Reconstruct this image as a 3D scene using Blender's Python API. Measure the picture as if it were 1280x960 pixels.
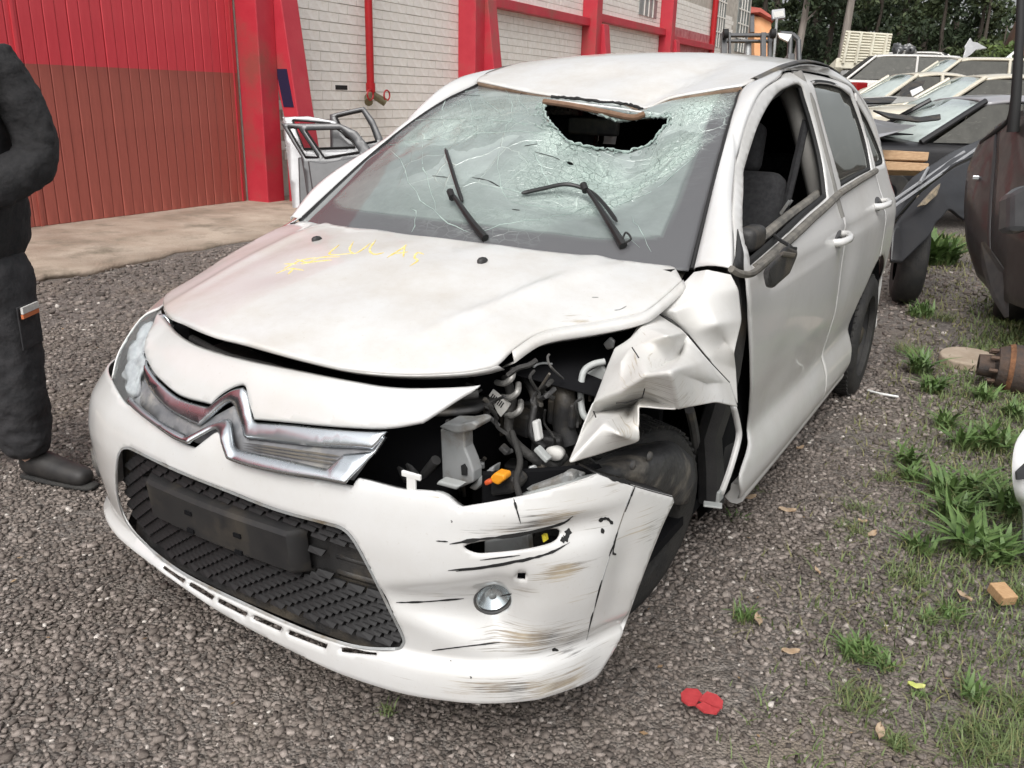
import bpy, bmesh, math, random
import numpy as np
from mathutils import Vector, Matrix
from mathutils.geometry import delaunay_2d_cdt
for o in list(bpy.data.objects): bpy.data.objects.remove(o)
scn = bpy.context.scene
COL = scn.collection
rnd = random.Random(7)
rng = np.random.default_rng(7)
PI = math.pi

# ------------------------------------------------------------------ camera
FPX = 1082.96
CAM = np.array([1.44168, -1.98380, 1.38115])
YAW, PITCH, ROLL = 0.527688, 0.321391, 0.0252508
cy, sy, cp, sp = math.cos(YAW), math.sin(YAW), math.cos(PITCH), math.sin(PITCH)
_f = np.array([-sy*cp, cy*cp, -sp]); _r = np.array([cy, sy, 0.0]); _u = np.cross(_r, _f)
cr, sr = math.cos(ROLL), math.sin(ROLL)
RC = np.array([_r*cr+_u*sr, -_r*sr+_u*cr, _f])          # rows: right, up, forward
cam = bpy.data.cameras.new('camera'); cam.sensor_width = 36; cam.lens = 36*FPX/1280
cam.clip_start = 0.05; cam.clip_end = 900
camo = bpy.data.objects.new('camera', cam); COL.objects.link(camo)
camo.matrix_world = Matrix([[RC[0][i], RC[1][i], -RC[2][i], CAM[i]] for i in range(3)] + [[0, 0, 0, 1]])
scn.camera = camo

# ------------------------------------------------------------------ sky, sun, exposure (bright overcast)
SUN_EL, SUN_ROT = math.radians(52), math.radians(165)
w = bpy.data.worlds.new('World'); scn.world = w; w.use_nodes = True
nt = w.node_tree; bg = nt.nodes['Background']
sky = nt.nodes.new('ShaderNodeTexSky'); sky.sky_type = 'NISHITA'; sky.sun_disc = False
sky.sun_elevation = SUN_EL; sky.sun_rotation = SUN_ROT; sky.air_density = 1.0; sky.dust_density = 6.0; sky.ozone_density = 1.0
hs = nt.nodes.new('ShaderNodeHueSaturation'); hs.inputs['Saturation'].default_value = 0.15
nt.links.new(sky.outputs[0], hs.inputs['Color']); nt.links.new(hs.outputs[0], bg.inputs[0]); bg.inputs[1].default_value = 0.15
sl = bpy.data.lights.new('sun', 'SUN'); sl.energy = 0.55; sl.angle = math.radians(35); sl.color = (1, .97, .93)
so = bpy.data.objects.new('sun', sl); COL.objects.link(so)
# light travels from behind the camera's right shoulder, high up
sd = Vector((math.sin(SUN_ROT)*math.cos(SUN_EL), math.cos(SUN_ROT)*math.cos(SUN_EL), math.sin(SUN_EL)))
so.rotation_euler = sd.to_track_quat('Z', 'Y').to_euler()
scn.view_settings.view_transform = 'Standard'; scn.view_settings.look = 'None'
scn.view_settings.exposure = 0.42; scn.view_settings.gamma = 1
scn.render.engine = 'CYCLES'

# ------------------------------------------------------------------ helpers
def ray(px, py): return np.array([(px-640)/FPX, (480-py)/FPX, 1.0]) @ RC
def at(px, py, x=None, y=None, z=None, d=None):
    r = ray(px, py)
    t = d if d is not None else ((x-CAM[0])/r[0] if x is not None else ((y-CAM[1])/r[1] if y is not None else (z-CAM[2])/r[2]))
    return CAM + r*t
def pj(P):
    d = (np.asarray(P, float)-CAM) @ RC.T
    return np.stack([640+FPX*d[..., 0]/d[..., 2], 480-FPX*d[..., 1]/d[..., 2]], -1)

def pchip(xs, ys):
    xs = np.array(xs, float); ys = np.array(ys, float); h = np.diff(xs); dl = np.diff(ys)/h
    m = np.zeros(len(xs)); m[0] = dl[0]; m[-1] = dl[-1]
    for i in range(1, len(xs)-1):
        if dl[i-1]*dl[i] > 0:
            w1, w2 = 2*h[i]+h[i-1], h[i]+2*h[i-1]; m[i] = (w1+w2)/(w1/dl[i-1]+w2/dl[i])
    def f(t):
        t = np.asarray(t, float); tc = np.clip(t, xs[0], xs[-1]); i = np.clip(np.searchsorted(xs, tc)-1, 0, len(xs)-2)
        s = (tc-xs[i])/h[i]
        v = (2*s**3-3*s**2+1)*ys[i]+(s**3-2*s**2+s)*h[i]*m[i]+(-2*s**3+3*s**2)*ys[i+1]+(s**3-s**2)*h[i]*m[i+1]
        return v + np.where(t < xs[0], (t-xs[0])*m[0], 0) + np.where(t > xs[-1], (t-xs[-1])*m[-1], 0)
    return f
def tab(d): k = sorted(d); return pchip(k, [d[i] for i in k])

def cr_run(p, n):
    p = np.array(p, float)
    if len(p) == 2: return np.array([p[0]+(p[1]-p[0])*t for t in np.linspace(0, 1, n)])
    q = np.vstack([2*p[0]-p[1], p, 2*p[-1]-p[-2]]); out = []
    for i in range(1, len(q)-2):
        a, b, c, d = q[i-1:i+3]
        for t in np.linspace(0, 1, n, endpoint=False):
            out.append(.5*((2*b)+(-a+c)*t+(2*a-5*b+4*c-d)*t*t+(-a+3*b-3*c+d)*t**3))
    out.append(p[-1]); return np.array(out)
def resample(p, step):
    p = np.array(p, float); s = np.r_[0, np.cumsum(np.linalg.norm(np.diff(p, axis=0), axis=1))]
    n = max(2, int(round(s[-1]/step))+1); t = np.linspace(0, s[-1], n)
    return np.stack([np.interp(t, s, p[:, k]) for k in range(p.shape[1])], 1)
def outline(pts, step, sharp=()):
    """closed outline through pts (any dim); indices in sharp stay corners; 'all' = polygon"""
    n = len(pts); P = [np.array(p, float) for p in pts]
    if sharp == 'all': sharp = range(n)
    sharp = sorted(sharp)
    if not sharp:
        ext = P[-2:]+P+P[:3]; r = cr_run(ext, 8); r = r[16:16+8*n+1]
        return resample(r, step)[:-1]
    res = []
    for a, b in zip(sharp, list(sharp[1:])+[sharp[0]+n]):
        run = [P[i % n] for i in range(a, b+1)]
        res.append(resample(cr_run(run, 8), step)[:-1])
    return np.vstack(res)

def inpoly(pts, poly):
    x, y = pts[:, 0], pts[:, 1]; ins = np.zeros(len(pts), bool); n = len(poly); j = n-1
    for i in range(n):
        xi, yi = poly[i]; xj, yj = poly[j]
        if yi != yj:
            c = ((yi > y) != (yj > y)) & (x < (xj-xi)*(y-yi)/(yj-yi)+xi); ins ^= c
        j = i
    return ins
def dist_to(pts, poly, closed=True):
    d = np.full(len(pts), 1e9); n = len(poly)
    for i in range(n if closed else n-1):
        a, b = poly[i], poly[(i+1) % n]; ab = b-a; L = ab@ab+1e-12
        t = np.clip(((pts-a)@ab)/L, 0, 1); q = a+t[:, None]*ab; d = np.minimum(d, np.hypot(*(pts-q).T))
    return d

class Surf:
    def __init__(s, f, ur, vr, n=90):
        s.f = f; s.ur = ur; s.vr = vr
        U, V = np.meshgrid(np.linspace(*ur, n), np.linspace(*vr, n), indexing='ij'); s.U, s.V = U.ravel(), V.ravel()
        h = 1e-4; P = f(s.U, s.V); s.G = pj(P); a = pj(f(s.U+h, s.V))-s.G; b = pj(f(s.U, s.V+h))-s.G
        det = a[:, 0]*b[:, 1]-a[:, 1]*b[:, 0]; ok = (det*np.sign(np.median(det))) > 0     # camera-facing samples only
        s.G, s.U, s.V = s.G[ok], s.U[ok], s.V[ok]
    def lift(s, pix):
        T = np.array([q[:2] for q in pix], float)
        k = np.argmin(((s.G[None]-T[:, None])**2).sum(2), 1); q = np.stack([s.U[k], s.V[k]], 1); n = len(T); h = 1e-4; lo = np.array([s.ur[0], s.vr[0]]); hi = np.array([s.ur[1], s.vr[1]])
        for _ in range(14):
            g = pj(s.f(np.r_[q[:, 0], q[:, 0]+h, q[:, 0]], np.r_[q[:, 1], q[:, 1], q[:, 1]+h])); g0 = g[:n]; r = T-g0
            J = np.stack([(g[n:2*n]-g0)/h, (g[2*n:]-g0)/h], 2); JT = J.transpose(0, 2, 1)
            st = np.linalg.solve(JT@J+np.eye(2)*50, JT@r[:, :, None])[:, :, 0]; L = np.hypot(st[:, 0], st[:, 1])
            q = np.clip(q+st*np.minimum(1, .06/np.maximum(L, 1e-9))[:, None], lo, hi)
        return q
    def pts(s, pix): q = s.lift(pix); return s.f(q[:, 0], q[:, 1])
    def normal(s, q):
        h = 1e-3; a = s.f(q[:, 0]+h, q[:, 1])-s.f(q[:, 0]-h, q[:, 1]); b = s.f(q[:, 0], q[:, 1]+h)-s.f(q[:, 0], q[:, 1]-h)
        n = np.cross(a, b); n /= np.linalg.norm(n, axis=1)[:, None]+1e-12
        return n

def link(o, parent=None):
    COL.objects.link(o)
    if parent is not None:
        o.parent = parent
        p = parent; off = Vector((0, 0, 0))
        o.matrix_parent_inverse = world_of(parent).inverted()
    return o
def world_of(o):
    m = o.matrix_basis.copy()
    if o.parent is not None: m = world_of(o.parent) @ o.matrix_parent_inverse @ m
    return m
def mesh(name, V, F, mat, parent=None, smooth=True, uv=None, thick=0, thick_off=-1, attr=None, bevel=0, auto=None):
    me = bpy.data.meshes.new(name); me.from_pydata([tuple(map(float, v)) for v in V], [], [tuple(map(int, f)) for f in F])
    if smooth: me.polygons.foreach_set('use_smooth', [True]*len(me.polygons))
    if attr:
        for k, vals in attr.items():
            a = me.attributes.new(k, 'FLOAT', 'POINT'); a.data.foreach_set('value', np.asarray(vals, np.float32))
    if uv is not None:
        l = me.uv_layers.new(name='UVMap'); idx = np.empty(len(me.loops), np.int32); me.loops.foreach_get('vertex_index', idx)
        l.data.foreach_set('uv', np.asarray(uv, np.float32)[idx].ravel())
    me.update()
    if auto is not None: me.set_sharp_from_angle(angle=math.radians(auto))
    if mat: me.materials.append(mat)
    o = bpy.data.objects.new(name, me); link(o, parent)
    if bevel:
        m = o.modifiers.new('bevel', 'BEVEL'); m.width = bevel; m.segments = 2; m.limit_method = 'ANGLE'; m.harden_normals = False
    if thick:
        m = o.modifiers.new('thickness', 'SOLIDIFY'); m.thickness = thick; m.offset = thick_off; m.use_even_offset = False
    return o
def fastmesh(name, V, F, mat, parent=None, attr=None, smooth=False):
    V = np.asarray(V, np.float32); F = np.asarray(F, np.int32); k = F.shape[1]
    me = bpy.data.meshes.new(name); me.vertices.add(len(V)); me.vertices.foreach_set('co', V.ravel())
    me.loops.add(F.size); me.loops.foreach_set('vertex_index', F.ravel()); me.polygons.add(len(F))
    me.polygons.foreach_set('loop_start', np.arange(0, F.size, k, dtype=np.int32))
    if smooth: me.polygons.foreach_set('use_smooth', np.ones(len(F), bool))
    if attr:
        for kk, vals in attr.items():
            a = me.attributes.new(kk, 'FLOAT', 'POINT'); a.data.foreach_set('value', np.asarray(vals, np.float32))
    me.update(); me.validate()
    if mat: me.materials.append(mat)
    return link(bpy.data.objects.new(name, me), parent)
def empty(name, loc=(0, 0, 0), rz=0, label=None, cat=None, group=None):
    o = bpy.data.objects.new(name, None); o.location = loc; o.rotation_euler = (0, 0, rz); o.empty_display_size = .1; COL.objects.link(o)
    return tag(o, label, cat, group)
def tag(o, label=None, cat=None, group=None, kind=None):
    for k, v in (('label', label), ('category', cat), ('group', group), ('kind', kind)):
        if v: o[k] = v
    return o
def copy_tree(o, parent=None):
    c = o.copy(); COL.objects.link(c)
    if parent is not None: c.parent = parent
    for ch in list(o.children): copy_tree(ch, c)
    return c

def panel(name, surf, q, mat, parent, holes=(), step=.02, hem=.006, thick=.0, flip=None, mirror=False, disp=None, scuff=None, out=(0, 1.2, .7), hole_hem=True):
    """sheet of `surf` cut to outline q (params) with holes, hemmed edge, thickness inward"""
    q = np.asarray(q, float); loops = [q]+[np.asarray(h, float) for h in holes]
    mn, mx = q.min(0), q.max(0)
    gx = np.arange(mn[0], mx[0]+step, step); gy = np.arange(mn[1], mx[1]+step, step)
    G = np.stack(np.meshgrid(gx, gy, indexing='ij'), -1).reshape(-1, 2); G = G+((np.arange(len(G)) % 2)*0)[:, None]
    ins = inpoly(G, q)
    for h in loops[1:]: ins &= ~inpoly(G, h)
    G = G[ins]
    dmin = np.full(len(G), 1e9)
    for l in loops: dmin = np.minimum(dmin, dist_to(G, l))
    G = G[dmin > max(hem*1.6, step*.45)]
    rings = []
    if hem:
        for li, l in enumerate(loops):
            if li and not hole_hem: continue
            nx = np.roll(l, -1, 0)-np.roll(l, 1, 0); nn = np.stack([-nx[:, 1], nx[:, 0]], 1); nn /= np.linalg.norm(nn, axis=1)[:, None]+1e-12
            area = .5*np.sum(l[:, 0]*np.roll(l[:, 1], -1)-np.roll(l[:, 0], -1)*l[:, 1])
            sgn = 1 if area > 0 else -1
            if li: sgn = -sgn
            r = l+nn*sgn*hem
            ok = inpoly(r, q)
            for h in loops[1:]: ok &= ~inpoly(r, h)
            dm = np.full(len(r), 1e9)
            for l2 in loops: dm = np.minimum(dm, dist_to(r, l2))
            rings.append(r[ok & (dm > hem*.8)])
    verts = [Vector(p) for l in loops for p in l]; nb = len(verts); edges = []; s = 0
    for l in loops:
        n = len(l); edges += [(s+i, s+(i+1) % n) for i in range(n)]; s += n
    verts += [Vector(p) for r in rings for p in r]+[Vector(p) for p in G]
    res = delaunay_2d_cdt(verts, edges, [], 0, 1e-6)
    P2 = np.array([(v[0], v[1]) for v in res[0]]); F = np.array([f for f in res[2] if len(f) == 3])
    cen = P2[F].mean(1); keep = inpoly(cen, q)
    for h in loops[1:]: keep &= ~inpoly(cen, h)
    F = F[keep]
    P3 = surf.f(P2[:, 0], P2[:, 1]); N = surf.normal(P2)
    o3 = np.array(out); 
    if ((P3-o3)*N).sum() < 0: N = -N
    if disp is not None: P3 = P3+N*disp(P2[:, 0], P2[:, 1])[:, None]
    if hem:
        d = np.full(len(P2), 1e9)
        for li, l in enumerate(loops):
            if li and not hole_hem: continue
            d = np.minimum(d, dist_to(P2, l))
        P3 = P3-N*np.clip(hem-d, 0, hem)[:, None]*.9
    fn = np.cross(P3[F[:, 1]]-P3[F[:, 0]], P3[F[:, 2]]-P3[F[:, 0]])
    bad = (fn*N[F[:, 0]]).sum(1) < 0; F[bad] = F[bad][:, ::-1]
    at_ = {'scuff': scuff(P2[:, 0], P2[:, 1])} if scuff is not None else None
    if mirror: P3 = P3*np.array([-1, 1, 1]); F = F[:, ::-1]
    return mesh(name, P3, F, mat, parent, uv=P2, thick=thick, attr=at_)

def stroke(name, P, N, width, mat, parent, lift=.0015, taper=True, jit=0, thick=.001):
    """flat ribbon along 3D polyline P with surface normals N"""
    P = np.asarray(P, float); N = np.asarray(N, float); n = len(P); T = np.gradient(P, axis=0); T /= np.linalg.norm(T, axis=1)[:, None]+1e-9
    B = np.cross(N, T); B /= np.linalg.norm(B, axis=1)[:, None]+1e-9
    t = np.linspace(0, 1, n); wv = width*.5*np.ones(n)
    if taper: wv *= np.clip(np.minimum(t, 1-t)*8, .15, 1)
    if jit: wv = wv*(1+jit*rng.uniform(-1, 1, n)); 
    A = P+N*lift; V = np.vstack([A-B*wv[:, None], A+B*wv[:, None], A-B*wv[:, None]-N*thick, A+B*wv[:, None]-N*thick])
    F = []
    for i in range(n-1):
        F += [(i, i+1, n+i+1, n+i), (2*n+i, i+2*n+1, i+1, i), (n+i, n+i+1, 3*n+i+1, 3*n+i)]
    return V, F
def strokes(name, surf, lines, mat, parent, width=.004, lift=.0015, jit=.3, out=(0, 1.2, .7), smooth_n=5, taper=True, mirror=False, wob=0):
    VV, FF, k = [], [], 0
    for ln in lines:
        wd = width
        if isinstance(ln, dict): wd = ln['w']; ln = ln['p']
        cp_ = cr_run([p[:2] for p in ln], smooth_n) if smooth_n else np.array(ln, float)
        q = surf.lift(cp_+wob*rng.normal(0, 1, cp_.shape))
        P = surf.f(q[:, 0], q[:, 1]); N = surf.normal(q)
        if ((P-np.array(out))*N).sum() < 0: N = -N
        V, F = stroke(name, P, N, wd, mat, parent, lift, taper, jit)
        VV.append(V); FF += [tuple(i+k for i in f) for f in F]; k += len(V)
    V = np.vstack(VV)
    o = mesh(name, V, FF, mat, parent, smooth=False)
    if len(lines) > 1: o['kind'] = 'stuff'
    return o

def box_vf(c, s, R=None):
    c = np.array(c, float); h = np.array(s, float)/2
    V = np.array([[x, y, z] for x in (-1, 1) for y in (-1, 1) for z in (-1, 1)])*h
    if R is not None: V = V@np.array(R).T
    F = [(0, 1, 3, 2), (4, 6, 7, 5), (0, 4, 5, 1), (2, 3, 7, 6), (0, 2, 6, 4), (1, 5, 7, 3)]
    return V+c, F
def box(name, c, s, mat, parent=None, rz=0, bevel=0, R=None, **k):
    if R is None and rz: R = [[math.cos(rz), -math.sin(rz), 0], [math.sin(rz), math.cos(rz), 0], [0, 0, 1]]
    V, F = box_vf(c, s, R); return mesh(name, V, F, mat, parent, smooth=False, bevel=bevel, **k)
def tube_vf(path, r, n=10, cap=True):
    P = np.asarray(path, float); m = len(P); r = np.ones(m)*r if np.isscalar(r) else np.asarray(r, float)
    T = np.gradient(P, axis=0); T /= np.linalg.norm(T, axis=1)[:, None]+1e-9
    a = np.array([0, 0, 1.]) if abs(T[0][2]) < .9 else np.array([1., 0, 0]); V = []
    nrm = np.cross(T[0], a); nrm /= np.linalg.norm(nrm)
    for i in range(m):
        nrm = nrm-T[i]*(nrm@T[i]); nrm /= np.linalg.norm(nrm)+1e-9; b = np.cross(T[i], nrm)
        for k in range(n):
            th = 2*PI*k/n; V.append(P[i]+r[i]*(math.cos(th)*nrm+math.sin(th)*b))
    F = [(i*n+k, i*n+(k+1) % n, (i+1)*n+(k+1) % n, (i+1)*n+k) for i in range(m-1) for k in range(n)]
    if cap: F += [tuple(range(n))[::-1], tuple(range((m-1)*n, m*n))]
    return np.array(V), F
def tube(name, path, r, mat, parent=None, n=10, smooth_n=0, auto=40):
    if smooth_n: path = cr_run(path, smooth_n)
    V, F = tube_vf(path, r, n); return mesh(name, V, F, mat, parent, auto=auto)
def lathe_vf(prof, n=32, axis='x'):
    V = []; m = len(prof)
    for (a, r) in prof:
        for k in range(n):
            th = 2*PI*k/n; V.append((a, r*math.cos(th), r*math.sin(th)))
    F = [(i*n+k, i*n+(k+1) % n, (i+1)*n+(k+1) % n, (i+1)*n+k) for i in range(m-1) for k in range(n)]
    V = np.array(V)
    if axis == 'z': V = V[:, [1, 2, 0]]
    if axis == 'y': V = V[:, [2, 0, 1]]
    return V, F
def rotm(ax, a):
    return np.array(Matrix.Rotation(a, 3, ax))
def merge(lst):
    V, F, k = [], [], 0
    for v, f in lst: V.append(np.asarray(v, float)); F += [tuple(i+k for i in q) for q in f]; k += len(v)
    return np.vstack(V), F
def poly_prism(front, off):
    """front: list of 3D points (planar-ish loop); off: extrusion vector"""
    P = np.asarray(front, float); n = len(P); V = np.vstack([P, P+np.asarray(off)])
    F = [tuple(range(n)), tuple(range(2*n-1, n-1, -1))]+[(i, n+i, n+(i+1) % n, (i+1) % n) for i in range(n)]
    return V, F
def fixn(o):
    bm = bmesh.new(); bm.from_mesh(o.data); bmesh.ops.recalc_face_normals(bm, faces=bm.faces); bm.to_mesh(o.data); bm.free(); return o

# ------------------------------------------------------------------ materials
def newmat(name):
    m = bpy.data.materials.new(name); m.use_nodes = True; return m, m.node_tree, m.node_tree.nodes['Principled BSDF']
def nd(nt, typ, **k):
    n = nt.nodes.new('ShaderNode'+typ)
    for a, v in k.items():
        if a in n.inputs.keys(): n.inputs[a].default_value = v
        else: setattr(n, a, v)
    return n
def ramp(nt, fac, stops):
    r = nt.nodes.new('ShaderNodeValToRGB'); e = r.color_ramp.elements
    while len(e) < len(stops): e.new(.5)
    for i, (p, c) in enumerate(stops): e[i].position = p; e[i].color = (*c, 1) if len(c) == 3 else c
    nt.links.new(fac, r.inputs[0]); return r
def mixc(nt, fac, a, b):
    m = nt.nodes.new('ShaderNodeMix'); m.data_type = 'RGBA'
    for s, v in ((0, fac), (6, a), (7, b)):
        if hasattr(v, 'is_linked') or hasattr(v, 'links'): nt.links.new(v, m.inputs[s])
        else: m.inputs[s].default_value = v if s == 0 else (*v, 1)
    return m.outputs[2]
def math_(nt, op, a, b=None, clamp=False):
    m = nt.nodes.new('ShaderNodeMath'); m.operation = op; m.use_clamp = clamp
    for i, v in enumerate((a, b)):
        if v is None: continue
        if hasattr(v, 'links'): nt.links.new(v, m.inputs[i])
        else: m.inputs[i].default_value = v
    return m.outputs[0]
def mat(name, c1, c2=None, scale=6, rough=.5, metal=0, bump=0, bscale=40, coat=0, detail=6, lo=.35, hi=.65, stretch=None, spec=None, c3=None, s3=2.0, rough2=None):
    m, nt, b = newmat(name); L = nt.links
    tc = nd(nt, 'TexCoord'); mp = nd(nt, 'Mapping'); L.new(tc.outputs['Object'], mp.inputs['Vector'])
    if stretch: mp.inputs['Scale'].default_value = stretch
    if c2 is not None:
        n = nd(nt, 'TexNoise', Scale=scale, Detail=detail, Roughness=.6); L.new(mp.outputs[0], n.inputs['Vector'])
        r = ramp(nt, n.outputs[0], [(lo, c1), (hi, c2)]); colr = r.outputs[0]
        if c3 is not None:
            n3 = nd(nt, 'TexNoise', Scale=s3, Detail=8, Roughness=.65); L.new(tc.outputs['Object'], n3.inputs['Vector'])
            r3 = ramp(nt, n3.outputs[0], [(.5, (0, 0, 0)), (.68, (1, 1, 1))]); colr = mixc(nt, r3.outputs[0], colr, c3)
        L.new(colr, b.inputs['Base Color'])
        if rough2 is not None:
            rr = nd(nt, 'MapRange'); L.new(n.outputs[0], rr.inputs[0]); rr.inputs[1].default_value = lo; rr.inputs[2].default_value = hi; rr.inputs[3].default_value = rough; rr.inputs[4].default_value = rough2
            L.new(rr.outputs[0], b.inputs['Roughness'])
    else: b.inputs['Base Color'].default_value = (*c1, 1)
    if rough2 is None: b.inputs['Roughness'].default_value = rough
    b.inputs['Metallic'].default_value = metal
    b.inputs['Coat Weight'].default_value = coat; b.inputs['Coat Roughness'].default_value = .08
    if spec is not None: b.inputs['Specular IOR Level'].default_value = spec
    if bump:
        n2 = nd(nt, 'TexNoise', Scale=bscale, Detail=5); L.new(mp.outputs[0], n2.inputs['Vector'])
        bp = nd(nt, 'Bump', Strength=bump); bp.inputs['Distance'].default_value = .02; L.new(n2.outputs[0], bp.inputs['Height']); L.new(bp.outputs[0], b.inputs['Normal'])
    return m
def paint(name, c, dirt=(.42, .37, .29), amt=.25, scuffc=(.20, .15, .09), coat=.6, rough=.32, dscale=2.2):
    m, nt, b = newmat(name); L = nt.links; tc = nd(nt, 'TexCoord')
    n = nd(nt, 'TexNoise', Scale=dscale, Detail=9, Roughness=.7); L.new(tc.outputs['Object'], n.inputs['Vector'])
    r = ramp(nt, n.outputs[0], [(.42, (0, 0, 0)), (.78, (1, 1, 1))]); f = math_(nt, 'MULTIPLY', r.outputs[0], amt)
    # fine specks
    n2 = nd(nt, 'TexNoise', Scale=130, Detail=3); L.new(tc.outputs['Object'], n2.inputs['Vector'])
    r2 = ramp(nt, n2.outputs[0], [(.66, (0, 0, 0)), (.74, (1, 1, 1))]); f2 = math_(nt, 'MULTIPLY', r2.outputs[0], .22)
    f = math_(nt, 'ADD', f, f2, True)
    colr = mixc(nt, f, c, dirt)
    # scuffs: streaky brown / dark rub marks where the scuff attribute is set
    a = nd(nt, 'Attribute'); a.attribute_name = 'scuff'
    mp = nd(nt, 'Mapping'); mp.inputs['Scale'].default_value = (5, 5, 190); L.new(tc.outputs['Object'], mp.inputs['Vector'])
    n3 = nd(nt, 'TexNoise', Scale=1.6, Detail=7, Roughness=.7); L.new(mp.outputs[0], n3.inputs['Vector'])
    s = math_(nt, 'ADD', n3.outputs[0], -.66); s = math_(nt, 'ADD', s, math_(nt, 'MULTIPLY', a.outputs['Fac'], .32)); s = math_(nt, 'MULTIPLY', s, 8.0, True)
    s = math_(nt, 'MULTIPLY', s, math_(nt, 'GREATER_THAN', a.outputs['Fac'], .01)); s = math_(nt, 'MULTIPLY', s, .8)
    n4 = nd(nt, 'TexNoise', Scale=9, Detail=4); L.new(tc.outputs['Object'], n4.inputs['Vector'])
    r4 = ramp(nt, n4.outputs[0], [(.40, (.035, .03, .025)), (.5, scuffc), (.62, (.38, .30, .18))])
    colr = mixc(nt, s, colr, r4.outputs[0])
    L.new(colr, b.inputs['Base Color'])
    rg = math_(nt, 'MULTIPLY_ADD', f, .5); rg.node.inputs[2].default_value = rough; L.new(rg, b.inputs['Roughness'])
    ct = math_(nt, 'SUBTRACT', coat, math_(nt, 'MULTIPLY', s, coat)); L.new(ct, b.inputs['Coat Weight'])
    b.inputs['Coat Roughness'].default_value = .06
    n5 = nd(nt, 'TexNoise', Scale=7, Detail=2); L.new(tc.outputs['Object'], n5.inputs['Vector'])
    bp = nd(nt, 'Bump', Strength=.05); bp.inputs['Distance'].default_value = .02; L.new(n5.outputs[0], bp.inputs['Height']); L.new(bp.outputs[0], b.inputs['Normal'])
    return m

M = {}
M['white'] = paint('white_paint', (.635, .636, .628), amt=.30, coat=1.0, rough=.28)
M['hoodwhite'] = paint('hood_paint', (.625, .622, .608), dirt=(.42, .36, .28), amt=.60, dscale=3.6, rough=.34, coat=.7)
M['wingwhite'] = paint('scraped_wing_paint', (.68, .675, .655), amt=.35, coat=.15, rough=.5)
M['sidewhite'] = paint('shade_toned_side_paint', (.61, .605, .59), dirt=(.36, .33, .27), amt=.45, rough=.36, coat=.45, dscale=1.6)  # body white darkened to imitate the shaded side, with mottled dirt on top
M['black_plastic'] = mat('black_plastic', (.016, .016, .017), (.034, .033, .032), 9, .55, bump=.15, bscale=200, c3=(.09, .075, .055), s3=5)
M['grey_plastic'] = mat('grey_plastic', (.05, .05, .052), (.09, .088, .085), 12, .6, c3=(.14, .12, .09), s3=6)
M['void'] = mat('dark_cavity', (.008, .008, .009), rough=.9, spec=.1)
M['rubber'] = mat('rubber', (.018, .018, .018), (.035, .033, .03), 14, .75, bump=.3, bscale=120)
M['seal'] = mat('weatherstrip', (.10, .095, .085), (.20, .185, .16), 18, .8)
M['chrome'] = mat('chrome', (.86, .91, .94), (.76, .81, .84), 5, .18, 1.0, rough2=.32)
M['grime_chrome'] = mat('grimy_grey_plastic', (.13, .135, .145), (.20, .20, .205), 30, .38, c3=(.30, .29, .27), s3=14)
M['steel'] = mat('grey_steel', (.30, .31, .31), (.40, .41, .41), 7, .5, .35, c3=(.18, .15, .11), s3=9)
M['galv'] = mat('pale_primer', (.42, .44, .43), (.34, .35, .34), 8, .5)
M['seat'] = mat('seat_fabric', (.022, .022, .024), (.04, .04, .042), 60, .95)
M['dash'] = mat('dashboard_plastic', (.03, .03, .031), (.045, .045, .045), 30, .7)
M['lining'] = mat('grey_lining', (.20, .195, .18), (.26, .25, .235), 10, .9)
M['yellow_chalk'] = mat('yellow_chalk', (.70, .52, .10), (.78, .66, .34), 60, .9)
M['black'] = mat('soot_black', (.01, .01, .01), rough=.7)
M['rust'] = mat('rust', (.10, .045, .022), (.22, .10, .045), 20, .85, bump=.4, bscale=60)
M['orange'] = mat('orange_plastic', (.75, .30, .02), rough=.4)
M['yellow'] = mat('yellow_paint', (.75, .62, .05), rough=.5)
M['paper'] = mat('label_paper', (.62, .61, .58), (.5, .49, .46), 30, .8)
M['red_lens'] = mat('red_lens', (.30, .01, .012), rough=.12, coat=.6)
M['tape'] = mat('white_plastic', (.72, .72, .70), rough=.4)
# ================================================================== THE WRECKED HATCHBACK (front axle at the origin, nose towards -Y, its left is +X)
Wp = tab({-.6: .77, -.4: .80, -.2: .825, .2: .845, .8: .858, 1.4: .862, 2.0: .864, 2.4: .872, 2.7: .872, 2.9: .85, 3.05: .79, 3.15: .68, 3.2: .55})
Dz = tab({.1: .09, .16: .05, .21: .022, .27: .006, .32: .010, .37: .026, .41: .040, .50: .026, .62: .006, .75: 0, .87: .002, .905: .008, .94: .016, .97: .030, 1.0: .045, 1.1: .085, 1.2: .125, 1.3: .165, 1.4: .205, 1.45: .225, 1.478: .265, 1.51: .32, 1.54: .44})
def f_side(y, z):
    y = np.asarray(y, float); z = np.asarray(z, float)
    # shallow impact dents in the doors
    dent = .018*np.exp(-((y-1.62)/.16)**2-((z-.78)/.2)**2)+.010*np.exp(-((y-.75)/.2)**2-((z-.55)/.15)**2)
    crease = .006*np.exp(-((z-(.88+.02*y))/.012)**2)*((y > .45) & (y < 2.7))
    taper = .075*np.clip((1.25-y)/.6, 0, 1)*np.clip((z-1.0)/.18, 0, 1)
    return np.stack([Wp(y)-Dz(z)-dent-crease-taper, y, z], -1)
SIDE = Surf(f_side, (-.5, 3.15), (.12, 1.53))

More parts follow.
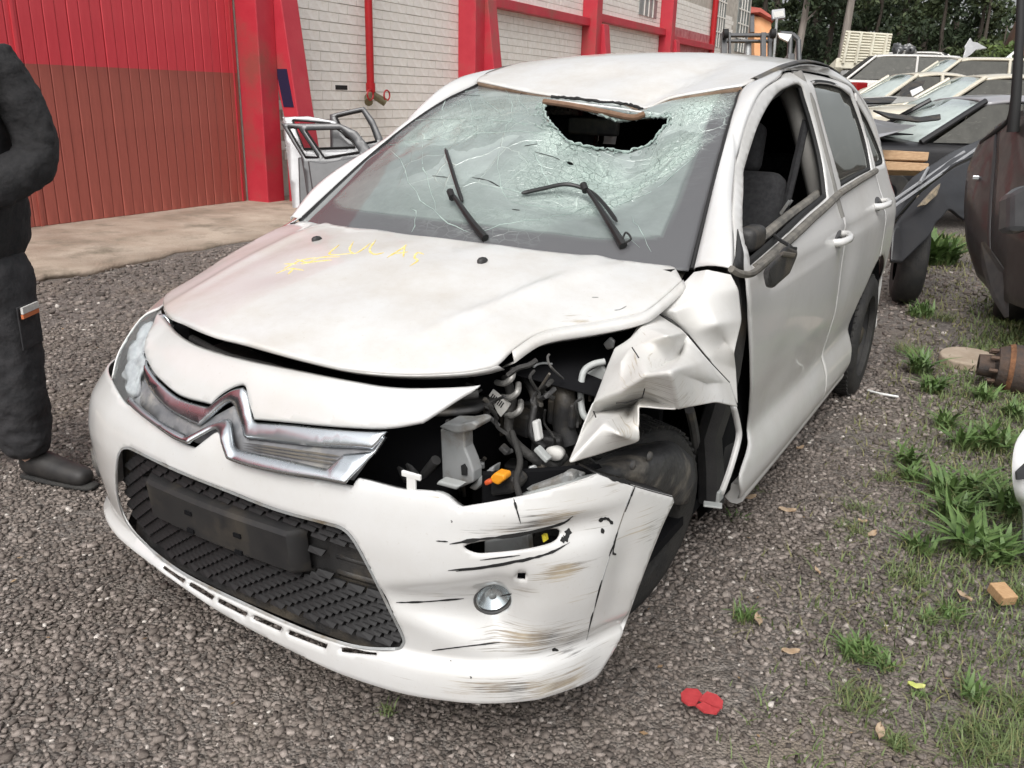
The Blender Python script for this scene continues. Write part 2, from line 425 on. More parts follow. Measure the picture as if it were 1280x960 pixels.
_px = [-.835, -.818, -.783, -.720, -.608, -.455, -.22, 0, .22, .44, .60, .72, .80, .855, .89]
_py = [-.28, -.42, -.53, -.62, -.695, -.75, -.788, -.80, -.795, -.775, -.73, -.65, -.55, -.43, -.30]
_t = np.r_[0, np.cumsum(np.hypot(np.diff(_px), np.diff(_py)))]; _t -= _t[7]
bx_, by_ = pchip(_t, _px), pchip(_t, _py)
binset = tab({.10: .05, .125: .016, .145: .004, .17: .0, .20: .0, .245: .006, .262: .026, .30: .022, .40: .006, .50: .0, .56: .006, .60: .015, .65: .040, .70: .068, .744: .090, .78: .115, .81: .145, .84: .185, .87: .25, .92: .36})
def f_bump(u, z, full=True):
    u = np.asarray(u, float); z = np.asarray(z, float); h = 1e-3
    x, y = bx_(u), by_(u); dx, dy = (bx_(u+h)-bx_(u-h)), (by_(u+h)-by_(u-h)); L = np.hypot(dx, dy)+1e-12
    nx, ny = dy/L, -dx/L                       # outward (towards -Y at the centre)
    zz = z-np.where(u < 0, .10, .05)*np.clip(u, -.45, 9)*np.clip((z-.45)/.2, 0, 1)      # the upper bumper was twisted by the impact
    d = -binset(zz)
    d = d-.024*np.clip((u-.78)/.16, 0, 1)*np.clip((.30-z)/.06, 0, 1)
    if full:
        # scooped fog lamp bay and crash dents on the left corner
        for s in (1,):
            ln_ = .27 if s == 1 else .09; t = np.clip((u*s-(FOGU-ln_))/ln_, 0, 1); wdt = .018+.055*t
            zc = FOGZ-.008+.012*(1-t); r = (z-zc)/wdt
            d = d-(.055 if s == 1 else .02)*t*np.exp(-np.abs(r)**3)*np.exp(-np.clip((u*s-FOGU)/.06, 0, 9)**2)
        d = d-.020*np.exp(-((u-.83)/.10)**2-((z-.56)/.035)**2)+.006*np.exp(-((u-.80)/.16)**2-((z-.60)/.02)**2)
        d = d-.012*np.exp(-((u-.98)/.05)**2-((z-.42)/.12)**2)
    return np.stack([x+nx*d, y+ny*d, z], -1)
FOGU, FOGZ = .72, .37
BUMP0 = Surf(lambda u, z: f_bump(u, z, False), (_t[0], _t[-1]), (.10, .88))
_q = BUMP0.lift([(618, 766)])[0]; FOGU, FOGZ = float(_q[0]), float(_q[1])
BUMP = Surf(f_bump, (_t[0], _t[-1]), (.10, .88))

hzc = tab({-.80: .80, -.72: .838, -.65: .860, -.5: .905, -.3: .947, -.13: .976, .1: 1.0, .25: 1.003, .45: 1.005})
hdr = tab({-.8: .16, -.6: .125, -.45: .105, -.25: .080, 0: .050, .25: .030})
def f_hood(x, y):
    x = np.asarray(x, float); y = np.asarray(y, float)
    z = hzc(y)-hdr(y)*(np.abs(x)/.62)**2.3
    # raised side swages, buckle ridge running from the torn corner, shallow dents
    z = z+.006*np.exp(-((np.abs(x)-.47-.06*y)/.03)**2)*np.clip((y+.62)/.2, 0, 1)
    rl = (x-.36-.33*(y+.45)); z = z+.010*np.exp(-(rl/.022)**2)*np.exp(-((y+.25)/.3)**2)
    z = z+.012*np.exp(-((x-.52)/.10)**2-((y+.40)/.12)**2)
    z = z-.007*np.exp(-((x-.05)/.16)**2-((y+.42)/.12)**2)-.006*np.exp(-((x-.28)/.09)**2-((y+.30)/.08)**2)-.005*np.exp(-((x+.25)/.1)**2-((y+.35)/.1)**2)
    z = z+.0018*np.sin(23*x+9*y)*np.sin(17*y-5*x)
    return np.stack([x, y, z], -1)
HOOD = Surf(f_hood, (-.78, .78), (-.80, .42))

rzc = tab({.85: 1.440, 1.0: 1.474, 1.2: 1.512, 1.5: 1.556, 1.8: 1.574, 2.1: 1.572, 2.5: 1.535, 2.8: 1.475, 3.0: 1.41})
RFX = [-.52, -.40, -.25, -.07, .12, .195, .212, .31, .42, .535]; RFY = [1.05, 1.02, .99, .965, .96, .962, .962, .985, 1.01, 1.045]; RFZ = [1.433, 1.417, 1.398, 1.381, 1.370, 1.357, 1.352, 1.390, 1.412, 1.435]
def roof0(x, y): return rzc(y)-.034*(np.abs(x)/.56)**2.4-.24*np.clip(np.abs(x)-.56, 0, 1)
rfy = tab(dict(zip(RFX, RFY))); _rs = roof0(np.array(RFX), np.array(RFY))-np.array(RFZ)
rsag = tab({-.60: 0, **dict(zip(RFX, np.maximum(_rs, 0))), .60: 0})
def f_roof(x, y):
    x = np.asarray(x, float); y = np.asarray(y, float)
    xe = x-.25*np.clip(y-1.0, 0, .6)*np.clip((x+.3)/.5, 0, 1); t = np.clip(y-.98, 0, 9)
    z = roof0(x, y)-np.clip(rsag(np.clip(xe, -.6, .6)), 0, 1)*np.exp(-(t/.30)**1.5)
    z = z-.022*np.exp(-((x-.30)/.09)**2)*np.exp(-((y-1.32)/.2)**2)-.012*np.exp(-((x+.05)/.12)**2-((y-1.2)/.1)**2)+.008*np.exp(-((x-.20-.45*(y-1.05))/.018)**2)*np.exp(-((y-1.2)/.18)**2)
    return np.stack([x, y, z], -1)
ROOF = Surf(f_roof, (-.64, .64), (.80, 3.0))

WSL = .955
def f_ws0(a, b):
    a = np.asarray(a, float); v = np.asarray(b, float)/WSL; u = a/.69
    x = u*(.69-.165*v); bow = (.19-.085*v)*(1-np.abs(u)**2.2)
    return np.stack([x, .235+.835*v-bow, .968+.470*v+.035*np.sin(PI*np.clip(v, 0, 1))+.022*(1-u*u)-np.clip(rsag(np.clip(x, -.6, .6)), 0, 1)*np.clip((v-.55)/.45, 0, 1.1)**1.5], -1)
WS0 = Surf(f_ws0, (-.71, .71), (-.06, WSL+.02))
_c = WS0.lift([(775, 185), (745, 245), (790, 150), (560, 170), (690, 270), (880, 170)])
def f_ws(a, b):
    a = np.asarray(a, float); b = np.asarray(b, float); P = f_ws0(a, b)
    n = np.array([0, -.49, .87])
    def g(c, sx, sy): return np.exp(-((a-c[0])/sx)**2-((b-c[1])/sy)**2)
    d = -.105*g(_c[0], .20, .20)-.035*g(_c[1], .22, .10)-.05*g(_c[2], .16, .10)-.012*g(_c[3], .2, .06)
    # hard fold along the lower right border of the caved-in area
    e = _c[5]-_c[4]; L = np.hypot(*e); e = e/L; rx = (a-_c[4][0])*e[0]+(b-_c[4][1])*e[1]; ry = (a-_c[4][0])*-e[1]+(b-_c[4][1])*e[0]
    d = d+.018*np.exp(-(ry/.03)**2)*np.exp(-((rx-L*.5)/(L*.5))**4)
    cr_ = .006*np.sin(31*a+7)*np.sin(27*b+3)+.004*np.sin(61*a-20*b)*np.sin(50*b)
    d = d+cr_*np.clip(g(_c[0], .32, .35)+g(_c[3], .35, .14), 0, 1)
    return P+n*d[..., None]
WS = Surf(f_ws, (-.71, .71), (-.06, WSL+.02))

CAR = empty('wrecked_hatchback', (0, 1.2, 0), 0, 'wrecked white hatchback with caved windshield and torn-open front corner', 'car')

# ------------------------------------------------ inner shell so that gaps look into darkness
def loft(name, rows, mat_, parent, closed=False, thick=0, smooth=True, flip=False, n=None, thick_off=-1, auto=None):
    R = np.array(rows, float)
    if n:
        R = np.array([cr_run(r, n) for r in R]); R = np.array([cr_run(R[:, j], n) for j in range(R.shape[1])]).transpose(1, 0, 2)
    a, b = R.shape[:2]; V = R.reshape(-1, 3)
    F = [(i*b+j, i*b+(j+1) % b, (i+1)*b+(j+1) % b, (i+1)*b+j) for i in range(a-1) for j in range(b if closed else b-1)]
    if flip: F = [f[::-1] for f in F]
    return mesh(name, V, F, mat_, parent, smooth=smooth, thick=thick, thick_off=thick_off, auto=auto)
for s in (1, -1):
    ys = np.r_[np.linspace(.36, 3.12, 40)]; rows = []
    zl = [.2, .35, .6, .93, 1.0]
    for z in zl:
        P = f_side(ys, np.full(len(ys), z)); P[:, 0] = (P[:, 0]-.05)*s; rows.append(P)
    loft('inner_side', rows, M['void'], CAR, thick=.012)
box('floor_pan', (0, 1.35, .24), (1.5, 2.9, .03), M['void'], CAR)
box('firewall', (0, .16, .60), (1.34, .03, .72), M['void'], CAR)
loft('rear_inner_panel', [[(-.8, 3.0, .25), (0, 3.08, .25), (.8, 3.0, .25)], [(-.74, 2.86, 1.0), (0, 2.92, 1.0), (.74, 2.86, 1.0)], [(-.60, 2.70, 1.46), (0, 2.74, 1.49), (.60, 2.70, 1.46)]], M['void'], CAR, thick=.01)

# ------------------------------------------------ front bumper
bp_top = [(139, 474), (148, 492), (157, 504), (167, 508), (178, 517), (200, 535), (225, 552), (243, 559), (258, 547), (270, 539), (278, 544), (284, 554), (291, 570), (300, 579), (350, 592), (400, 600), (440, 607),
          (447, 597), (458, 601), (502, 611), (527, 612), (548, 615), (562, 624), (575, 633), (592, 631), (642, 622), (685, 612), (725, 600), (748, 591), (792, 606), (842, 620)]
bp_arch = [(843, 628), (830, 655), (815, 692), (795, 745), (780, 787), (765, 820)]
bp_bot = [(748, 846), (738, 853), (700, 868), (660, 878), (620, 881), (560, 878), (500, 868), (420, 842), (350, 808), (280, 770), (220, 730), (180, 700)]
qt, qa, qb = BUMP.lift(bp_top), BUMP.lift(bp_arch), BUMP.lift(bp_bot)
left_end = np.array([[-.50, qb[-1][1]+.003], [-.60, qb[-1][1]+.006], [-.70, qb[-1][1]+.01], [-.85, qb[-1][1]+.02], [-1.0, qb[-1][1]+.03], [_t[0]+.01, qb[-1][1]+.04], [_t[0]+.01, .40], [_t[0]+.01, .62], [-.98, .64], [-.85, .65]])
left_end = np.array([p for p in left_end if p[0] < qb[-1][0]-.03 or p[1] > .3])
mo = np.vstack([qt, qa, qb, left_end])
nT, nA, nB = len(qt), len(qa), len(qb)
mo = outline(mo, .012, [0, 7, 16, nT-3, nT-1, nT+nA-1, nT+nA+nB-1, nT+nA+nB, len(mo)-6, len(mo)-5, len(mo)-4, len(mo)-3])
gr_px = [(147, 572), (152, 562), (160, 560), (172, 565), (220, 588), (280, 612), (345, 637), (407, 654), (428, 661), (441, 674), (456, 700), (475, 737), (490, 768), (504, 797), (503, 806), (494, 811), (450, 809), (400, 795), (350, 775), (300, 752), (262, 734), (228, 716), (195, 692), (165, 663), (150, 635), (145, 602)]
gr_q = outline(BUMP.lift(gr_px), .010)
slots_px = [((203, 708), (229, 727)), ((236, 730), (265, 748)), ((272, 751), (307, 769)), ((316, 772), (350, 787)), ((360, 791), (407, 809)), ((426, 813), (470, 817))]
slot_q = []
for (a, b) in slots_px:
    a, b = np.array(a, float), np.array(b, float); t = (b-a)/np.hypot(*(b-a)); n = np.array([-t[1], t[0]])*2.6
    slot_q.append(outline(BUMP.lift([a-n, (a+b)/2-n, b-n, b+n, (a+b)/2+n, a+n]), .008, 'all'))
open_px = [(580, 684), (600, 678), (640, 671), (672, 665), (698, 662), (699, 670), (690, 678), (660, 686), (620, 691), (596, 692)]
open_q = outline(BUMP.lift(open_px), .008)
fog_a = np.linspace(0, 2*PI, 24, endpoint=False)
fog_q = np.stack([FOGU+.037*np.cos(fog_a), FOGZ+.040*np.sin(fog_a)], 1)
fog_q2 = fog_q*np.array([-1, 1])
sq = BUMP.lift([(652, 722)])[0]; sq_q = sq+np.array([[-.008, -.009], [.008, -.009], [.008, .009], [-.008, .009]])
scuff_px = [((700, 715, .95), 34, 14), ((655, 738, .7), 26, 8), ((665, 800, .9), 60, 20), ((690, 650, .9), 40, 13), ((640, 662, .8), 60, 6), ((745, 650, .55), 20, 14), ((810, 660, .55), 26, 24), ((640, 860, .8), 90, 14), ((700, 855, .8), 50, 14), ((730, 745, .45), 25, 8), ((715, 800, .6), 30, 30), ((560, 745, .4), 60, 5), ((765, 610, .6), 14, 8), ((540, 620, .45), 80, 5)]
def scuff_fn(surf, lst):
    it = []
    for (x, y, a), sx, sy_ in lst:
        c = surf.lift([(x, y), (x+sx, y), (x, y+sy_)]); it.append((c[0], np.hypot(*(c[1]-c[0])), np.hypot(*(c[2]-c[0])), a))
    def f(u, v):
        s = np.zeros(len(u))
        for c, su, sv, a in it: s = np.maximum(s, a*np.exp(-((u-c[0])/su)**2-((v-c[1])/sv)**2))
        return np.where(s < .06, 0, s)
    return f
BSC = scuff_fn(BUMP, scuff_px)
def bump_scuff(u, z):  # grimy underside of the lip too
    return np.maximum(BSC(u, z), .62*np.clip((.175-z)/.04, 0, 1))
bumper = panel('front_bumper', BUMP, mo, M['white'], CAR, [gr_q, open_q, fog_q, sq_q]+slot_q, step=.011, hem=.004, thick=.004, scuff=bump_scuff)
bumper['label'] = 'scuffed white front bumper torn open at its corner'
# nose panel above the emblem
nose_px = [(200, 385), (206, 397), (220, 414), (250, 432), (310, 449), (370, 461), (440, 475), (482, 482), (530, 484), (600, 480),
           (572, 500), (528, 529), (482, 536), (440, 535), (400, 532), (360, 528), (316, 524), (311, 508), (307, 490), (303, 481), (290, 484), (275, 493), (262, 505), (225, 495), (200, 476), (187, 460), (179, 440), (180, 425), (189, 405)]
nose_q = BUMP.lift(nose_px)
panel('nose_panel', BUMP, outline(nose_q, .010, [0, 9, 11, 16, 22]), M['white'], CAR, step=.012, hem=.005, thick=.004)
# emblem: two chrome strips rising into chevrons, dark textured bed behind
up_px = [(180, 449), (187, 463), (200, 479), (225, 498), (259, 508), (275, 495), (290, 486), (303, 483), (308, 491), (312, 511), (317, 526), (330, 528), (360, 530), (400, 534), (440, 537), (481, 539),
         (473, 553), (464, 562), (440, 560), (400, 558), (350, 553), (318, 549), (306, 547), (301, 535), (296, 521), (291, 508), (285, 503), (273, 511), (262, 521), (248, 532), (235, 526), (215, 515), (195, 498), (183, 483), (178, 468)]
lo_px = [(168, 498), (190, 516), (215, 533), (241, 546), (258, 534), (272, 526), (283, 523), (289, 527), (294, 541), (300, 560), (312, 565), (360, 575), (414, 587), (429, 567), (466, 564), (479, 545),
         (462, 572), (440, 605), (432, 604), (400, 598), (350, 590), (300, 577), (291, 568), (284, 552), (278, 542), (270, 537), (258, 545), (243, 557), (225, 550), (200, 533), (178, 516), (167, 506)]
_zr = BUMP.lift([(172, 490), (200, 512), (245, 540), (290, 535), (305, 558), (350, 567), (440, 582)]); _zo = np.argsort(_zr[:, 0]); _zu, _zz = _zr[_zo, 0], _zr[_zo, 1]
chev = lambda u, z: .012+np.clip((np.interp(u, _zu, _zz)-z)*.55, -.011, .03)
emb = panel('emblem_bed', BUMP, outline(BUMP.lift([(172, 474), (200, 494), (248, 527), (290, 505), (306, 545), (350, 552), (440, 559), (472, 553), (438, 600), (350, 587), (298, 573), (283, 548), (242, 553), (200, 530), (170, 503)]), .012, 'all'), M['grime_chrome'], CAR, step=.02, hem=0, thick=.004, disp=lambda u, z: -.010+0*u)
for nm, px in (('chrome_chevron_strip', up_px), ('chrome_chevron_strip', lo_px)):
    panel(nm, BUMP, outline(BUMP.lift(px), .007, [0, 4, 7, 15, 17, 29] if px is up_px else [0, 3, 12, 13, 14, 15, 17, 27, 31]), M['chrome'], emb, step=.02, hem=.006, thick=.012, disp=chev)
for k in range(3):   # fine ribs in the emblem bed
    t = (k+1)/4
    ln = [tuple(np.array(a)*(1-t)+np.array(b)*t) for a, b in zip([(301, 550), (350, 556), (400, 562), (426, 565)], [(304, 563), (350, 572), (400, 582), (414, 585)])]
    strokes('bed_rib', BUMP, [ln], M['grey_plastic'], emb, width=.004, lift=-.004, jit=0)
# grille: recessed back plate, rows of scale tiles, plate carrier
GB = lambda u, z: -.045+0*u
grq_big = gr_q.copy(); gc = grq_big.mean(0); grq_big = gc+(grq_big-gc)*np.array([1.16, 1.12])
grille = panel('lower_grille', BUMP, grq_big, M['black_plastic'], CAR, step=.03, hem=0, thick=.004, disp=GB)
panel('grille_backing', BUMP, outline(np.array([(-.64, .19), (.56, .19), (.56, .54), (-.64, .54)]), .03, 'all'), M['void'], grille, step=.04, hem=0, thick=.004, disp=lambda u, z: -.075+0*u)
strokes('grille_trim', BUMP, [gr_px+gr_px[:2]], M['steel'], grille, width=.006, lift=.001, jit=0, taper=False, smooth_n=4)
hold_px = [(167, 590), (192, 657), (372, 741), (384, 688), (408, 672), (178, 583)]
hq = BUMP.lift([(172, 588), (190, 655), (370, 736), (402, 676)])
u0, u1 = hq[0][0]+.012, (hq[2][0]+hq[3][0])/2-.015; zt, zb = (hq[0][1]+hq[3][1])/2, (hq[1][1]+hq[2][1])/2+.035
tile_me = None
def tile_mesh():
    V = np.array([(-.5, 0, .5), (.5, 0, .5), (.42, -.55, -.5), (-.5, -.35, -.5), (-.5, .3, .5), (.5, .3, .5), (.42, .1, -.5), (-.5, .1, -.5)], float)
    F = [(0, 3, 2, 1), (0, 1, 5, 4), (1, 2, 6, 5), (3, 0, 4, 7), (2, 3, 7, 6)]
    me = bpy.data.meshes.new('grille_scale'); me.from_pydata([tuple(v) for v in V], [], F); me.materials.append(mat('grille_plastic', (.007, .007, .008), (.014, .0135, .013), 20, .5)); return me
tile_me = tile_mesh()
rowz = np.arange(gr_q[:, 1].min()+.010, gr_q[:, 1].max(), .0135); k = 0
right_open = inpoly
op_q = BUMP.lift([(392, 690), (405, 680), (446, 700), (478, 745), (430, 735), (392, 720)])
for ri, z in enumerate(rowz):
    for u in np.arange(gr_q[:, 0].min(), gr_q[:, 0].max(), .050):
        uu = u+(ri*.021) % .050
        p = np.array([[uu, z], [uu-.016, z], [uu+.016, z]])
        if not inpoly(p, gr_q).all(): continue
        if u0-.02 < uu < u1+.02 and zb-.008 < z < zt+.004: continue
        if inpoly(p[:1], op_q)[0]: continue
        P = f_bump(np.array([uu]), np.array([z]))[0]; N = BUMP.normal(p[:1])[0]; N = N if N[1] < 0 else -N
        N[2] = 0; N /= np.linalg.norm(N)
        T = np.array([-N[1], N[0], 0]); T = T if T[0] > 0 else -T
        o = bpy.data.objects.new('grille_scale', tile_me); Pp = P-N*.026
        Rm = Matrix([[T[0]*.044, -N[0]*.020, 0, Pp[0]], [T[1]*.044, -N[1]*.020, 0, Pp[1]], [0, 0, .0098, Pp[2]], [0, 0, 0, 1]])
        COL.objects.link(o); o.parent = grille; o.matrix_parent_inverse = world_of(grille).inverted(); o.matrix_basis = Rm
# plate carrier
uu = np.linspace(u0, u1, 18); rows = []
for (zz, dd) in ((zb-.012, -.045), (zb, -.004), (zb+.01, .004), (zt-.016, .006), (zt-.006, .0), (zt+.008, -.045)):
    q = np.stack([uu, np.full(18, zz)], 1); P = f_bump(uu, q[:, 1]); N = BUMP.normal(q); N[N[:, 1] > 0] *= -1
    rows.append(P+N*dd)
for r in rows: r[0] = r[0]+np.array([0, .03, 0]); r[-1] = r[-1]+np.array([0, .03, 0])
carrier = loft('plate_carrier', rows, M['grey_plastic'], grille, thick=.004, auto=30)
carrier.data.materials[0] = mat('carrier_plastic', (.014, .014, .015), (.026, .025, .024), 10, .55, c3=(.050, .043, .034), s3=7)
for p in ((238, 640), (241, 662), (299, 668), (301, 689)):
    q = BUMP.lift([p])[0]; P = f_bump(np.array([q[0]]), np.array([q[1]]))[0]+np.array([0, -.0055, 0])
    box('mount_slot', P, (.022, .006, .010), M['void'], carrier)
for (z_, h_) in ((.47, .012), (.43, .010), (.39, .012)):   # bare crash bar seen through the open right part of the grille
    q = np.stack([np.linspace(.30, .46, 6), np.full(6, z_)], 1); P = f_bump(q[:, 0], q[:, 1]); V, F = tube_vf(P+np.array([-.01, .05, 0]), h_/1.2, 6); mesh('grille_bar', V, F, M['black_plastic'], grille)
# fog lamp
for s in (1, -1):
    P = f_bump(np.array([s*FOGU]), np.array([FOGZ]))[0]; q = np.array([[s*FOGU, FOGZ]]); N = BUMP.normal(q)[0]; N = N if N[1] < 0 else -N
    ax = np.array(Vector((1, 0, 0)).rotation_difference(Vector(N)).to_matrix())
    V, F = lathe_vf([(-.03, .042), (.004, .042), (.006, .039), (.002, .036)], 28); fl = mesh('fog_lamp', V@ax.T+P, F, M['grey_plastic'], CAR)
    V, F = lathe_vf([(-.028, .002), (-.026, .012), (-.018, .024), (-.004, .036)], 24); mesh('reflector', V@ax.T+P, F, M['chrome'], fl)
    V, F = lathe_vf([(-.02, .001), (-.004, .008), (-.004, .001)], 12); mesh('bulb_cap', V@ax.T+P, F, M['steel'], fl)
    V, F = lathe_vf([(.010, .001), (.008, .02), (.001, .037)], 28); gl = mesh('lens', V@ax.T+P, F, None, fl); FOGLENS = gl; gl.name = 'lens'
    if s == 1: fogs = [gl]
    else: fogs.append(gl)
# torn trim, cracks and black rub marks on the bumper
strokes('crack_line', BUMP, [[(642, 623), (645, 634), (651, 655)], [(794, 607), (788, 622), (781, 640)], [(772, 664), (767, 680), (761, 695)], [(560, 713), (600, 709), (640, 702), (676, 695)], [(600, 700), (650, 694)],
    {'p': [(760, 597), (775, 600), (790, 604)], 'w': .008}, [(545, 676), (560, 677)], {'p': [(562, 680), (600, 674), (650, 668), (700, 655), (716, 645)], 'w': .006}, {'p': [(570, 714), (620, 707), (660, 699), (690, 690), (712, 678)], 'w': .0045},
    {'p': [(770, 693), (766, 690), (770, 672)], 'w': .004}, [(495, 753), (530, 752), (580, 748)], [(540, 813), (580, 808), (625, 803)], {'p': [(690, 811), (698, 813)], 'w': .008},
    [(735, 790), (741, 765)], [(743, 760), (752, 725)], [(625, 745), (640, 742)], {'p': [(700, 676), (708, 672), (711, 660)], 'w': .012}, {'p': [(748, 651), (758, 648), (766, 655)], 'w': .009}, {'p': [(752, 660), (754, 667)], 'w': .006}], M['black'], bumper, width=.0035, lift=.0012, jit=.5)
strokes('seam_line', BUMP, [[(792, 606), (772, 664), (750, 735), (733, 800)]], M['steel'], bumper, width=.002, lift=.001, jit=.6)
V, F = lathe_vf([(0, .002), (.001, .007), (-.004, .008)], 8)
for p in ((564, 652), (563, 827), (588, 847), (312, 831)):
    q = BUMP.lift([p]); P = f_bump(q[:, 0], q[:, 1])[0]; mesh('clip_hole', (V*.35)@rotm('Z', -PI/2).T+P, F, M['black'], bumper)
# white clip on the bumper's top edge
c = BUMP.pts([(513, 609)])[0]
V, F = merge([box_vf(c+np.array([0, .004, .006]), (.022, .006, .03)), box_vf(c+np.array([0, .004, .024]), (.046, .007, .012))]); mesh('bumper_clip', V, F, M['tape'], bumper, smooth=False, bevel=.002)
# folded-in top flange of the bumper
for pxs in ([(447, 597), (502, 611), (548, 615), (575, 633), (592, 631), (642, 622), (685, 612), (748, 591)],):
    q = BUMP.lift(cr_run(pxs, 5)); P = f_bump(q[:, 0], q[:, 1]); loft('bumper_flange', [P+np.array([0, .001, -.002]), P+np.array([-.008, .028, -.012])], M['white'], bumper, thick=.003)
q = BUMP.lift(cr_run([(748, 591), (792, 606), (842, 620)], 5)); P = f_bump(q[:, 0], q[:, 1]); loft('corner_flange', [P+np.array([0, .0, -.002]), P+np.array([-.05, .012, .004])], M['black_plastic'], bumper, thick=.003)
q = BUMP.lift(cr_run([(843, 628), (830, 655), (815, 692), (795, 745), (780, 787), (765, 820)], 4)); P = f_bump(q[:, 0], q[:, 1]); loft('arch_flange', [P+np.array([-.001, .001, 0]), P+np.array([-.03, .012, 0])], M['white'], bumper, thick=.003)

# ------------------------------------------------ hood
hood_px_left = [(203, 384), (210, 395), (230, 404), (260, 417), (300, 427), (350, 441), (420, 458), (470, 465), (520, 467), (570, 465), (600, 461), (622, 455)]
hood_px_side = [(640, 438), (670, 418), (700, 409), (745, 402), (800, 391), (818, 381), (838, 364), (854, 349)]
hq1, hq2 = HOOD.lift(hood_px_left), HOOD.lift(hood_px_side)
ws_bot = np.array([(a, 0.0) for a in np.linspace(.66, -.66, 9)]); back = f_ws0(ws_bot[:, 0], ws_bot[:, 1])[:, :2]+np.array([0, -.015])
hoodr = [(-.645, -.10), (-.615, -.30), (-.592, -.43)]
ho = np.vstack([hq1, hq2, back, [(-.685, .20)], hoodr])
ho = outline(ho, .014, [0, len(hq1), len(hq1)+len(hq2)-1, len(hq1)+len(hq2), len(hq1)+len(hq2)+9])
hood = panel('hood', HOOD, ho, M['hoodwhite'], CAR, step=.014, hem=.006, thick=.004, out=(0, 0, .3), scuff=scuff_fn(HOOD, [((730, 405, .5), 60, 8), ((470, 462, .35), 40, 6)]))
hood['label'] = 'dirty white hood with yellow handwriting and a buckled edge'
# turned-down front edge of the hood
P = f_hood(hq1[:, 0], hq1[:, 1]); P = cr_run(P, 4); loft('hood_lip', [P+np.array([0, .003, -.004]), P+np.array([0, .028, -.018])], M['hoodwhite'], hood, thick=.002)
P = cr_run(f_hood(hq2[:, 0], hq2[:, 1]), 4); tn = np.linspace(0, 1, len(P))
loft('folded_edge', [P+np.array([-.002, .002, -.003]), P+np.array([.012, -.010, -.022]), P+np.array([-.03, .01, -.045])], M['hoodwhite'], hood, thick=.003)
for p in ((396, 300), (603, 327)):
    P = HOOD.pts([p])[0]; V, F = lathe_vf([(-.004, .012), (.004, .012), (.009, .008), (.011, .001)], 14, 'z'); V = V*np.array([1, 1.5, 1])
    mesh('washer_nozzle', V+P+np.array([0, 0, .001]), F, M['black_plastic'], hood)
yl = [[(424, 306), (412, 318), (440, 317)], [(442, 302), (437, 312), (443, 317), (453, 312), (463, 304)], [(470, 300), (462, 312), (468, 318), (480, 316)], [(484, 322), (502, 311), (508, 306)], [(506, 307), (504, 322)], [(494, 317), (510, 315)], [(530, 318), (522, 316), (518, 322), (522, 326), (512, 333)],
      [(355, 336), (375, 326), (395, 322)], [(370, 324), (385, 328), (400, 322), (425, 321)], [(376, 330), (395, 327), (415, 325)], [(355, 330), (372, 330)], [(345, 342), (362, 336), (380, 338)], [(360, 343), (368, 335)]]
strokes('yellow_handwriting', HOOD, yl, M['yellow_chalk'], hood, width=.0055, lift=.001, jit=.35, out=(0, 0, .3), smooth_n=6)
strokes('paint_crack', HOOD, [[(768, 388), (775, 387), (783, 383)], [(740, 372), (748, 372)]], M['steel'], hood, width=.002, out=(0, 0, .3))
# rubber seal and slam panel in the slot under the hood edge
P = HOOD.pts([(215, 402), (260, 424), (310, 436), (370, 452), (440, 466), (520, 474), (580, 470)]); P[:, 1] += .055; P[:, 2] -= .055
tube('hood_seal', P, .010, M['rubber'], CAR, smooth_n=5)
loft('hood_insulation', [f_hood(np.linspace(-.54, .46, 9), np.full(9, y_))+np.array([0, 0, -.05]) for y_ in (-.50, -.35, -.2, .05)], M['void'], CAR, thick=.006)
box('lamp_cover', (-.50, -.44, .755), (.16, .12, .05), M['void'], CAR, bevel=.01)
P2 = P.copy(); loft('slam_panel', [cr_run(P2+np.array([0, .0, -.035]), 4), cr_run(P2+np.array([0, .12, -.03]), 4)], M['black_plastic'], CAR, thick=.01)

# ------------------------------------------------ roof
rf_px = [(600, 101), (640, 108), (670, 114), (710, 121), (775, 127), (806, 134), (812, 129), (840, 121), (880, 113), (918, 105)]
rq = np.stack([RFX, RFY], 1); ro = np.vstack([rq, [(.548, 1.12), (.558, 1.4), (.56, 1.8), (.56, 2.2), (.55, 2.6), (.50, 2.92), (.25, 2.98), (0, 3.0), (-.25, 2.98), (-.50, 2.92), (-.55, 2.6), (-.56, 2.2), (-.56, 1.8), (-.558, 1.4), (-.548, 1.12)]])
roof = panel('roof', ROOF, outline(ro, .02, [0, 6, 9, 15, 19]), M['hoodwhite'], CAR, step=.022, hem=.006, thick=.004, out=(0, 1.6, .5))
roof['label'] = 'white roof with its front edge folded down'
P = f_roof(rq[:, 0], rq[:, 1]); 
loft('roof_header', [cr_run(P+np.array([0, .006, -.006]), 4), cr_run(P+np.array([0, .03, -.030]), 4), cr_run(P+np.array([0, .10, -.036]), 4)], mat('torn_header', (.16, .095, .055), (.30, .22, .16), 12, .8), CAR, thick=.006)
strokes('fold_line', ROOF, [[(806, 132), (800, 122), (791, 110)], [(791, 110), (785, 112), (777, 115)]], M['steel'], roof, width=.004, out=(0, 1.6, .5), lift=.001)
loft('headliner', [[(x, y, float(f_roof(np.array([x*.95]), np.array([y]))[0][2])-.05) for x in np.linspace(-.56, .56, 9)] for y in np.linspace(1.12, 2.85, 9)], M['seat'], CAR, thick=.01)

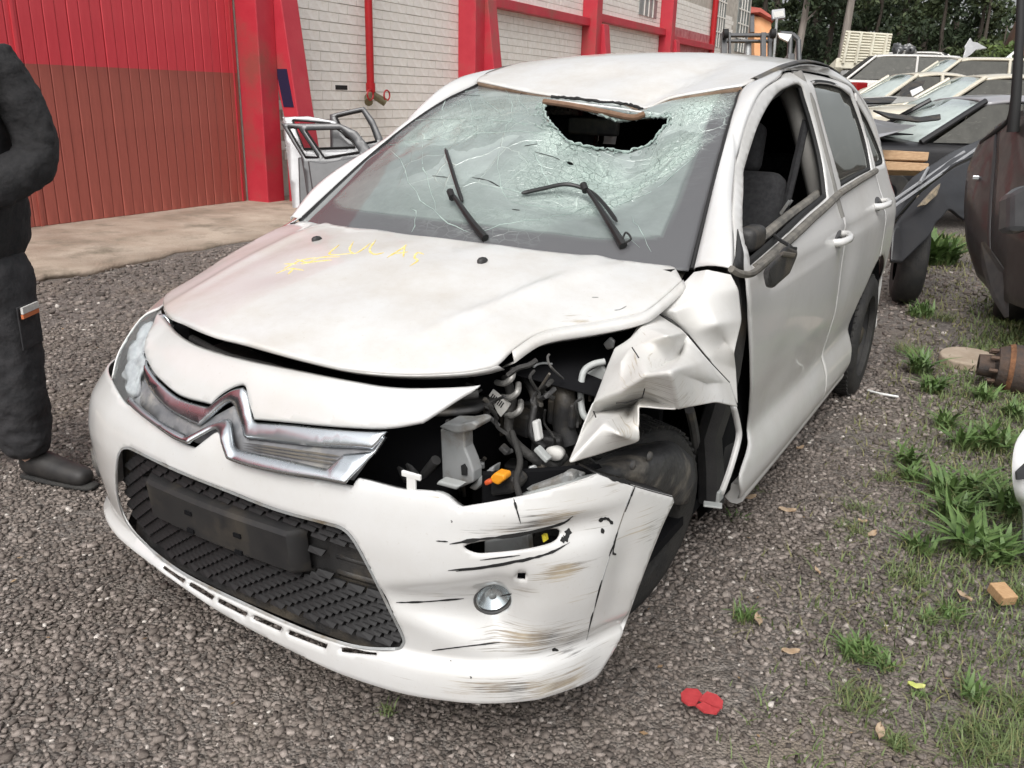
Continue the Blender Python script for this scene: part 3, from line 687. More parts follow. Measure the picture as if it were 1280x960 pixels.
# ------------------------------------------------ body side: pillars and cantrail, doors, quarter panels
seam_px = [(915, 336), (915, 300), (914, 262), (916, 227), (919, 197), (930, 152), (948, 114)]
sm = SIDE.lift(seam_px); seam = np.vstack([sm, [(1.18, 1.462), (1.45, 1.495), (1.75, 1.508), (2.1, 1.500), (2.38, 1.462), (2.6, 1.385), (2.75, 1.285), (2.84, 1.18)]])
seam[0] = (.20, .972)
ts = np.linspace(0, 1, len(seam))
seam3 = cr_run(f_side(seam[:, 0], seam[:, 1]), 6)
edge = [f_ws0(np.array([.70]), np.array([b]))[0] for b in np.linspace(-.02, WSL, 7)]
edge += [f_roof(np.array([x]), np.array([y]))[0]+np.array([0, 0, -.002]) for x, y in ((.566, 1.2), (.575, 1.45), (.576, 1.75), (.576, 2.1), (.572, 2.38), (.56, 2.6), (.55, 2.78), (.53, 2.92))]
edge3 = cr_run(edge, 6)
def pillar_rows(s):
    rows = []
    for k, t in enumerate((0, .06, .2, .4, .6, .8, .94, 1)):
        kk = np.ones((len(seam3), 1)) if s == 1 else np.clip(.30+.06*np.arange(len(seam3)), 0, 1)[:, None]; sm3 = edge3+(seam3-edge3)*kk
        P = sm3*(1-t)+edge3*t
        n = np.cross(np.gradient(seam3, axis=0), edge3-seam3); n /= np.linalg.norm(n, axis=1)[:, None]+1e-9
        n[(n[:, 2] < 0)] *= -1
        w_ = np.linalg.norm(edge3-seam3, axis=1)[:, None]
        P = P+n*(w_*.09*math.sin(PI*t))-(n*.008 if t in (0, 1) else 0)
        rows.append(P*np.array([s, 1, 1]))
    return rows
for s in (1, -1):
    fr = loft('pillar_and_cantrail', pillar_rows(s), M['white'], CAR, thick=.004, flip=(s == 1))
    P = (edge3*np.array([s, 1, 1]))[40:86:2]; wv = np.linspace(.022, .012, len(P))[:, None]; loft('roof_ditch_moulding', [P+np.array([-1.0*s, 0, .1])*wv+np.array([0, 0, .001]), P+np.array([-.3*s, 0, .35])*wv+np.array([0, 0, .003]), P+np.array([.5*s, 0, .15])*wv], M['grey_plastic'], roof, thick=.004)
    P = (edge3*np.array([s, 1, 1]))[0:40:3]; tube('windshield_trim', P+np.array([-.004*s, -.004, .0]), .005, M['black'], fr, n=6)
    # inner A pillar
    P = (seam3*.6+edge3*.4)*np.array([s*.95, 1, 1])+np.array([0, .05, -.06]); tube('pillar_lining', P[:80:4], .03, M['dash'], CAR, n=8)
# door windows (params y,z)
fw_px = [(937, 334), (932, 300), (930, 262), (931, 230), (938, 190), (950, 155), (965, 127)]
fwq = np.vstack([SIDE.lift(fw_px), [(1.20, 1.425), (1.38, 1.447), (1.45, 1.440), (1.48, 1.32), (1.47, 1.18), (1.40, 1.055)]]); fwq[0] = (.345, .962)
fwo = outline(fwq, .016, [0, 9, 12])
rwq = np.array([(1.64, 1.452), (1.85, 1.462), (2.10, 1.456), (2.31, 1.415), (2.38, 1.30), (2.40, 1.20), (2.36, 1.10), (2.0, 1.086), (1.68, 1.072), (1.65, 1.25)])
rwo = outline(rwq, .016, [0, 3, 6, 8])
qwq = np.array([(2.43, 1.385), (2.58, 1.31), (2.68, 1.22), (2.735, 1.15), (2.72, 1.112), (2.48, 1.106), (2.46, 1.25)]); qwo = outline(qwq, .016, [0, 3, 5])
ydoor = [(1.555, .215), (1.575, .5), (1.575, .9), (1.568, 1.06), (1.579, 1.2), (1.572, 1.35), (1.549, 1.488)]
sq1 = seam.copy(); sq1[:, 0] += .006; sq1[:, 1] -= .004
front_top = [p for p in sq1 if p[0] < 1.5]
dfront = SIDE.lift([(937, 380), (939, 430), (940, 480), (936, 540), (926, 595)])
dq = np.vstack([[(.475, .215)], [(1.0, .195)], ydoor, front_top[::-1], [(.285, .95)], dfront, ])
door_q = outline(dq, .016, [0, 2, 8, 8+len(front_top), 9+len(front_top)])
arch_c, arch_r = (2.466, .33), .365
aa = np.linspace(PI*.98, PI*.30, 16)
rear_top = [p for p in sq1 if p[0] > 1.5]
rdq = np.vstack([[(1.563, .195)], [(1.95, .19), (2.085, .20)], [(arch_c[0]+arch_r*math.cos(t), arch_c[1]+arch_r*math.sin(t)) for t in np.linspace(PI*1.02, PI*.56, 10)], [(2.42, .78), (2.425, .95), (2.42, 1.10), (2.445, 1.25), (2.42, 1.37)], [(2.33, 1.465), (2.1, 1.492), (1.75, 1.500), (1.552, 1.489)], [(1.574, 1.35), (1.581, 1.2), (1.571, 1.06), (1.581, .9), (1.581, .5)]])
rd_q = outline(rdq, .016, [0, 2, 12, 17, 20])
qpq = np.vstack([[(2.43, .70)], [(arch_c[0]+arch_r*math.cos(t), arch_c[1]+arch_r*math.sin(t)) for t in np.linspace(PI*.53, 0.02, 12)], [(2.84, .25), (3.0, .26), (3.12, .30), (3.16, .55), (3.15, .80), (3.11, 1.0), (3.0, 1.12), (2.93, 1.20), (2.835, 1.175), (2.745, 1.28), (2.595, 1.38), (2.44, 1.435), (2.426, 1.37), (2.451, 1.25), (2.426, 1.10), (2.431, .95)]])
qp_q = outline(qpq, .016, [0, 12])
SSC = scuff_fn(SIDE, [((1040, 285, .2), 8, 8), ((1068, 280, .15), 8, 6)])
for s in (1, -1):
    mir = s == -1
    dq_ = door_q.copy()
    if mir: dq_[dq_[:, 1] > .75, 0] = np.maximum(dq_[dq_[:, 1] > .75, 0], .47)
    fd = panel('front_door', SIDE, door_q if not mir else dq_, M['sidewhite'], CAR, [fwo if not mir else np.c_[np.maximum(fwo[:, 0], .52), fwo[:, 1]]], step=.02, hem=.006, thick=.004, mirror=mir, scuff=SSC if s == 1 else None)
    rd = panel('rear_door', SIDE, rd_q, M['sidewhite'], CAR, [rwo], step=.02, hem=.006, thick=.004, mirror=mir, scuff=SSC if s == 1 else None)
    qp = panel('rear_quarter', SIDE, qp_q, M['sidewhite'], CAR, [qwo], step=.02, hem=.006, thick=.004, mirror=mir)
    # belt weatherstrips
    def belt(y0, y1, z0, z1, off, r, par, nm='belt_weatherstrip'):
        t = np.linspace(0, 1, 14); y = y0+(y1-y0)*t; z = z0+(z1-z0)*t; P = f_side(y, z)+np.array([off, 0, 0]); P[:, 0] *= s
        return tube(nm, P, r, M['seal'], par, n=8)
    belt(.36 if s == 1 else .5, 1.56, .952 if s == 1 else .963, 1.050, .004, .015, fd); belt(1.585, 2.42, 1.052, 1.090, .004, .014, rd)
    belt(.50, 1.45, .985, 1.060, -.045, .016, fd, 'inner_weatherstrip')
    if s == 1:   # bent front end of the strip standing away from the door
        tube('loose_weatherstrip', cr_run([at(914, 336, x=.86), at(925, 342, x=.87), at(940, 342, x=.87), at(955, 330, x=.865), f_side(np.array([.52]), np.array([.965]))[0]+np.array([.01, 0, 0])], 5), .009, M['seal'], fd, n=8)
    # black window frame liner and the black corner triangle
    for o_, par in ((fwo if s == 1 else np.c_[np.maximum(fwo[:, 0], .52), fwo[:, 1]], fd), (rwo, rd), (qwo, qp)):
        P = f_side(o_[:, 0], o_[:, 1])+np.array([-.016, 0, 0]); P[:, 0] *= s; tube('window_channel', np.vstack([P, P[:2]]), .011, M['black'], par, n=6)
    if s == 1:
     tq = SIDE.lift([(914, 336), (928, 340), (921, 287)]); panel('corner_triangle', SIDE, outline(tq, .02, 'all'), M['black_plastic'], fd, step=.03, hem=0, thick=.003, mirror=mir, disp=lambda u, v: .004+0*u)
    # handles: arched grip on two feet in a shallow cup
    for (yy, zz, par) in ((1.42, .905, fd), (2.29, .955, rd)):
        P0 = f_side(np.array([yy-.09, yy+.09]), np.array([zz-.004, zz+.004])); n0 = np.array([1, 0, .1])
        path = cr_run([P0[0]+n0*-.005, P0[0]+n0*.026+np.array([0, .02, 0]), (P0[0]+P0[1])/2+n0*.044, P0[1]+n0*.030-np.array([0, .02, 0]), P0[1]+n0*-.005], 5); path[:, 0] *= s
        V, F = tube_vf(path, .013, 8); V[:, 2] = zz+(V[:, 2]-zz)*1.15
        hd = mesh('door_handle', V, F, M['white'], par)
        q = np.stack([yy+.075*np.cos(fog_a), zz+.030*np.sin(fog_a)], 1); panel('handle_cup', SIDE, q, M['grey_plastic'], hd, step=.03, hem=0, thick=.002, mirror=mir, disp=lambda u, v: .0015+0*u)
        q = np.stack([yy+.045*np.cos(fog_a), zz+.010*np.sin(fog_a)], 1); panel('handle_gap', SIDE, q, M['black'], hd, step=.03, hem=0, thick=.002, mirror=mir, disp=lambda u, v: .004+0*u)
    # sill
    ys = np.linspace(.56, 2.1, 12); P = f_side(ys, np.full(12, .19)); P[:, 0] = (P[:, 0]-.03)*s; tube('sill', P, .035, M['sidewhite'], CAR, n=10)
    # B pillar
    P = f_side(np.full(6, 1.55), np.linspace(.95, 1.47, 6)); P[:, 0] = (P[:, 0]-.05)*s; tube('b_pillar_lining', P, .055, M['lining'], CAR, n=10)
    P = f_side(np.full(6, 2.43), np.linspace(1.0, 1.40, 6)); P[:, 0] = (P[:, 0]-.04)*s; tube('c_pillar_lining', P, .035, M['black_plastic'], CAR, n=8)
    # rear wheel
    def wheel(name, c, toe, camb, steel_rim=True):
        V, F = lathe_vf([(-.095, .20), (-.10, .24), (-.092, .282), (-.07, .297), (0, .300), (.07, .297), (.092, .282), (.10, .24), (.095, .20), (.07, .19)], 40)
        Rm = rotm('Z', toe)@rotm('Y', camb); ty = mesh(name, V@Rm.T+c, F, M['rubber'], CAR, auto=50)
        V, F = lathe_vf([(.075, .198), (.05, .185), (.03, .14), (.055, .10), (.06, .05), (.075, .04), (.075, .001)], 36); V[:, 0] *= s; mesh('rim', V@Rm.T+c, F, M['black_plastic'], ty)
        V, F = lathe_vf([(-.095, .201), (-.09, .19), (-.085, .01)], 24); V[:, 0] *= s; mesh('rim_back', V@Rm.T+c, F, M['void'], ty)
        tr = []
        for k in range(60):
            a = 2*PI*k/60
            for xx in (-.045, .045):
                v, f = box_vf((xx, 0, .301), (.06, .018, .008), rotm('Z', .35 if xx > 0 else -.35)); tr.append((v@rotm('X', a).T, f))
        V, F = merge(tr); mesh('tread', V@Rm.T+c, F, M['rubber'], ty, smooth=False)
        return ty
    wheel('rear_wheel', np.array([.765*s, 2.466, .298]), 0, 0)
    if s == 1: FWL = wheel('front_wheel', np.array([.605, .0, .285]), -.24, .10)
    else: wheel('front_wheel', np.array([-.735, 0, .298]), 0, 0)
    # dark wheel housings
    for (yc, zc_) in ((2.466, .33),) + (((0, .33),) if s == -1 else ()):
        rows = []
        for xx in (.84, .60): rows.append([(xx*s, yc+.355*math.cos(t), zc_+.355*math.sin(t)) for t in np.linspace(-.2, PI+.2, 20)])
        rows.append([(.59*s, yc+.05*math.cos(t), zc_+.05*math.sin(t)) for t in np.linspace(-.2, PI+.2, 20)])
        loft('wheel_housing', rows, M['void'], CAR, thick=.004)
    # tail lamp
    rows = [[(.80*s, 3.06, z), (.87*s-.0*s, 2.93, z+.01)] for z in (.92, 1.0, 1.08, 1.16)]
    tl = panel('tail_lamp', SIDE, outline(np.array([(2.95, .92), (3.12, .90), (3.10, 1.02), (3.0, 1.13), (2.945, 1.10)]), .02, 'all'), M['red_lens'], CAR, step=.03, hem=.006, thick=.02, mirror=mir, disp=lambda u, v: .006+0*u)
# seams drawn by real gaps; fuel flap on the quarter
loft('tailgate', [[(x, 3.05-.28*x*x+(-.22 if z > 1.1 else .0)-(z-1.1)*.5*(z > 1.1), z) for x in np.linspace(-.66, .66, 9)] for z in (.45, .7, .95, 1.1)], M['white'], CAR, thick=.01)
loft('tailgate_glass', [[(x*(1-.2*(z-1.1)), 3.04-.28*x*x-(z-1.1)*.42, z) for x in np.linspace(-.62, .62, 9)] for z in (1.1, 1.2, 1.3, 1.40)], M['black'], CAR, thick=.004)
loft('rear_bumper', [[(x, 3.17-.45*max(0, abs(x)-.35)**1.6-o_, z) for x in np.linspace(-.82, .82, 15)] for z, o_ in ((.20, .06), (.26, .01), (.45, 0), (.52, .04))], M['white'], CAR, thick=.006)
# ------------------------------------------------ glass
def glass_mat(name, tint=(.60, .70, .67), haze=(.30, .33, .32), hz=.25, cracks=False, rough=.03, ior=1.52):
    m, nt, b = newmat(name); L = nt.links; out = nt.nodes['Material Output']; nt.nodes.remove(b)
    tr = nd(nt, 'BsdfTransparent'); tr.inputs[0].default_value = (*tint, 1)
    gl = nd(nt, 'BsdfGlossy'); gl.inputs['Roughness'].default_value = rough; gl.inputs[0].default_value = (.95, 1, .98, 1)
    df = nd(nt, 'BsdfDiffuse'); df.inputs[0].default_value = (*haze, 1)
    fr = nd(nt, 'Fresnel', IOR=ior); tc = nd(nt, 'TexCoord')
    s1 = nd(nt, 'MixShader'); s2 = nd(nt, 'MixShader')
    L.new(tr.outputs[0], s1.inputs[1]); L.new(df.outputs[0], s1.inputs[2])
    L.new(s1.outputs[0], s2.inputs[1]); L.new(gl.outputs[0], s2.inputs[2]); ge = nd(nt, 'NewGeometry'); L.new(math_(nt, 'MULTIPLY', fr.outputs[0], math_(nt, 'SUBTRACT', 1.0, ge.outputs['Backfacing'])), s2.inputs[0]); L.new(s2.outputs[0], out.inputs[0])
    n = nd(nt, 'TexNoise', Scale=7, Detail=8, Roughness=.7); L.new(tc.outputs['Object'], n.inputs['Vector'])
    h = math_(nt, 'MULTIPLY', math_(nt, 'ADD', n.outputs[0], .5), hz)
    if not cracks:
        mp = nd(nt, 'Mapping'); mp.inputs['Scale'].default_value = (40, 3, 6); L.new(tc.outputs['Object'], mp.inputs['Vector'])
        n2 = nd(nt, 'TexNoise', Scale=1.5, Detail=6, Distortion=1.5); L.new(mp.outputs[0], n2.inputs['Vector'])
        r = ramp(nt, n2.outputs[0], [(.60, (0, 0, 0)), (.74, (1, 1, 1))]); h = math_(nt, 'ADD', h, math_(nt, 'MULTIPLY', r.outputs[0], hz*.8), True)
        L.new(h, s1.inputs[0]); return m
    # laminated glass: the 'scuff' attribute says how badly a spot is shattered, 'fract' where the big fracture field is
    a = nd(nt, 'Attribute'); a.attribute_name = 'scuff'; a2 = nd(nt, 'Attribute'); a2.attribute_name = 'fract'; uv = nd(nt, 'UVMap')
    dn = nd(nt, 'TexNoise', Scale=9, Detail=3); L.new(uv.outputs[0], dn.inputs['Vector'])
    va = nd(nt, 'VectorMath'); va.operation = 'MULTIPLY_ADD'; L.new(dn.outputs['Color'], va.inputs[0]); va.inputs[1].default_value = (.05, .05, .05); L.new(uv.outputs[0], va.inputs[2])
    def vor(scale, wdt):
        v = nd(nt, 'TexVoronoi', Scale=scale); v.feature = 'DISTANCE_TO_EDGE'; L.new(va.outputs[0], v.inputs['Vector'])
        r = ramp(nt, v.outputs['Distance'], [(0, (1, 1, 1)), (wdt, (0, 0, 0))]); return r.outputs[0]
    e1 = math_(nt, 'MULTIPLY', vor(7, .022), a2.outputs['Fac'])
    e2 = math_(nt, 'MULTIPLY', vor(26, .055), math_(nt, 'MULTIPLY', math_(nt, 'ADD', a.outputs['Fac'], -.06, True), 1.8, True))
    e3 = math_(nt, 'MULTIPLY', vor(75, .16), math_(nt, 'MULTIPLY', math_(nt, 'ADD', a.outputs['Fac'], -.26, True), 1.8, True))
    e4 = math_(nt, 'MULTIPLY', vor(140, .30), math_(nt, 'MULTIPLY', math_(nt, 'ADD', a.outputs['Fac'], -.36, True), 1.6, True))
    mp = nd(nt, 'Mapping'); mp.inputs['Scale'].default_value = (16, 70, 1); mp.inputs['Rotation'].default_value = (0, 0, .7); L.new(uv.outputs[0], mp.inputs['Vector'])
    n5 = nd(nt, 'TexNoise', Scale=1.2, Detail=6, Distortion=.8); L.new(mp.outputs[0], n5.inputs['Vector'])
    r5 = ramp(nt, n5.outputs[0], [(.5, (0, 0, 0)), (.66, (1, 1, 1))]); e5 = math_(nt, 'MULTIPLY', r5.outputs[0], math_(nt, 'MULTIPLY', a.outputs['Fac'], .75))
    e1 = math_(nt, 'MULTIPLY', e1, .85); e2 = math_(nt, 'MULTIPLY', e2, .8)
    e = math_(nt, 'MAXIMUM', math_(nt, 'MAXIMUM', e1, e2), math_(nt, 'MAXIMUM', math_(nt, 'MAXIMUM', e3, e4), e5))
    a3 = nd(nt, 'Attribute'); a3.attribute_name = 'frit'
    crush = math_(nt, 'MULTIPLY', a.outputs['Fac'], .20)
    h = math_(nt, 'MAXIMUM', math_(nt, 'ADD', h, crush), math_(nt, 'MULTIPLY', e, .85)); h = math_(nt, 'MAXIMUM', h, math_(nt, 'MULTIPLY', a3.outputs['Fac'], .97), True)
    L.new(h, s1.inputs[0])
    vc = nd(nt, 'TexVoronoi', Scale=6); L.new(va.outputs[0], vc.inputs['Vector']); sxc = nd(nt, 'SeparateXYZ'); L.new(vc.outputs['Color'], sxc.inputs[0]); h = math_(nt, 'ADD', h, math_(nt, 'MULTIPLY', math_(nt, 'MULTIPLY', sxc.outputs[0], a2.outputs['Fac']), .28), True); L.new(h, s1.inputs[0])
    c = mixc(nt, e, haze, (.62, .70, .66)); c = mixc(nt, math_(nt, 'MULTIPLY', a.outputs['Fac'], .5), c, (.40, .55, .47)); c = mixc(nt, math_(nt, 'MULTIPLY', a3.outputs['Fac'], math_(nt, 'SUBTRACT', 1.0, math_(nt, 'MULTIPLY', e, .7))), c, (.11, .11, .115)); L.new(c, df.inputs[0])
    dk = math_(nt, 'MULTIPLY', vor(38, .045), math_(nt, 'MULTIPLY', math_(nt, 'ADD', a.outputs['Fac'], -.18, True), 1.5, True)); c = mixc(nt, math_(nt, 'MULTIPLY', dk, .8), c, (.03, .05, .045)); L.new(c, df.inputs[0])  # dark lines painted in as the shadows of the cracks
    bp = nd(nt, 'Bump', Strength=.6); bp.inputs['Distance'].default_value = .006; L.new(math_(nt, 'ADD', e, math_(nt, 'MULTIPLY', n5.outputs[0], a.outputs['Fac'])), bp.inputs['Height'])
    L.new(bp.outputs[0], gl.inputs['Normal']); L.new(bp.outputs[0], df.inputs['Normal'])
    return m
M['wsglass'] = glass_mat('windshield_glass', (.48, .56, .535), (.385, .43, .418), .48, True, .05)
M['sideglass'] = glass_mat('dusty_side_glass', (.12, .12, .115), (.26, .25, .22), .30)
M['lensglass'] = glass_mat('lamp_lens', (.90, .92, .92), (.6, .6, .6), .10, False, .05, 1.16)
for g in fogs: g.data.materials.append(M['lensglass'])
# windshield outline and its break-through hole, in surface parameters
wo = [(-.69, -.03), (-.35, -.03), (0, -.03), (.35, -.03), (.69, -.03), (.69, .3), (.69, .6), (.69, WSL-.01)]
topw = WS0.lift([(905, 109), (880, 113), (840, 121), (812, 130), (803, 135), (775, 128), (710, 122), (670, 115), (640, 109), (606, 102)]); topw[:, 1] = np.minimum(topw[:, 1], WSL-.004)
wo = np.vstack([wo, topw, [(-.69, WSL-.01), (-.69, .6), (-.69, .3)]]); wo_q = outline(wo, .018, [0, 4, 7, len(wo)-3])
hole_px = [(680, 131), (684, 148), (695, 161), (710, 177), (740, 186), (770, 189), (797, 187), (817, 176), (832, 157), (839, 146), (825, 147), (808, 147), (790, 150), (740, 141), (700, 131)]
hq_ = outline(WS.lift(hole_px), .009, [0, 9]); hq_ = hq_+rng.normal(0, .0022, hq_.shape)
h2 = WS.lift([(713, 204)])[0]; h2_q = np.stack([h2[0]+.011*np.cos(fog_a[::2]), h2[1]+.008*np.sin(fog_a[::2])], 1)*1.0
WSC = []
for (x, y, a_), sx, sy_ in [((840, 185, 1.0), 55, 45), ((800, 215, .95), 60, 35), ((730, 195, .80), 55, 30), ((880, 130, .95), 45, 20), ((700, 165, .75), 40, 30), ((760, 240, .85), 60, 25), ((640, 130, .48), 60, 25), ((560, 160, .42), 80, 16), ((690, 230, .5), 60, 30), ((530, 140, .36), 60, 20), ((660, 270, .35), 120, 14), ((790, 245, .7), 40, 18), ((600, 285, .28), 120, 18), ((600, 140, .56), 95, 32), ((520, 165, .45), 50, 14), ((680, 210, .55), 60, 40), ((560, 240, .22), 90, 40)]:
    c = WS0.lift([(x, y), (x+sx, y), (x, y+sy_)]); WSC.append((c[0], np.hypot(*(c[1]-c[0])), np.hypot(*(c[2]-c[0])), a_))
fold_a, fold_b = _c[4], _c[5]
e_ = (fold_b-fold_a)/np.hypot(*(fold_b-fold_a))
def ws_shatter(u, v):
    s = np.zeros(len(u))
    for c, su, sv, a_ in WSC: s = np.maximum(s, a_*np.exp(-(((u-c[0])/su)**2+((v-c[1])/sv)**2)**1.3))
    ry = (u-fold_a[0])*-e_[1]+(v-fold_a[1])*e_[0]            # below the hard fold the glass is still clear
    return s*np.where(u > fold_a[0], np.clip(1+(ry+.01)/.03, .12, 1), 1)
ws_o = panel('windshield', WS, wo_q, M['wsglass'], CAR, [hq_, h2_q], step=.013, hem=0, thick=.005, scuff=ws_shatter)
ws_o['label'] = 'caved-in shattered windshield with a hole under the roof edge'
uvd = ws_o.data.uv_layers[0].data; li = np.empty(len(ws_o.data.loops), np.int32); ws_o.data.loops.foreach_get('vertex_index', li)
uvv = np.empty(len(li)*2, np.float32); uvd.foreach_get('uv', uvv); uvv = uvv.reshape(-1, 2); pv = np.zeros((len(ws_o.data.vertices), 2)); pv[li] = uvv
frit = np.clip(((.072+.05*np.clip((np.abs(pv[:, 0])-.45)/.2, 0, 1)**2)-pv[:, 1])/.012, 0, 1); frit = np.maximum(frit, np.clip((np.abs(pv[:, 0])-(.595+.02*pv[:, 1]))/.012, 0, 1)); frit = np.maximum(frit, np.clip((pv[:, 1]-.925)/.012, 0, 1)*(pv[:, 0] < .05))
clear = WS0.lift([(480, 220), (830, 290), (450, 260)]); fr_ = np.ones(len(pv))
ry = (pv[:, 0]-fold_a[0])*-e_[1]+(pv[:, 1]-fold_a[1])*e_[0]
fr_ *= np.where(pv[:, 0] > fold_a[0]-.05, np.clip(.1+(ry+.02)/.05, .0, 1), 1); fr_ *= np.clip((pv[:, 1]-.16+.2*np.clip(-pv[:, 0]-.25, 0, 1)*-1)/.08, 0, 1); fr_ *= np.clip((pv[:, 0]+.56-.12*(pv[:, 1] < .4))/.06, 0, 1)
for nm, vv in (('frit', frit), ('fract', fr_)):
    a = ws_o.data.attributes.new(nm, 'FLOAT', 'POINT'); a.data.foreach_set('value', vv.astype(np.float32))
# long open cracks standing out of the pane
M['crackline'] = mat('crack_edge', (.42, .51, .47), (.24, .31, .285), 30, .35)
strokes('crack_edge', WS, [[(484, 182), (500, 200), (520, 240), (540, 262), (560, 278), (590, 292)], [(484, 180), (520, 176), (560, 172), (600, 168), (650, 165), (700, 170)], [(530, 176), (528, 200), (536, 230), (545, 265)], [(626, 180), (623, 210), (629, 240), (645, 248)], [(560, 110), (552, 135), (556, 165)], [(585, 122), (590, 150), (594, 172)], [(632, 112), (640, 140), (630, 165)],
    [(668, 192), (678, 215), (690, 240), (700, 250)], [(690, 272), (730, 262), (775, 255), (830, 228), (880, 182)], [(600, 290), (640, 280), (690, 272)], [(640, 252), (690, 262), (720, 258)], [(515, 260), (520, 275), (514, 290)], [(600, 230), (640, 238), (660, 250)], [(645, 120), (660, 140), (684, 148)], [(600, 120), (640, 150), (690, 165)], [(770, 290), (800, 310)], [(790, 270), (800, 290), (815, 315)], [(480, 115), (540, 118), (600, 112)], [(500, 150), (560, 147), (620, 150), (680, 160)]], M['crackline'], ws_o, width=.0019, lift=.001, jit=.8, smooth_n=3, wob=1.2)
strokes('crack_shadow', WS, [[(500, 130), (545, 125), (575, 120)], [(548, 300), (556, 305), (575, 312)], [(590, 222), (610, 226), (625, 234)], [(668, 190), (690, 196), (700, 200)], [(540, 220), (560, 222)], [(650, 118), (662, 108)], [(570, 118), (600, 120)], [(640, 262), (650, 263)], [(655, 183), (672, 180)]], M['black'], ws_o, width=.0025, lift=.0015, jit=.6)
# windows
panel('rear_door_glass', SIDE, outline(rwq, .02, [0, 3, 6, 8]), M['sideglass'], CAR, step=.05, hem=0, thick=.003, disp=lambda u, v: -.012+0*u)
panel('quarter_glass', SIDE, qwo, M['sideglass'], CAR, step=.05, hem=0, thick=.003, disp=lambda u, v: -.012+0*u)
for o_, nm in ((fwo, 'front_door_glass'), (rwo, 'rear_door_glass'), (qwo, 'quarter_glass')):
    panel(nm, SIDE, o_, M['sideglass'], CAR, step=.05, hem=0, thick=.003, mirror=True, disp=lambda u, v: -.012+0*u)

M['wiperblack'] = mat('wiper_black', (.010, .010, .010), (.018, .018, .018), 20, .4)
# ------------------------------------------------ wipers
def on_ws(px, py, h): 
    q = WS.lift([(px, py)]); P = f_ws(q[:, 0], q[:, 1])[0]; return P+np.array([0, -.49, .87])*h
def wiper(base, arm, blade, par):
    P = cr_run([on_ws(*p) for p in base+arm], 5); w = tube('wiper', P, np.linspace(.012, .005, len(P)), M['wiperblack'], par, n=8)
    B = cr_run([on_ws(*p) for p in blade], 6); tube('wiper_blade', B, np.r_[.003, np.full(len(B)-2, .0062), .003], M['wiperblack'], w, n=8)
    tube('blade_clip', [on_ws(*arm[-1]), on_ws(arm[-1][0]+3, arm[-1][1]+8, arm[-1][2])], .011, M['black'], w, n=8)
    return w
wiper([(608, 302, .012)], [(592, 285, .022), (575, 262, .03), (566, 250, .03)], [(559, 193, .02), (566, 215, .025), (573, 238, .022), (579, 255, .010)], CAR)
wiper([(780, 312, .012)], [(765, 290, .022), (748, 265, .03), (732, 245, .04)], [(653, 246, .012), (680, 243, .02), (712, 243, .035), (740, 252, .035), (757, 266, .03), (772, 282, .015)], CAR)
tube('washer_hose', cr_run([on_ws(777, 311, .015), on_ws(784, 302, .03), on_ws(790, 306, .02), on_ws(781, 312, .02)], 5), .003, M['black'], CAR, n=6)
# cowl tray at the foot of the glass
cw = f_ws0(np.linspace(-.68, .68, 15), np.full(15, 0.0)); loft('cowl', [cw+np.array([0, -.04, -.045]), cw+np.array([0, .02, -.012])], M['black_plastic'], CAR, thick=.006)

# ------------------------------------------------ right front wing and headlamp (undamaged side)
yv = [-.50, -.36, -.2, 0, .2, .36]
_hl = BUMP.pts([(199, 387), (176, 400), (150, 440), (141, 474)])
inner = [tuple(_hl[0]), (-.606, -.36, .822), (-.626, -.2, .872), (-.655, 0, .922), (-.690, .2, .962), (-.72, .30, .985)]
sh = [tuple(_hl[1]), (-.705, -.36, .785), (-.722, -.2, .830), (-.742, 0, .880), (-.765, .2, .925), (-.775, .30, .955)]
mid = [tuple(_hl[2]), (-.785, -.36, .715), (-.80, -.2, .755), (-.812, 0, .80), (-.823, .2, .85), (-.83, .30, .88)]
low = [tuple(_hl[3]), (-.815, -.36, .655), (-.828, -.2, .69), (-.838, 0, .705), (-.845, .2, .69), (-.848, .30, .68)]
wing = loft('front_wing', [inner, sh, mid, low], M['white'], CAR, thick=.004, n=5, flip=True)
loft('wing_rear', [[(-.848, .28, .69), (-.85, .36, .55), (-.85, .40, .3)], [(-.83, .30, .90), (-.852, .45, .6), (-.85, .48, .25)]], M['white'], CAR, thick=.004, flip=True)
hl_px = [(199, 386), (189, 404), (180, 424), (178, 442), (183, 458), (175, 470), (169, 490), (163, 502), (155, 503), (146, 490), (140, 474), (146, 447), (160, 418), (177, 394)]
hlq = outline(BUMP.lift(hl_px), .012, [0, 7, 10])
bk = panel('headlamp', BUMP, hlq, mat('lamp_bezel', (.30, .30, .31), (.44, .44, .45), 12, .35), CAR, step=.02, hem=0, thick=.004, disp=lambda u, z: -.034+0*u)
c_ = hlq.mean(0)
panel('reflector', BUMP, c_+(hlq-c_)*np.array([.8, .86]), mat('lamp_reflector', (.82, .82, .84), (.55, .55, .58), 45, .25, 0), bk, step=.010, hem=.008, thick=.002, disp=lambda u, z: -.018-.009*np.sin(60*u)*np.sin(75*z))
panel('lens', BUMP, hlq, M['lensglass'], bk, step=.02, hem=.004, thick=.003)
for q in ((c_[0]-.02, c_[1]-.02), (c_[0]+.02, c_[1]+.05)):
    P = f_bump(np.array([q[0]]), np.array([q[1]]))[0]; V, F = lathe_vf([(-.02, .028), (.004, .034), (.006, .030), (-.01, .012), (-.014, .001)], 20, 'y'); mesh('lamp_bowl', V*np.array([1, -1, 1])+P+np.array([.012, .045, -.01]), F, M['chrome'], bk)

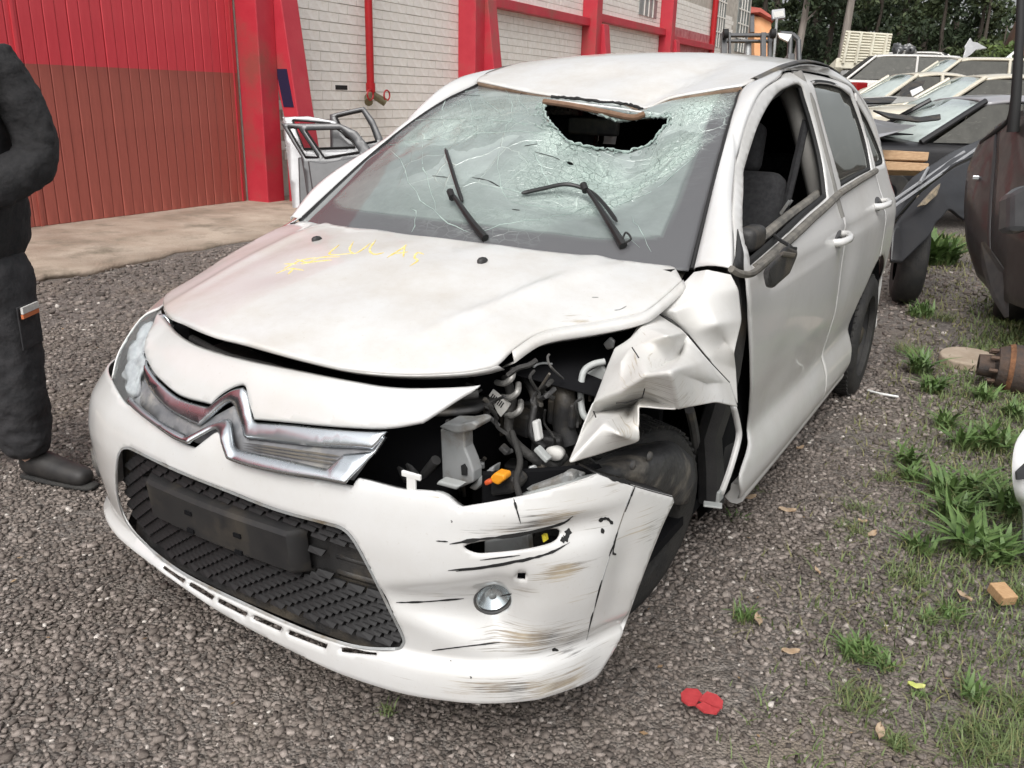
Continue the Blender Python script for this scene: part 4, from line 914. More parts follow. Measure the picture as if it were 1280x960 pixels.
# ------------------------------------------------ left front wing, crushed: upper rear sheet and crumpled lower sheet
def ptx(px, py, x): return at(px, py, x=x)
def crumple(name, pts, faces, mat_, par, levels=3, soft=5, pos=ptx, crease=(), thick=.003, noise=.003, scuffv=None):
    ids = list(pts); V = [pos(*pts[k]) for k in ids]; ix = {k: i for i, k in enumerate(ids)}
    bm = bmesh.new(); vs = [bm.verts.new(v) for v in V]
    for f in faces: bm.faces.new([vs[ix[k]] for k in f])
    cl = bm.edges.layers.float.new('crease_edge')
    for e in bm.edges:
        k = {ids[e.verts[0].index] if e.verts[0].index >= 0 else None, None}
    bm.verts.index_update()
    for e in bm.edges:
        a, b = ids[e.verts[0].index], ids[e.verts[1].index]
        e[cl] = .25
        if e.is_boundary: e[cl] = .8
        elif (a, b) in crease or (b, a) in crease: e[cl] = 1.0
    me = bpy.data.meshes.new(name); bm.to_mesh(me); bm.free(); me.materials.append(mat_)
    for p in me.polygons: p.use_smooth = True
    if scuffv:
        at_ = me.attributes.new('scuff', 'FLOAT', 'POINT'); at_.data.foreach_set('value', np.array([scuffv.get(k, 0) for k in ids], np.float32))
    o = link(bpy.data.objects.new(name, me), par)
    m = o.modifiers.new('s', 'SUBSURF'); m.subdivision_type = 'SIMPLE'; m.levels = levels+1; m.render_levels = levels+1
    m = o.modifiers.new('r', 'SMOOTH'); m.factor = .5; m.iterations = soft
    tx = bpy.data.textures.new(name+'_ripples', 'CLOUDS'); tx.noise_scale = .06
    m = o.modifiers.new('d', 'DISPLACE'); m.texture = tx; m.strength = noise*2; m.mid_level = .5; m.texture_coords = 'GLOBAL'
    m = o.modifiers.new('t', 'SOLIDIFY'); m.thickness = thick; m.offset = 0
    return o
up = {'a': (868, 340, .715), 'b': (884, 336, .765), 'c': (914, 343, .815), 'd': (925, 362, .845), 'e': (928, 400, .86), 'f': (918, 440, .86), 'g': (845, 362, .70), 'h': (822, 390, .69), 'i': (842, 388, .745), 'j': (880, 370, .79), 'k': (895, 405, .835), 'l': (858, 417, .765), 'm': (885, 450, .815), 'n': (921, 462, .855), 'o': (912, 480, .85), 'p': (922, 508, .865), 'q': (905, 425, .835)}
upf = [('a', 'b', 'j', 'g'), ('b', 'c', 'd', 'j'), ('g', 'j', 'i', 'h'), ('j', 'd', 'e', 'k'), ('i', 'j', 'k', 'l'), ('h', 'i', 'l'), ('k', 'e', 'f', 'q'), ('l', 'k', 'q', 'm'), ('q', 'f', 'n', 'm'), ('m', 'n', 'p', 'o')]
crumple('front_wing_upper', up, upf, M['wingwhite'], CAR, crease=[('q', 'f'), ('k', 'q')], noise=.0006, soft=14)
lo = {'h': (821, 391, .695), 'l': (858, 416, .77), 'm': (886, 450, .82), 'o': (913, 479, .85), 'p': (922, 509, .868),
      'r': (800, 404, .68), 's': (788, 424, .685), 't': (768, 436, .665), 'u': (758, 462, .68), 'v': (742, 502, .70), 'w': (726, 540, .735), 'x': (710, 580, .765),
      'y': (799, 551, .83), 'z': (798, 508, .815), 'A': (848, 512, .885), 'B': (895, 503, .875), 'N1': (808, 469, .84), 'N2': (790, 433, .715), 'C': (800, 410, .70), 'D': (835, 420, .81), 'E': (852, 443, .765), 'G': (838, 464, .895), 'H': (880, 478, .84), 'I': (775, 490, .775), 'J': (803, 497, .775), 'K': (744, 516, .69), 'L': (790, 508, .715), 'O': (775, 545, .835), 'Q': (755, 530, .80), 'S': (777, 452, .735)}
lof = [('h', 'l', 'D', 'C'), ('h', 'C', 's', 'r'), ('C', 'N2', 't', 's'), ('C', 'D', 'N2'), ('D', 'l', 'E'), ('N2', 'D', 'E', 'N1'), ('E', 'l', 'm', 'G'), ('N1', 'E', 'G'), ('G', 'm', 'o', 'H'), ('G', 'H', 'B', 'A'), ('H', 'o', 'p', 'B'), ('N1', 'G', 'A', 'J'), ('J', 'A', 'z'),
       ('t', 'N2', 'S', 'u'), ('N2', 'N1', 'I', 'S'), ('u', 'S', 'I', 'v'), ('I', 'N1', 'J', 'L'), ('v', 'I', 'L', 'K'), ('v', 'K', 'w'), ('J', 'z', 'L'), ('K', 'L', 'Q'), ('L', 'z', 'y', 'O'), ('L', 'O', 'Q'), ('K', 'Q', 'x', 'w'), ('Q', 'O', 'y', 'x')]
lw = crumple('front_wing_crumpled', lo, lof, M['wingwhite'], CAR, levels=3, crease=[('N2', 'N1'), ('N1', 'J'), ('N1', 'G'), ('E', 'N1'), ('D', 'E'), ('D', 'C'), ('K', 'L'), ('I', 'L'), ('J', 'L'), ('G', 'A'), ('C', 'N2'), ('N1', 'I'), ('L', 'Q'), ('l', 'E')], noise=.0016, soft=4,
            scuffv={'N1': .42, 'J': .5, 'I': .4, 'L': .45, 'O': .5, 'y': .35, 'A': .45, 'B': .35, 'G': .25, 'N2': .3, 'C': .35, 'h': .3, 'p': .3, 'Q': .2, 'z': .35})
lw['label'] = 'crumpled torn front wing sheet with scrape marks'
def line3(name, lst, mat_, par, r=.002):
    for ln in lst: tube(name, cr_run([ptx(*p) for p in ln], 4), r, mat_, par, n=5)
line3('torn_paint_edge', [[(820, 391, .705), (840, 400, .75), (858, 417, .79)], [(858, 417, .79), (885, 449, .835), (912, 478, .867)], [(790, 434, .757), (800, 450, .776), (808, 469, .80)], [(808, 470, .80), (806, 485, .808), (803, 497, .817)], [(778, 448, .715), (776, 465, .72), (774, 475, .73)], [(772, 490, .745), (790, 480, .775), (806, 470, .797)], [(803, 497, .815), (785, 503, .783), (770, 504, .76)], [(742, 514, .755), (745, 522, .76)]], M['black'], lw, .0014)
# narrow rear flange of the wing and the bracket at its foot
P = [(921, 508, .855), (926, 530, .862), (927, 548, .865), (917, 585, .862), (905, 618, .85)]
P = cr_run([ptx(*p) for p in P], 5); fl_ = loft('wing_rear_flange', [P, P+np.array([-.016, -.006, 0])], M['white'], CAR, thick=.004)
V, F = merge([box_vf(ptx(891, 631, .84), (.05, .03, .006), rotm('Z', .3)), box_vf(ptx(900, 619, .84), (.008, .05, .035))]); mesh('wing_bracket', V, F, M['galv'], CAR, smooth=False, bevel=.002)
# dark A post behind the gap, hinge post
P = f_side(np.full(8, .345), np.linspace(.25, .96, 8)); P[:, 0] -= .06; tube('hinge_post', P, .04, M['black_plastic'], CAR, n=8)
# crushed plastic arch liner over the tyre
g = [[(742, 582, .70), (765, 568, .70), (800, 556, .70), (835, 548, .71), (860, 556, .70)],
     [(750, 594, .755), (770, 585, .765), (800, 575, .785), (838, 568, .80), (866, 580, .775)],
     [(770, 602, .75), (790, 605, .78), (815, 606, .80), (845, 600, .805), (867, 602, .78)],
     [(790, 616, .74), (800, 622, .75), (825, 626, .765), (848, 630, .775), (858, 628, .76)]]
ln_ = loft('arch_liner', [[ptx(*p) for p in r] for r in g], mat('liner_plastic', (.03, .03, .032), (.06, .06, .06), 14, .6, bump=.5, bscale=25, c3=(.20, .18, .15), s3=8), CAR, n=6, thick=.004)
for p in ((790, 581, .795), (811, 570, .80)):
    V, F = lathe_vf([(0, .012), (.006, .010), (.008, .001)], 12); mesh('liner_clip', V+ptx(*p), F, M['grey_plastic'], ln_)
loft('liner_rear', [[ptx(866, 545, .66), ptx(868, 600, .66), ptx(872, 650, .66)], [ptx(905, 508, .70), ptx(915, 560, .74), ptx(895, 625, .78)]], M['void'], CAR, thick=.004, n=4)
tube('liner_rib', cr_run([ptx(862, 512, .74), ptx(868, 540, .73), ptx(872, 575, .72), ptx(880, 605, .72)], 4), .014, M['grey_plastic'], CAR, n=8)
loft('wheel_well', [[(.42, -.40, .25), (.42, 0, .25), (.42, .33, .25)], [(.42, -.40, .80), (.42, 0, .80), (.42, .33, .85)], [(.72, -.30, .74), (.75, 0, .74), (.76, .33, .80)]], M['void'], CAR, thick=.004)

# ------------------------------------------------ engine bay seen through the torn corner
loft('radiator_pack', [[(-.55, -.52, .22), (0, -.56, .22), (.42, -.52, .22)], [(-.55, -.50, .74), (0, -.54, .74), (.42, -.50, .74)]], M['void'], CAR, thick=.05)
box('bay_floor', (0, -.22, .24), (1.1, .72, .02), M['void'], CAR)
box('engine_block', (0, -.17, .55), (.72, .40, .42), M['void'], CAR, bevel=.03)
def ptd(px, py, y): return at(px, py, y=y)
# upright lamp bracket
def pxface(name, loop, y, thick, m, par, bevel=.004):
    V, F = poly_prism([ptd(a, b, y+(c[0] if c else 0)) for a, b, *c in loop], (0, thick, 0)); return fixn(mesh(name, V, F, m, par, smooth=False, bevel=bevel))
br = pxface('lamp_bracket', [(550, 536), (569, 541), (580, 537), (581, 560), (588, 577), (592, 590), (592, 603), (575, 610), (553, 606), (552, 580)], -.56, .035, M['steel'], CAR)
pxface('bracket_cap', [(548, 534), (556, 529), (575, 530), (590, 527), (597, 531), (594, 537), (580, 541), (568, 542)], -.575, .06, M['steel'], br)
V, F = lathe_vf([(0, .011), (.008, .011), (.010, .004)], 8, 'z'); mesh('bolt', V+ptd(563, 530, -.55), F, M['grey_plastic'], br)
pxface('bracket_slot', [(576, 582), (580, 580), (583, 586), (583, 594), (577, 594)], -.566, .004, M['black'], br, 0)
pxface('mount_tab', [(544, 606), (548, 601), (575, 608), (570, 613)], -.62, .03, M['galv'], CAR)
rail = pxface('lower_rail', [(585, 610), (612, 585), (618, 582), (616, 592), (594, 614)], -.54, .03, M['steel'], CAR)
orange_ = pxface('connector_plug', [(612, 597), (618, 591), (630, 594), (631, 600), (622, 607), (614, 603)], -.585, .03, M['orange'], CAR)
pxface('plug_tip', [(604, 602), (612, 599), (614, 605), (606, 608)], -.59, .02, mat('orange_red_plastic', (.6, .10, .03), rough=.4), orange_)
pxface('fuse_carrier', [(600, 606), (615, 598), (640, 596), (648, 606), (640, 618), (612, 622)], -.555, .05, M['black_plastic'], CAR, .008)
lab = pxface('paper_label', [(611, 494), (616, 487), (638, 505), (634, 512), (626, 521), (622, 516)], -.42, .004, M['paper'], CAR, 0)
for k in range(7):
    t = k/6; a = np.array((616, 492))+np.array((13, 11))*t; pxface('print_bar', [tuple(a), tuple(a+(1.1, .9)), tuple(a+(-3, 7)), tuple(a+(-4.1, 6.1))], -.4215, .001, M['black'], lab, 0)
for (x, y) in ((640, 488), (643, 510), (633, 470)):
    tube('hose_clamp', cr_run([ptd(x-12, y+8, -.40), ptd(x-2, y+9, -.43), ptd(x+7, y+2, -.43), ptd(x+8, y-8, -.40)], 5), .007, mat('foil_wrap', (.18, .18, .17), (.36, .35, .33), 60, .45, .3), CAR, n=8)
tube('coolant_hose', cr_run([ptd(632, 470, -.38), ptd(640, 500, -.40), ptd(636, 540, -.42), ptd(660, 568, -.45), ptd(690, 582, -.42), ptd(706, 570, -.38)], 6), .011, M['rubber'], CAR)
tube('wiring_loom', cr_run([ptd(640, 540, -.45), ptd(650, 575, -.5), ptd(645, 600, -.55), ptd(650, 622, -.58)], 6), .007, M['rubber'], CAR)
tube('wiring_loom', cr_run([ptd(655, 470, -.30), ptd(668, 500, -.34), ptd(664, 540, -.38), ptd(680, 560, -.38)], 6), .009, M['black_plastic'], CAR)
tube('bent_pipe', cr_run([ptd(664, 470, -.30), ptd(668, 458, -.30), ptd(678, 454, -.28), ptd(690, 455, -.26)], 6), .003, M['steel'], CAR)
tube('intake_duct', cr_run([ptd(700, 480, -.28), ptd(706, 500, -.30), ptd(704, 530, -.30), ptd(712, 555, -.30)], 6), .026, M['black_plastic'], CAR, n=12)
pxface('relay_cap', [(664, 527), (671, 526), (675, 551), (668, 553)], -.42, .02, M['tape'], CAR)
V, F = lathe_vf([(-.03, .001), (-.028, .025), (0, .032), (.01, .028), (.012, .001)], 18, 'y'); mesh('washer_cap', V*np.array([.7, -.7, .5])+ptd(693, 567, -.42), F, M['paper'], CAR)
pxface('lamp_carrier', [(655, 612), (680, 603), (700, 595), (706, 590), (716, 592), (718, 600), (714, 606), (690, 612), (665, 618)], -.52, .03, M['steel'], CAR, .01)
pxface('lower_beam', [(630, 628), (660, 616), (715, 602), (740, 596), (740, 603), (700, 616), (640, 632)], -.53, .03, M['galv'], CAR, .004)
# broken lamp frame hanging behind the wing
fr_ = tube('lamp_frame', cr_run([ptd(756, 452, -.22), ptd(740, 456, -.24), ptd(729, 466, -.26), ptd(726, 490, -.28), ptd(728, 515, -.30), ptd(735, 525, -.30)], 6), .008, M['galv'], CAR)
pxface('frame_web', [(730, 468), (752, 456), (762, 470), (748, 480), (740, 474)], -.22, .01, M['galv'], fr_)
pxface('slip_ring', [(753, 430), (762, 421), (768, 426), (766, 436), (758, 438)], -.12, .01, M['steel'], CAR)
for k, (a, b) in enumerate((((495, 570), (510, 600)), ((508, 570), (522, 600)), ((525, 600), (545, 575)))):
    tube('condenser_pipe', [ptd(*a, -.5), ptd(*b, -.52)], .012, M['grey_plastic'], CAR)
for k in range(14):   # dark clutter of pipes and boxes
    x, y = rnd.uniform(470, 740), rnd.uniform(480, 590); box('engine_part', ptd(x, y, rnd.uniform(-.36, -.26)), (rnd.uniform(.03, .1), .05, rnd.uniform(.03, .09)), M['black_plastic'], CAR, bevel=.008, rz=rnd.uniform(-.4, .4))
pxface('yellow_marker', [(677, 669), (681, 669), (683, 676), (679, 678)], -.60, .01, M['yellow'], CAR, 0)
pxface('inner_beam', [(605, 676), (660, 668), (662, 690), (605, 695)], -.58, .02, M['steel'], CAR)
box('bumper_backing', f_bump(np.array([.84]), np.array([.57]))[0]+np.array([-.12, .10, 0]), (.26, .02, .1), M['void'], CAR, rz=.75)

# ------------------------------------------------ mirror hanging by its cable
mp_ = [(985, 306), (998, 312), (997, 321), (988, 342), (970, 358), (964, 357), (961, 343), (963, 332), (976, 319)]
V, F = poly_prism([ptx(a, b, .945) for a, b in mp_], RC[2]*.05); mo_ = fixn(mesh('door_mirror', V, F, M['black_plastic'], CAR, smooth=False, bevel=.014))
V, F = poly_prism([ptx(a, b, .95) for a, b in [(980, 313), (996, 316), (993, 322), (978, 320)]], RC[2]*.04); fixn(mesh('mirror_collar', V, F, M['grey_plastic'], mo_, smooth=False, bevel=.004))
V, F = poly_prism([ptx(a, b, .935) for a, b in [(984, 307), (997, 308), (995, 319), (982, 318)]], RC[2]*.03); fixn(mesh('mirror_stub', V, F, M['black'], mo_, smooth=False, bevel=.004))
tube('mirror_cable', cr_run([ptx(968, 294, .80), ptx(975, 300, .86), ptx(985, 306, .91), ptx(991, 311, .91)], 6), .005, M['black'], mo_, n=6)

# ------------------------------------------------ interior
def cushion(name, c, s, m, par, rx=0):
    V, F = box_vf((0, 0, 0), s); V = V@rotm('X', rx).T+np.array(c); o = mesh(name, V, F, m, par, bevel=min(s)*.35); o.modifiers['bevel'].segments = 4; return o
for sx in (-.37, .37):
    st = cushion('front_seat', (sx, 1.10, .50), (.50, .52, .18), M['seat'], CAR, .12)
    cushion('seat_back', (sx, 1.42, .82), (.50, .16, .62), M['seat'], st, -.28); cushion('head_rest', (sx, 1.52, 1.21), (.27, .10, .19), M['seat'], st, -.2)
rb = cushion('rear_bench', (0, 2.05, .52), (1.3, .5, .2), M['seat'], CAR, .1); cushion('bench_back', (0, 2.38, .86), (1.3, .16, .58), M['seat'], rb, -.3)
loft('dashboard', [[(-.70, .40, .62), (0, .36, .60), (.70, .40, .62)], [(-.70, .62, .72), (0, .66, .70), (.70, .62, .72)], [(-.72, .56, .93), (0, .52, .94), (.72, .56, .93)], [(-.70, .30, .955), (0, .12, .965), (.70, .30, .955)]], M['dash'], CAR, thick=.01, n=5)
sw = np.array([(.37+.18*math.cos(t), .80+.06*math.sin(t), .88+.17*math.sin(t)) for t in np.linspace(0, 2*PI, 25)]); tube('steering_wheel', sw, .015, M['black_plastic'], CAR)
cushion('wheel_hub', (.37, .82, .87), (.16, .06, .13), M['black_plastic'], CAR); tube('steering_column', [(.37, .80, .86), (.37, .55, .75)], .04, M['black_plastic'], CAR)
tube('seat_belt', [(.66, 1.50, 1.32), (.63, 1.47, 1.0), (.62, 1.45, .62)], .016, M['seat'], CAR, n=6)
for dy in (0, .03): box('belt_buckle', (.635, 1.44+dy, 1.0), (.012, .012, .06), M['steel'], CAR, R=rotm('Y', .5))
loft('door_card', [[(.79, .42, .3), (.79, 1.0, .3), (.79, 1.52, .3)], [(.755, .42, .9), (.76, 1.0, .96), (.76, 1.52, 1.0)]], M['dash'], CAR, thick=.02, n=4)
tube('door_grab', cr_run([(.74, .55, .80), (.72, .62, .84), (.72, .72, .84), (.74, .80, .80)], 4), .014, M['lining'], CAR)
cushion('mirror_base', (.77, .50, 1.01), (.06, .14, .07), M['black_plastic'], CAR)
cushion('speaker_pod', (.72, .55, .95), (.08, .1, .08), M['lining'], CAR)
cushion('interior_mirror', (.02, 1.0, 1.28), (.20, .03, .06), M['black_plastic'], CAR)
for sx in (-.2, .2): cushion('sun_visor', (sx*1.8, 1.16, 1.35), (.30, .14, .015), M['dash'], CAR, .2)

# torn header strip and mastic bead along the break
P = cr_run([on_ws(a, b, .012) for a, b in ((681, 131), (715, 136), (755, 144), (790, 151), (806, 147))], 6); hdm = tube('torn_header_strip', P, .010, mat('brown_foam', (.15, .085, .05), (.24, .15, .10), 15, .9), CAR, n=8)
P = cr_run([on_ws(a, b, .010) for a, b in ((690, 124), (715, 126), (750, 130), (780, 133), (803, 139))], 8)+rng.normal(0, .0012, (33, 3)); tube('mastic_bead', P, .0055*rng.uniform(.7, 1.3, 33), M['black'], hdm, n=6)
P = cr_run([on_ws(a, b, .010) for a, b in ((692, 129), (725, 133), (765, 138), (803, 144))], 6); tube('header_lip', P, .004, M['tape'], hdm, n=6)
# small wiring, clips and boxes crowding the torn-open bay
for k in range(26):
    x, y, yy = rnd.uniform(560, 735), rnd.uniform(440, 600), rnd.uniform(-.5, -.25); pts_ = [ptd(x, y, yy)]
    for j in range(3): x += rnd.uniform(-16, 16); y += rnd.uniform(4, 18); pts_.append(ptd(x, y, yy+rnd.uniform(-.04, .04)))
    tube('engine_wire', cr_run(pts_, 4), rnd.uniform(.0025, .006), [M['rubber'], M['black_plastic'], M['grey_plastic'], M['rubber']][k % 4], CAR, n=6)
for k in range(16):
    x, y = rnd.uniform(600, 735), rnd.uniform(560, 612); box('engine_fitting', ptd(x, y, rnd.uniform(-.5, -.42)), (rnd.uniform(.012, .04), .02, rnd.uniform(.01, .03)), [M['steel'], M['grey_plastic'], M['black_plastic'], M['galv']][k % 4], CAR, bevel=.003, R=rotm('Y', rnd.uniform(-1, 1))@rotm('Z', rnd.uniform(-1, 1)))

# ragged crushed rim of the hole and glass crumbs along it
hr = f_ws(hq_[:, 0], hq_[:, 1]); hr = np.vstack([hr, hr[:1]]); tube('crushed_glass_rim', hr+np.array([0, -.002, .004])+rng.normal(0, .0016, hr.shape), .0035*rng.uniform(.4, 1.6, len(hr)), M['crackline'], ws_o, n=5)
cr = []
for k in range(260):
    i = rng.integers(0, len(hq_)); q = hq_[i]+rng.normal(0, .022, 2)
    if inpoly(q[None], hq_)[0]: continue
    c = f_ws(q[:1], q[1:])[0]+np.array([0, -.003, .005]); cr.append(box_vf(c, rng.uniform(.002, .0055, 3), rotm('X', rng.uniform(0, 3))@rotm('Z', rng.uniform(0, 3))))
V, F = merge(cr); gc_ = mesh('glass_crumbs', V, F, M['crackline'], ws_o, smooth=False); gc_['kind'] = 'stuff'
# ================================================================== GROUND
def ground_mat():
    m, nt, b = newmat('gravel_soil'); L = nt.links; tc = nd(nt, 'TexCoord')
    v = nd(nt, 'TexVoronoi', Scale=62); L.new(tc.outputs['Object'], v.inputs['Vector'])
    v2 = nd(nt, 'TexVoronoi', Scale=120); L.new(tc.outputs['Object'], v2.inputs['Vector'])
    n = nd(nt, 'TexNoise', Scale=1.1, Detail=8, Roughness=.65); L.new(tc.outputs['Object'], n.inputs['Vector'])
    c1 = ramp(nt, v.outputs['Color'], [(.2, (.11, .095, .083)), (.8, (.22, .195, .175))])
    soil = ramp(nt, n.outputs[0], [(.35, (.14, .112, .088)), (.65, (.23, .19, .15))])
    f = ramp(nt, n.outputs[0], [(.50, (0, 0, 0)), (.66, (.8, .8, .8))])
    L.new(mixc(nt, f.outputs[0], c1.outputs[0], soil.outputs[0]), b.inputs['Base Color']); b.inputs['Roughness'].default_value = .9
    bp = nd(nt, 'Bump', Strength=.8); bp.inputs['Distance'].default_value = .012
    L.new(math_(nt, 'ADD', v.outputs['Distance'], v2.outputs['Distance']), bp.inputs['Height']); bp.invert = True; L.new(bp.outputs[0], b.inputs['Normal'])
    return m
gx = np.r_[-90, -40, -20, np.linspace(-10, 6, 60), 20, 40, 90]; gy = np.r_[-90, -30, -8, np.linspace(-3, 12, 60), 20, 40, 80, 140]
def ground_z(x, y): return .012*np.sin(1.7*x+.4)*np.sin(1.3*y)+.008*np.sin(4.1*x+1)*np.sin(3.7*y+2)-.006
GX, GY = np.meshgrid(gx, gy, indexing='ij'); near = (np.abs(GX) < 11) & (GY > -4) & (GY < 13)
GZ = np.where(near, ground_z(GX, GY), -.006); nx_, ny_ = GX.shape
V = np.stack([GX, GY, GZ], -1).reshape(-1, 3); F = [(i*ny_+j, (i+1)*ny_+j, (i+1)*ny_+j+1, i*ny_+j+1) for i in range(nx_-1) for j in range(ny_-1)]
tag(mesh('ground', V, F, ground_mat(), None), kind='structure')
# loose crushed stone, real chips where they can be told apart
def scatter_chips():
    C0 = np.array([.9, -1.1]); pts, siz = [], []
    for r0, r1, sp, s0, s1 in ((0, 2.7, .0145, .0045, .0100), (2.7, 4.8, .027, .007, .014), (4.8, 8.0, .060, .010, .02)):
        a = np.arange(-6.5, 4.2, sp); b_ = np.arange(-1.9, 7.5, sp); X, Y = np.meshgrid(a, b_); P = np.stack([X.ravel(), Y.ravel()], 1); P = P+rng.uniform(-.55, .55, P.shape)*sp
        r = np.hypot(*(P-C0).T); k = (r >= r0) & (r < r1) & ~((np.abs(P[:, 0]) < .5) & (P[:, 1] > -.2) & (P[:, 1] < 3))
        d = (np.c_[P, np.zeros(len(P))]-CAM)@RC.T; k &= (d[:, 2] > .3) & (np.abs(d[:, 0]) < .85*d[:, 2]+.3) & (-d[:, 1] < .75*d[:, 2])   # only where the yard is in sight of this spot
        k &= P[:, 0] > -4.75
        # sparse where weeds have taken over on the right
        g = np.clip((P[:, 0]-1.0-.1*P[:, 1])/.5, 0, 1)*.55; k &= rng.uniform(0, 1, len(P)) > g
        soil = np.sin(3.1*P[:, 0]+.8)*np.sin(2.7*P[:, 1]-.4)+.5*np.sin(8*P[:, 0]-3*P[:, 1])*np.sin(7*P[:, 1]+2); k &= ~((soil > .75) & (rng.uniform(0, 1, len(P)) < .6))
        P = P[k]; pts.append(P); siz.append(rng.uniform(s0, s1, len(P))*rng.choice([1, 1, 1, 1.35, .75], len(P)))
    P = np.vstack(pts); S = np.concatenate(siz); n = len(P)
    base = np.array([[x, y, z] for x in (-1, 1) for y in (-1, 1) for z in (-1, 1)], float); Fb = np.array([(0, 1, 3, 2), (4, 6, 7, 5), (0, 4, 5, 1), (2, 3, 7, 6), (0, 2, 6, 4), (1, 5, 7, 3)])
    V = base[None]*rng.uniform(.45, 1.05, (n, 8, 3))*np.stack([rng.uniform(.7, 1.3, n), rng.uniform(.6, 1.0, n), rng.uniform(.35, .7, n)], 1)[:, None]
    V = V*S[:, None, None]; a = rng.uniform(0, 2*PI, n); t = rng.normal(0, .35, n); c_, s_ = np.cos(a)[:, None], np.sin(a)[:, None]; ct, st = np.cos(t)[:, None], np.sin(t)[:, None]
    y = V[..., 1]*ct-V[..., 2]*st; z = V[..., 1]*st+V[..., 2]*ct; x = V[..., 0]; X = x*c_-y*s_; Y = x*s_+y*c_
    zz = ground_z(P[:, 0], P[:, 1])+S*rng.uniform(.0, .45, n)
    W_ = np.stack([X+P[:, :1], Y+P[:, 1:], z+zz[:, None]], -1).reshape(-1, 3)
    F_ = (Fb[None]+(np.arange(n)*8)[:, None, None]).reshape(-1, 4)
    return W_, F_, np.repeat(np.clip(rng.normal(.47, .19, n)+.10*np.sin(2.3*P[:, 0]+1.1*P[:, 1])*np.sin(1.9*P[:, 1]-.7*P[:, 0]+1)+.06*np.sin(7*P[:, 0])*np.sin(6*P[:, 1]+2)+(rng.uniform(0, 1, n) > .998)*.6, 0, 1), 8)
m, nt, b = newmat('crushed_stone'); a = nd(nt, 'Attribute'); a.attribute_name = 'tint'
r = ramp(nt, a.outputs['Fac'], [(0, (.070, .059, .052)), (.35, (.150, .129, .114)), (.6, (.225, .197, .176)), (.85, (.34, .302, .275)), (1, (.60, .57, .53))])
tc = nd(nt, 'TexCoord'); n_ = nd(nt, 'TexNoise', Scale=260, Detail=3); nt.links.new(tc.outputs['Object'], n_.inputs['Vector'])
r2 = ramp(nt, n_.outputs[0], [(.3, (.75, .72, .70)), (.7, (1.15, 1.12, 1.1))]); mx = nd(nt, 'Mix', data_type='RGBA', blend_type='MULTIPLY'); mx.inputs[0].default_value = 1
nt.links.new(r.outputs[0], mx.inputs[6]); nt.links.new(r2.outputs[0], mx.inputs[7]); nt.links.new(mx.outputs[2], b.inputs['Base Color']); b.inputs['Roughness'].default_value = .85
V, F, tint = scatter_chips()
tag(fastmesh('gravel', V, F, m, attr={'tint': tint}), 'grey brown crushed stone gravel covering the yard', 'gravel', kind='stuff')

# ================================================================== WORKSHOP BUILDING along the left
W0 = np.array([-7.0, 4.0, 0]); wd = np.array([-.05, 1, 0]); wd /= np.linalg.norm(wd); wn = np.array([wd[1], -wd[0], 0])
def wp(u, z, o=0): return W0+wd*u+wn*o+np.array([0, 0, z])
def wbox_vf(u0, u1, z0, z1, o0, o1):
    V = [wp(u, z, o) for u in (u0, u1) for o in (o0, o1) for z in (z0, z1)]
    return np.array(V), [(0, 1, 3, 2), (4, 6, 7, 5), (0, 4, 5, 1), (2, 3, 7, 6), (0, 2, 6, 4), (1, 5, 7, 3)]
def wbox(name, u0, u1, z0, z1, o0, o1, m, par, bevel=0): return fixn(mesh(name, *wbox_vf(u0, u1, z0, z1, o0, o1), m, par, smooth=False, bevel=bevel))
M['red'] = mat('red_paint', (.46, .026, .045), (.52, .042, .060), 3, .5, c3=(.32, .07, .06), s3=1.5, bump=.1, bscale=30)
M['pipe_red'] = mat('glossy_red_paint', (.42, .008, .012), (.36, .01, .014), 5, .35)
M['brick'] = mat('white_painted_brick', (.90, .875, .83), (.80, .755, .69), 9, .85, bump=.5, bscale=50, c3=(.82, .79, .74), s3=1.0)
M['mortar'] = mat('grey_mortar', (.42, .38, .33), (.58, .54, .48), 5, .95, bump=.4, bscale=80)
m, nt, b = newmat('two_tone_gate_paint'); L = nt.links; tc = nd(nt, 'TexCoord'); sx_ = nd(nt, 'SeparateXYZ'); L.new(tc.outputs['Object'], sx_.inputs[0])
n1 = nd(nt, 'TexNoise', Scale=1.2, Detail=8, Roughness=.65); mp = nd(nt, 'Mapping'); mp.inputs['Scale'].default_value = (6, 3, .7); L.new(tc.outputs['Object'], mp.inputs[0]); L.new(mp.outputs[0], n1.inputs['Vector'])
lowc = ramp(nt, n1.outputs[0], [(.3, (.25, .062, .048)), (.55, (.38, .098, .074)), (.75, (.50, .15, .11))]); upc = ramp(nt, n1.outputs[0], [(.3, (.54, .036, .052)), (.7, (.66, .075, .09))])
st_ = math_(nt, 'GREATER_THAN', math_(nt, 'ADD', sx_.outputs[2], math_(nt, 'MULTIPLY', n1.outputs[0], .02)), 1.565)
L.new(mixc(nt, st_, lowc.outputs[0], upc.outputs[0]), b.inputs['Base Color']); b.inputs['Roughness'].default_value = .42; M['gate'] = m
BLD = empty('workshop_building', tuple(W0), 0, 'long white brick workshop with red gate, red buttresses and beam', 'building')
wall = wbox('brick_wall', 1.9, 27, 0, 5.2, -.3, 0, M['mortar'], BLD)
wbox('gate_wall', -14, 1.9, 2.9, 5.2, -.3, .02, M['red'], BLD)
gate = wbox('gate', -14, 1.9, .03, 2.9, -.10, -.02, M['void'], BLD)
plank = None
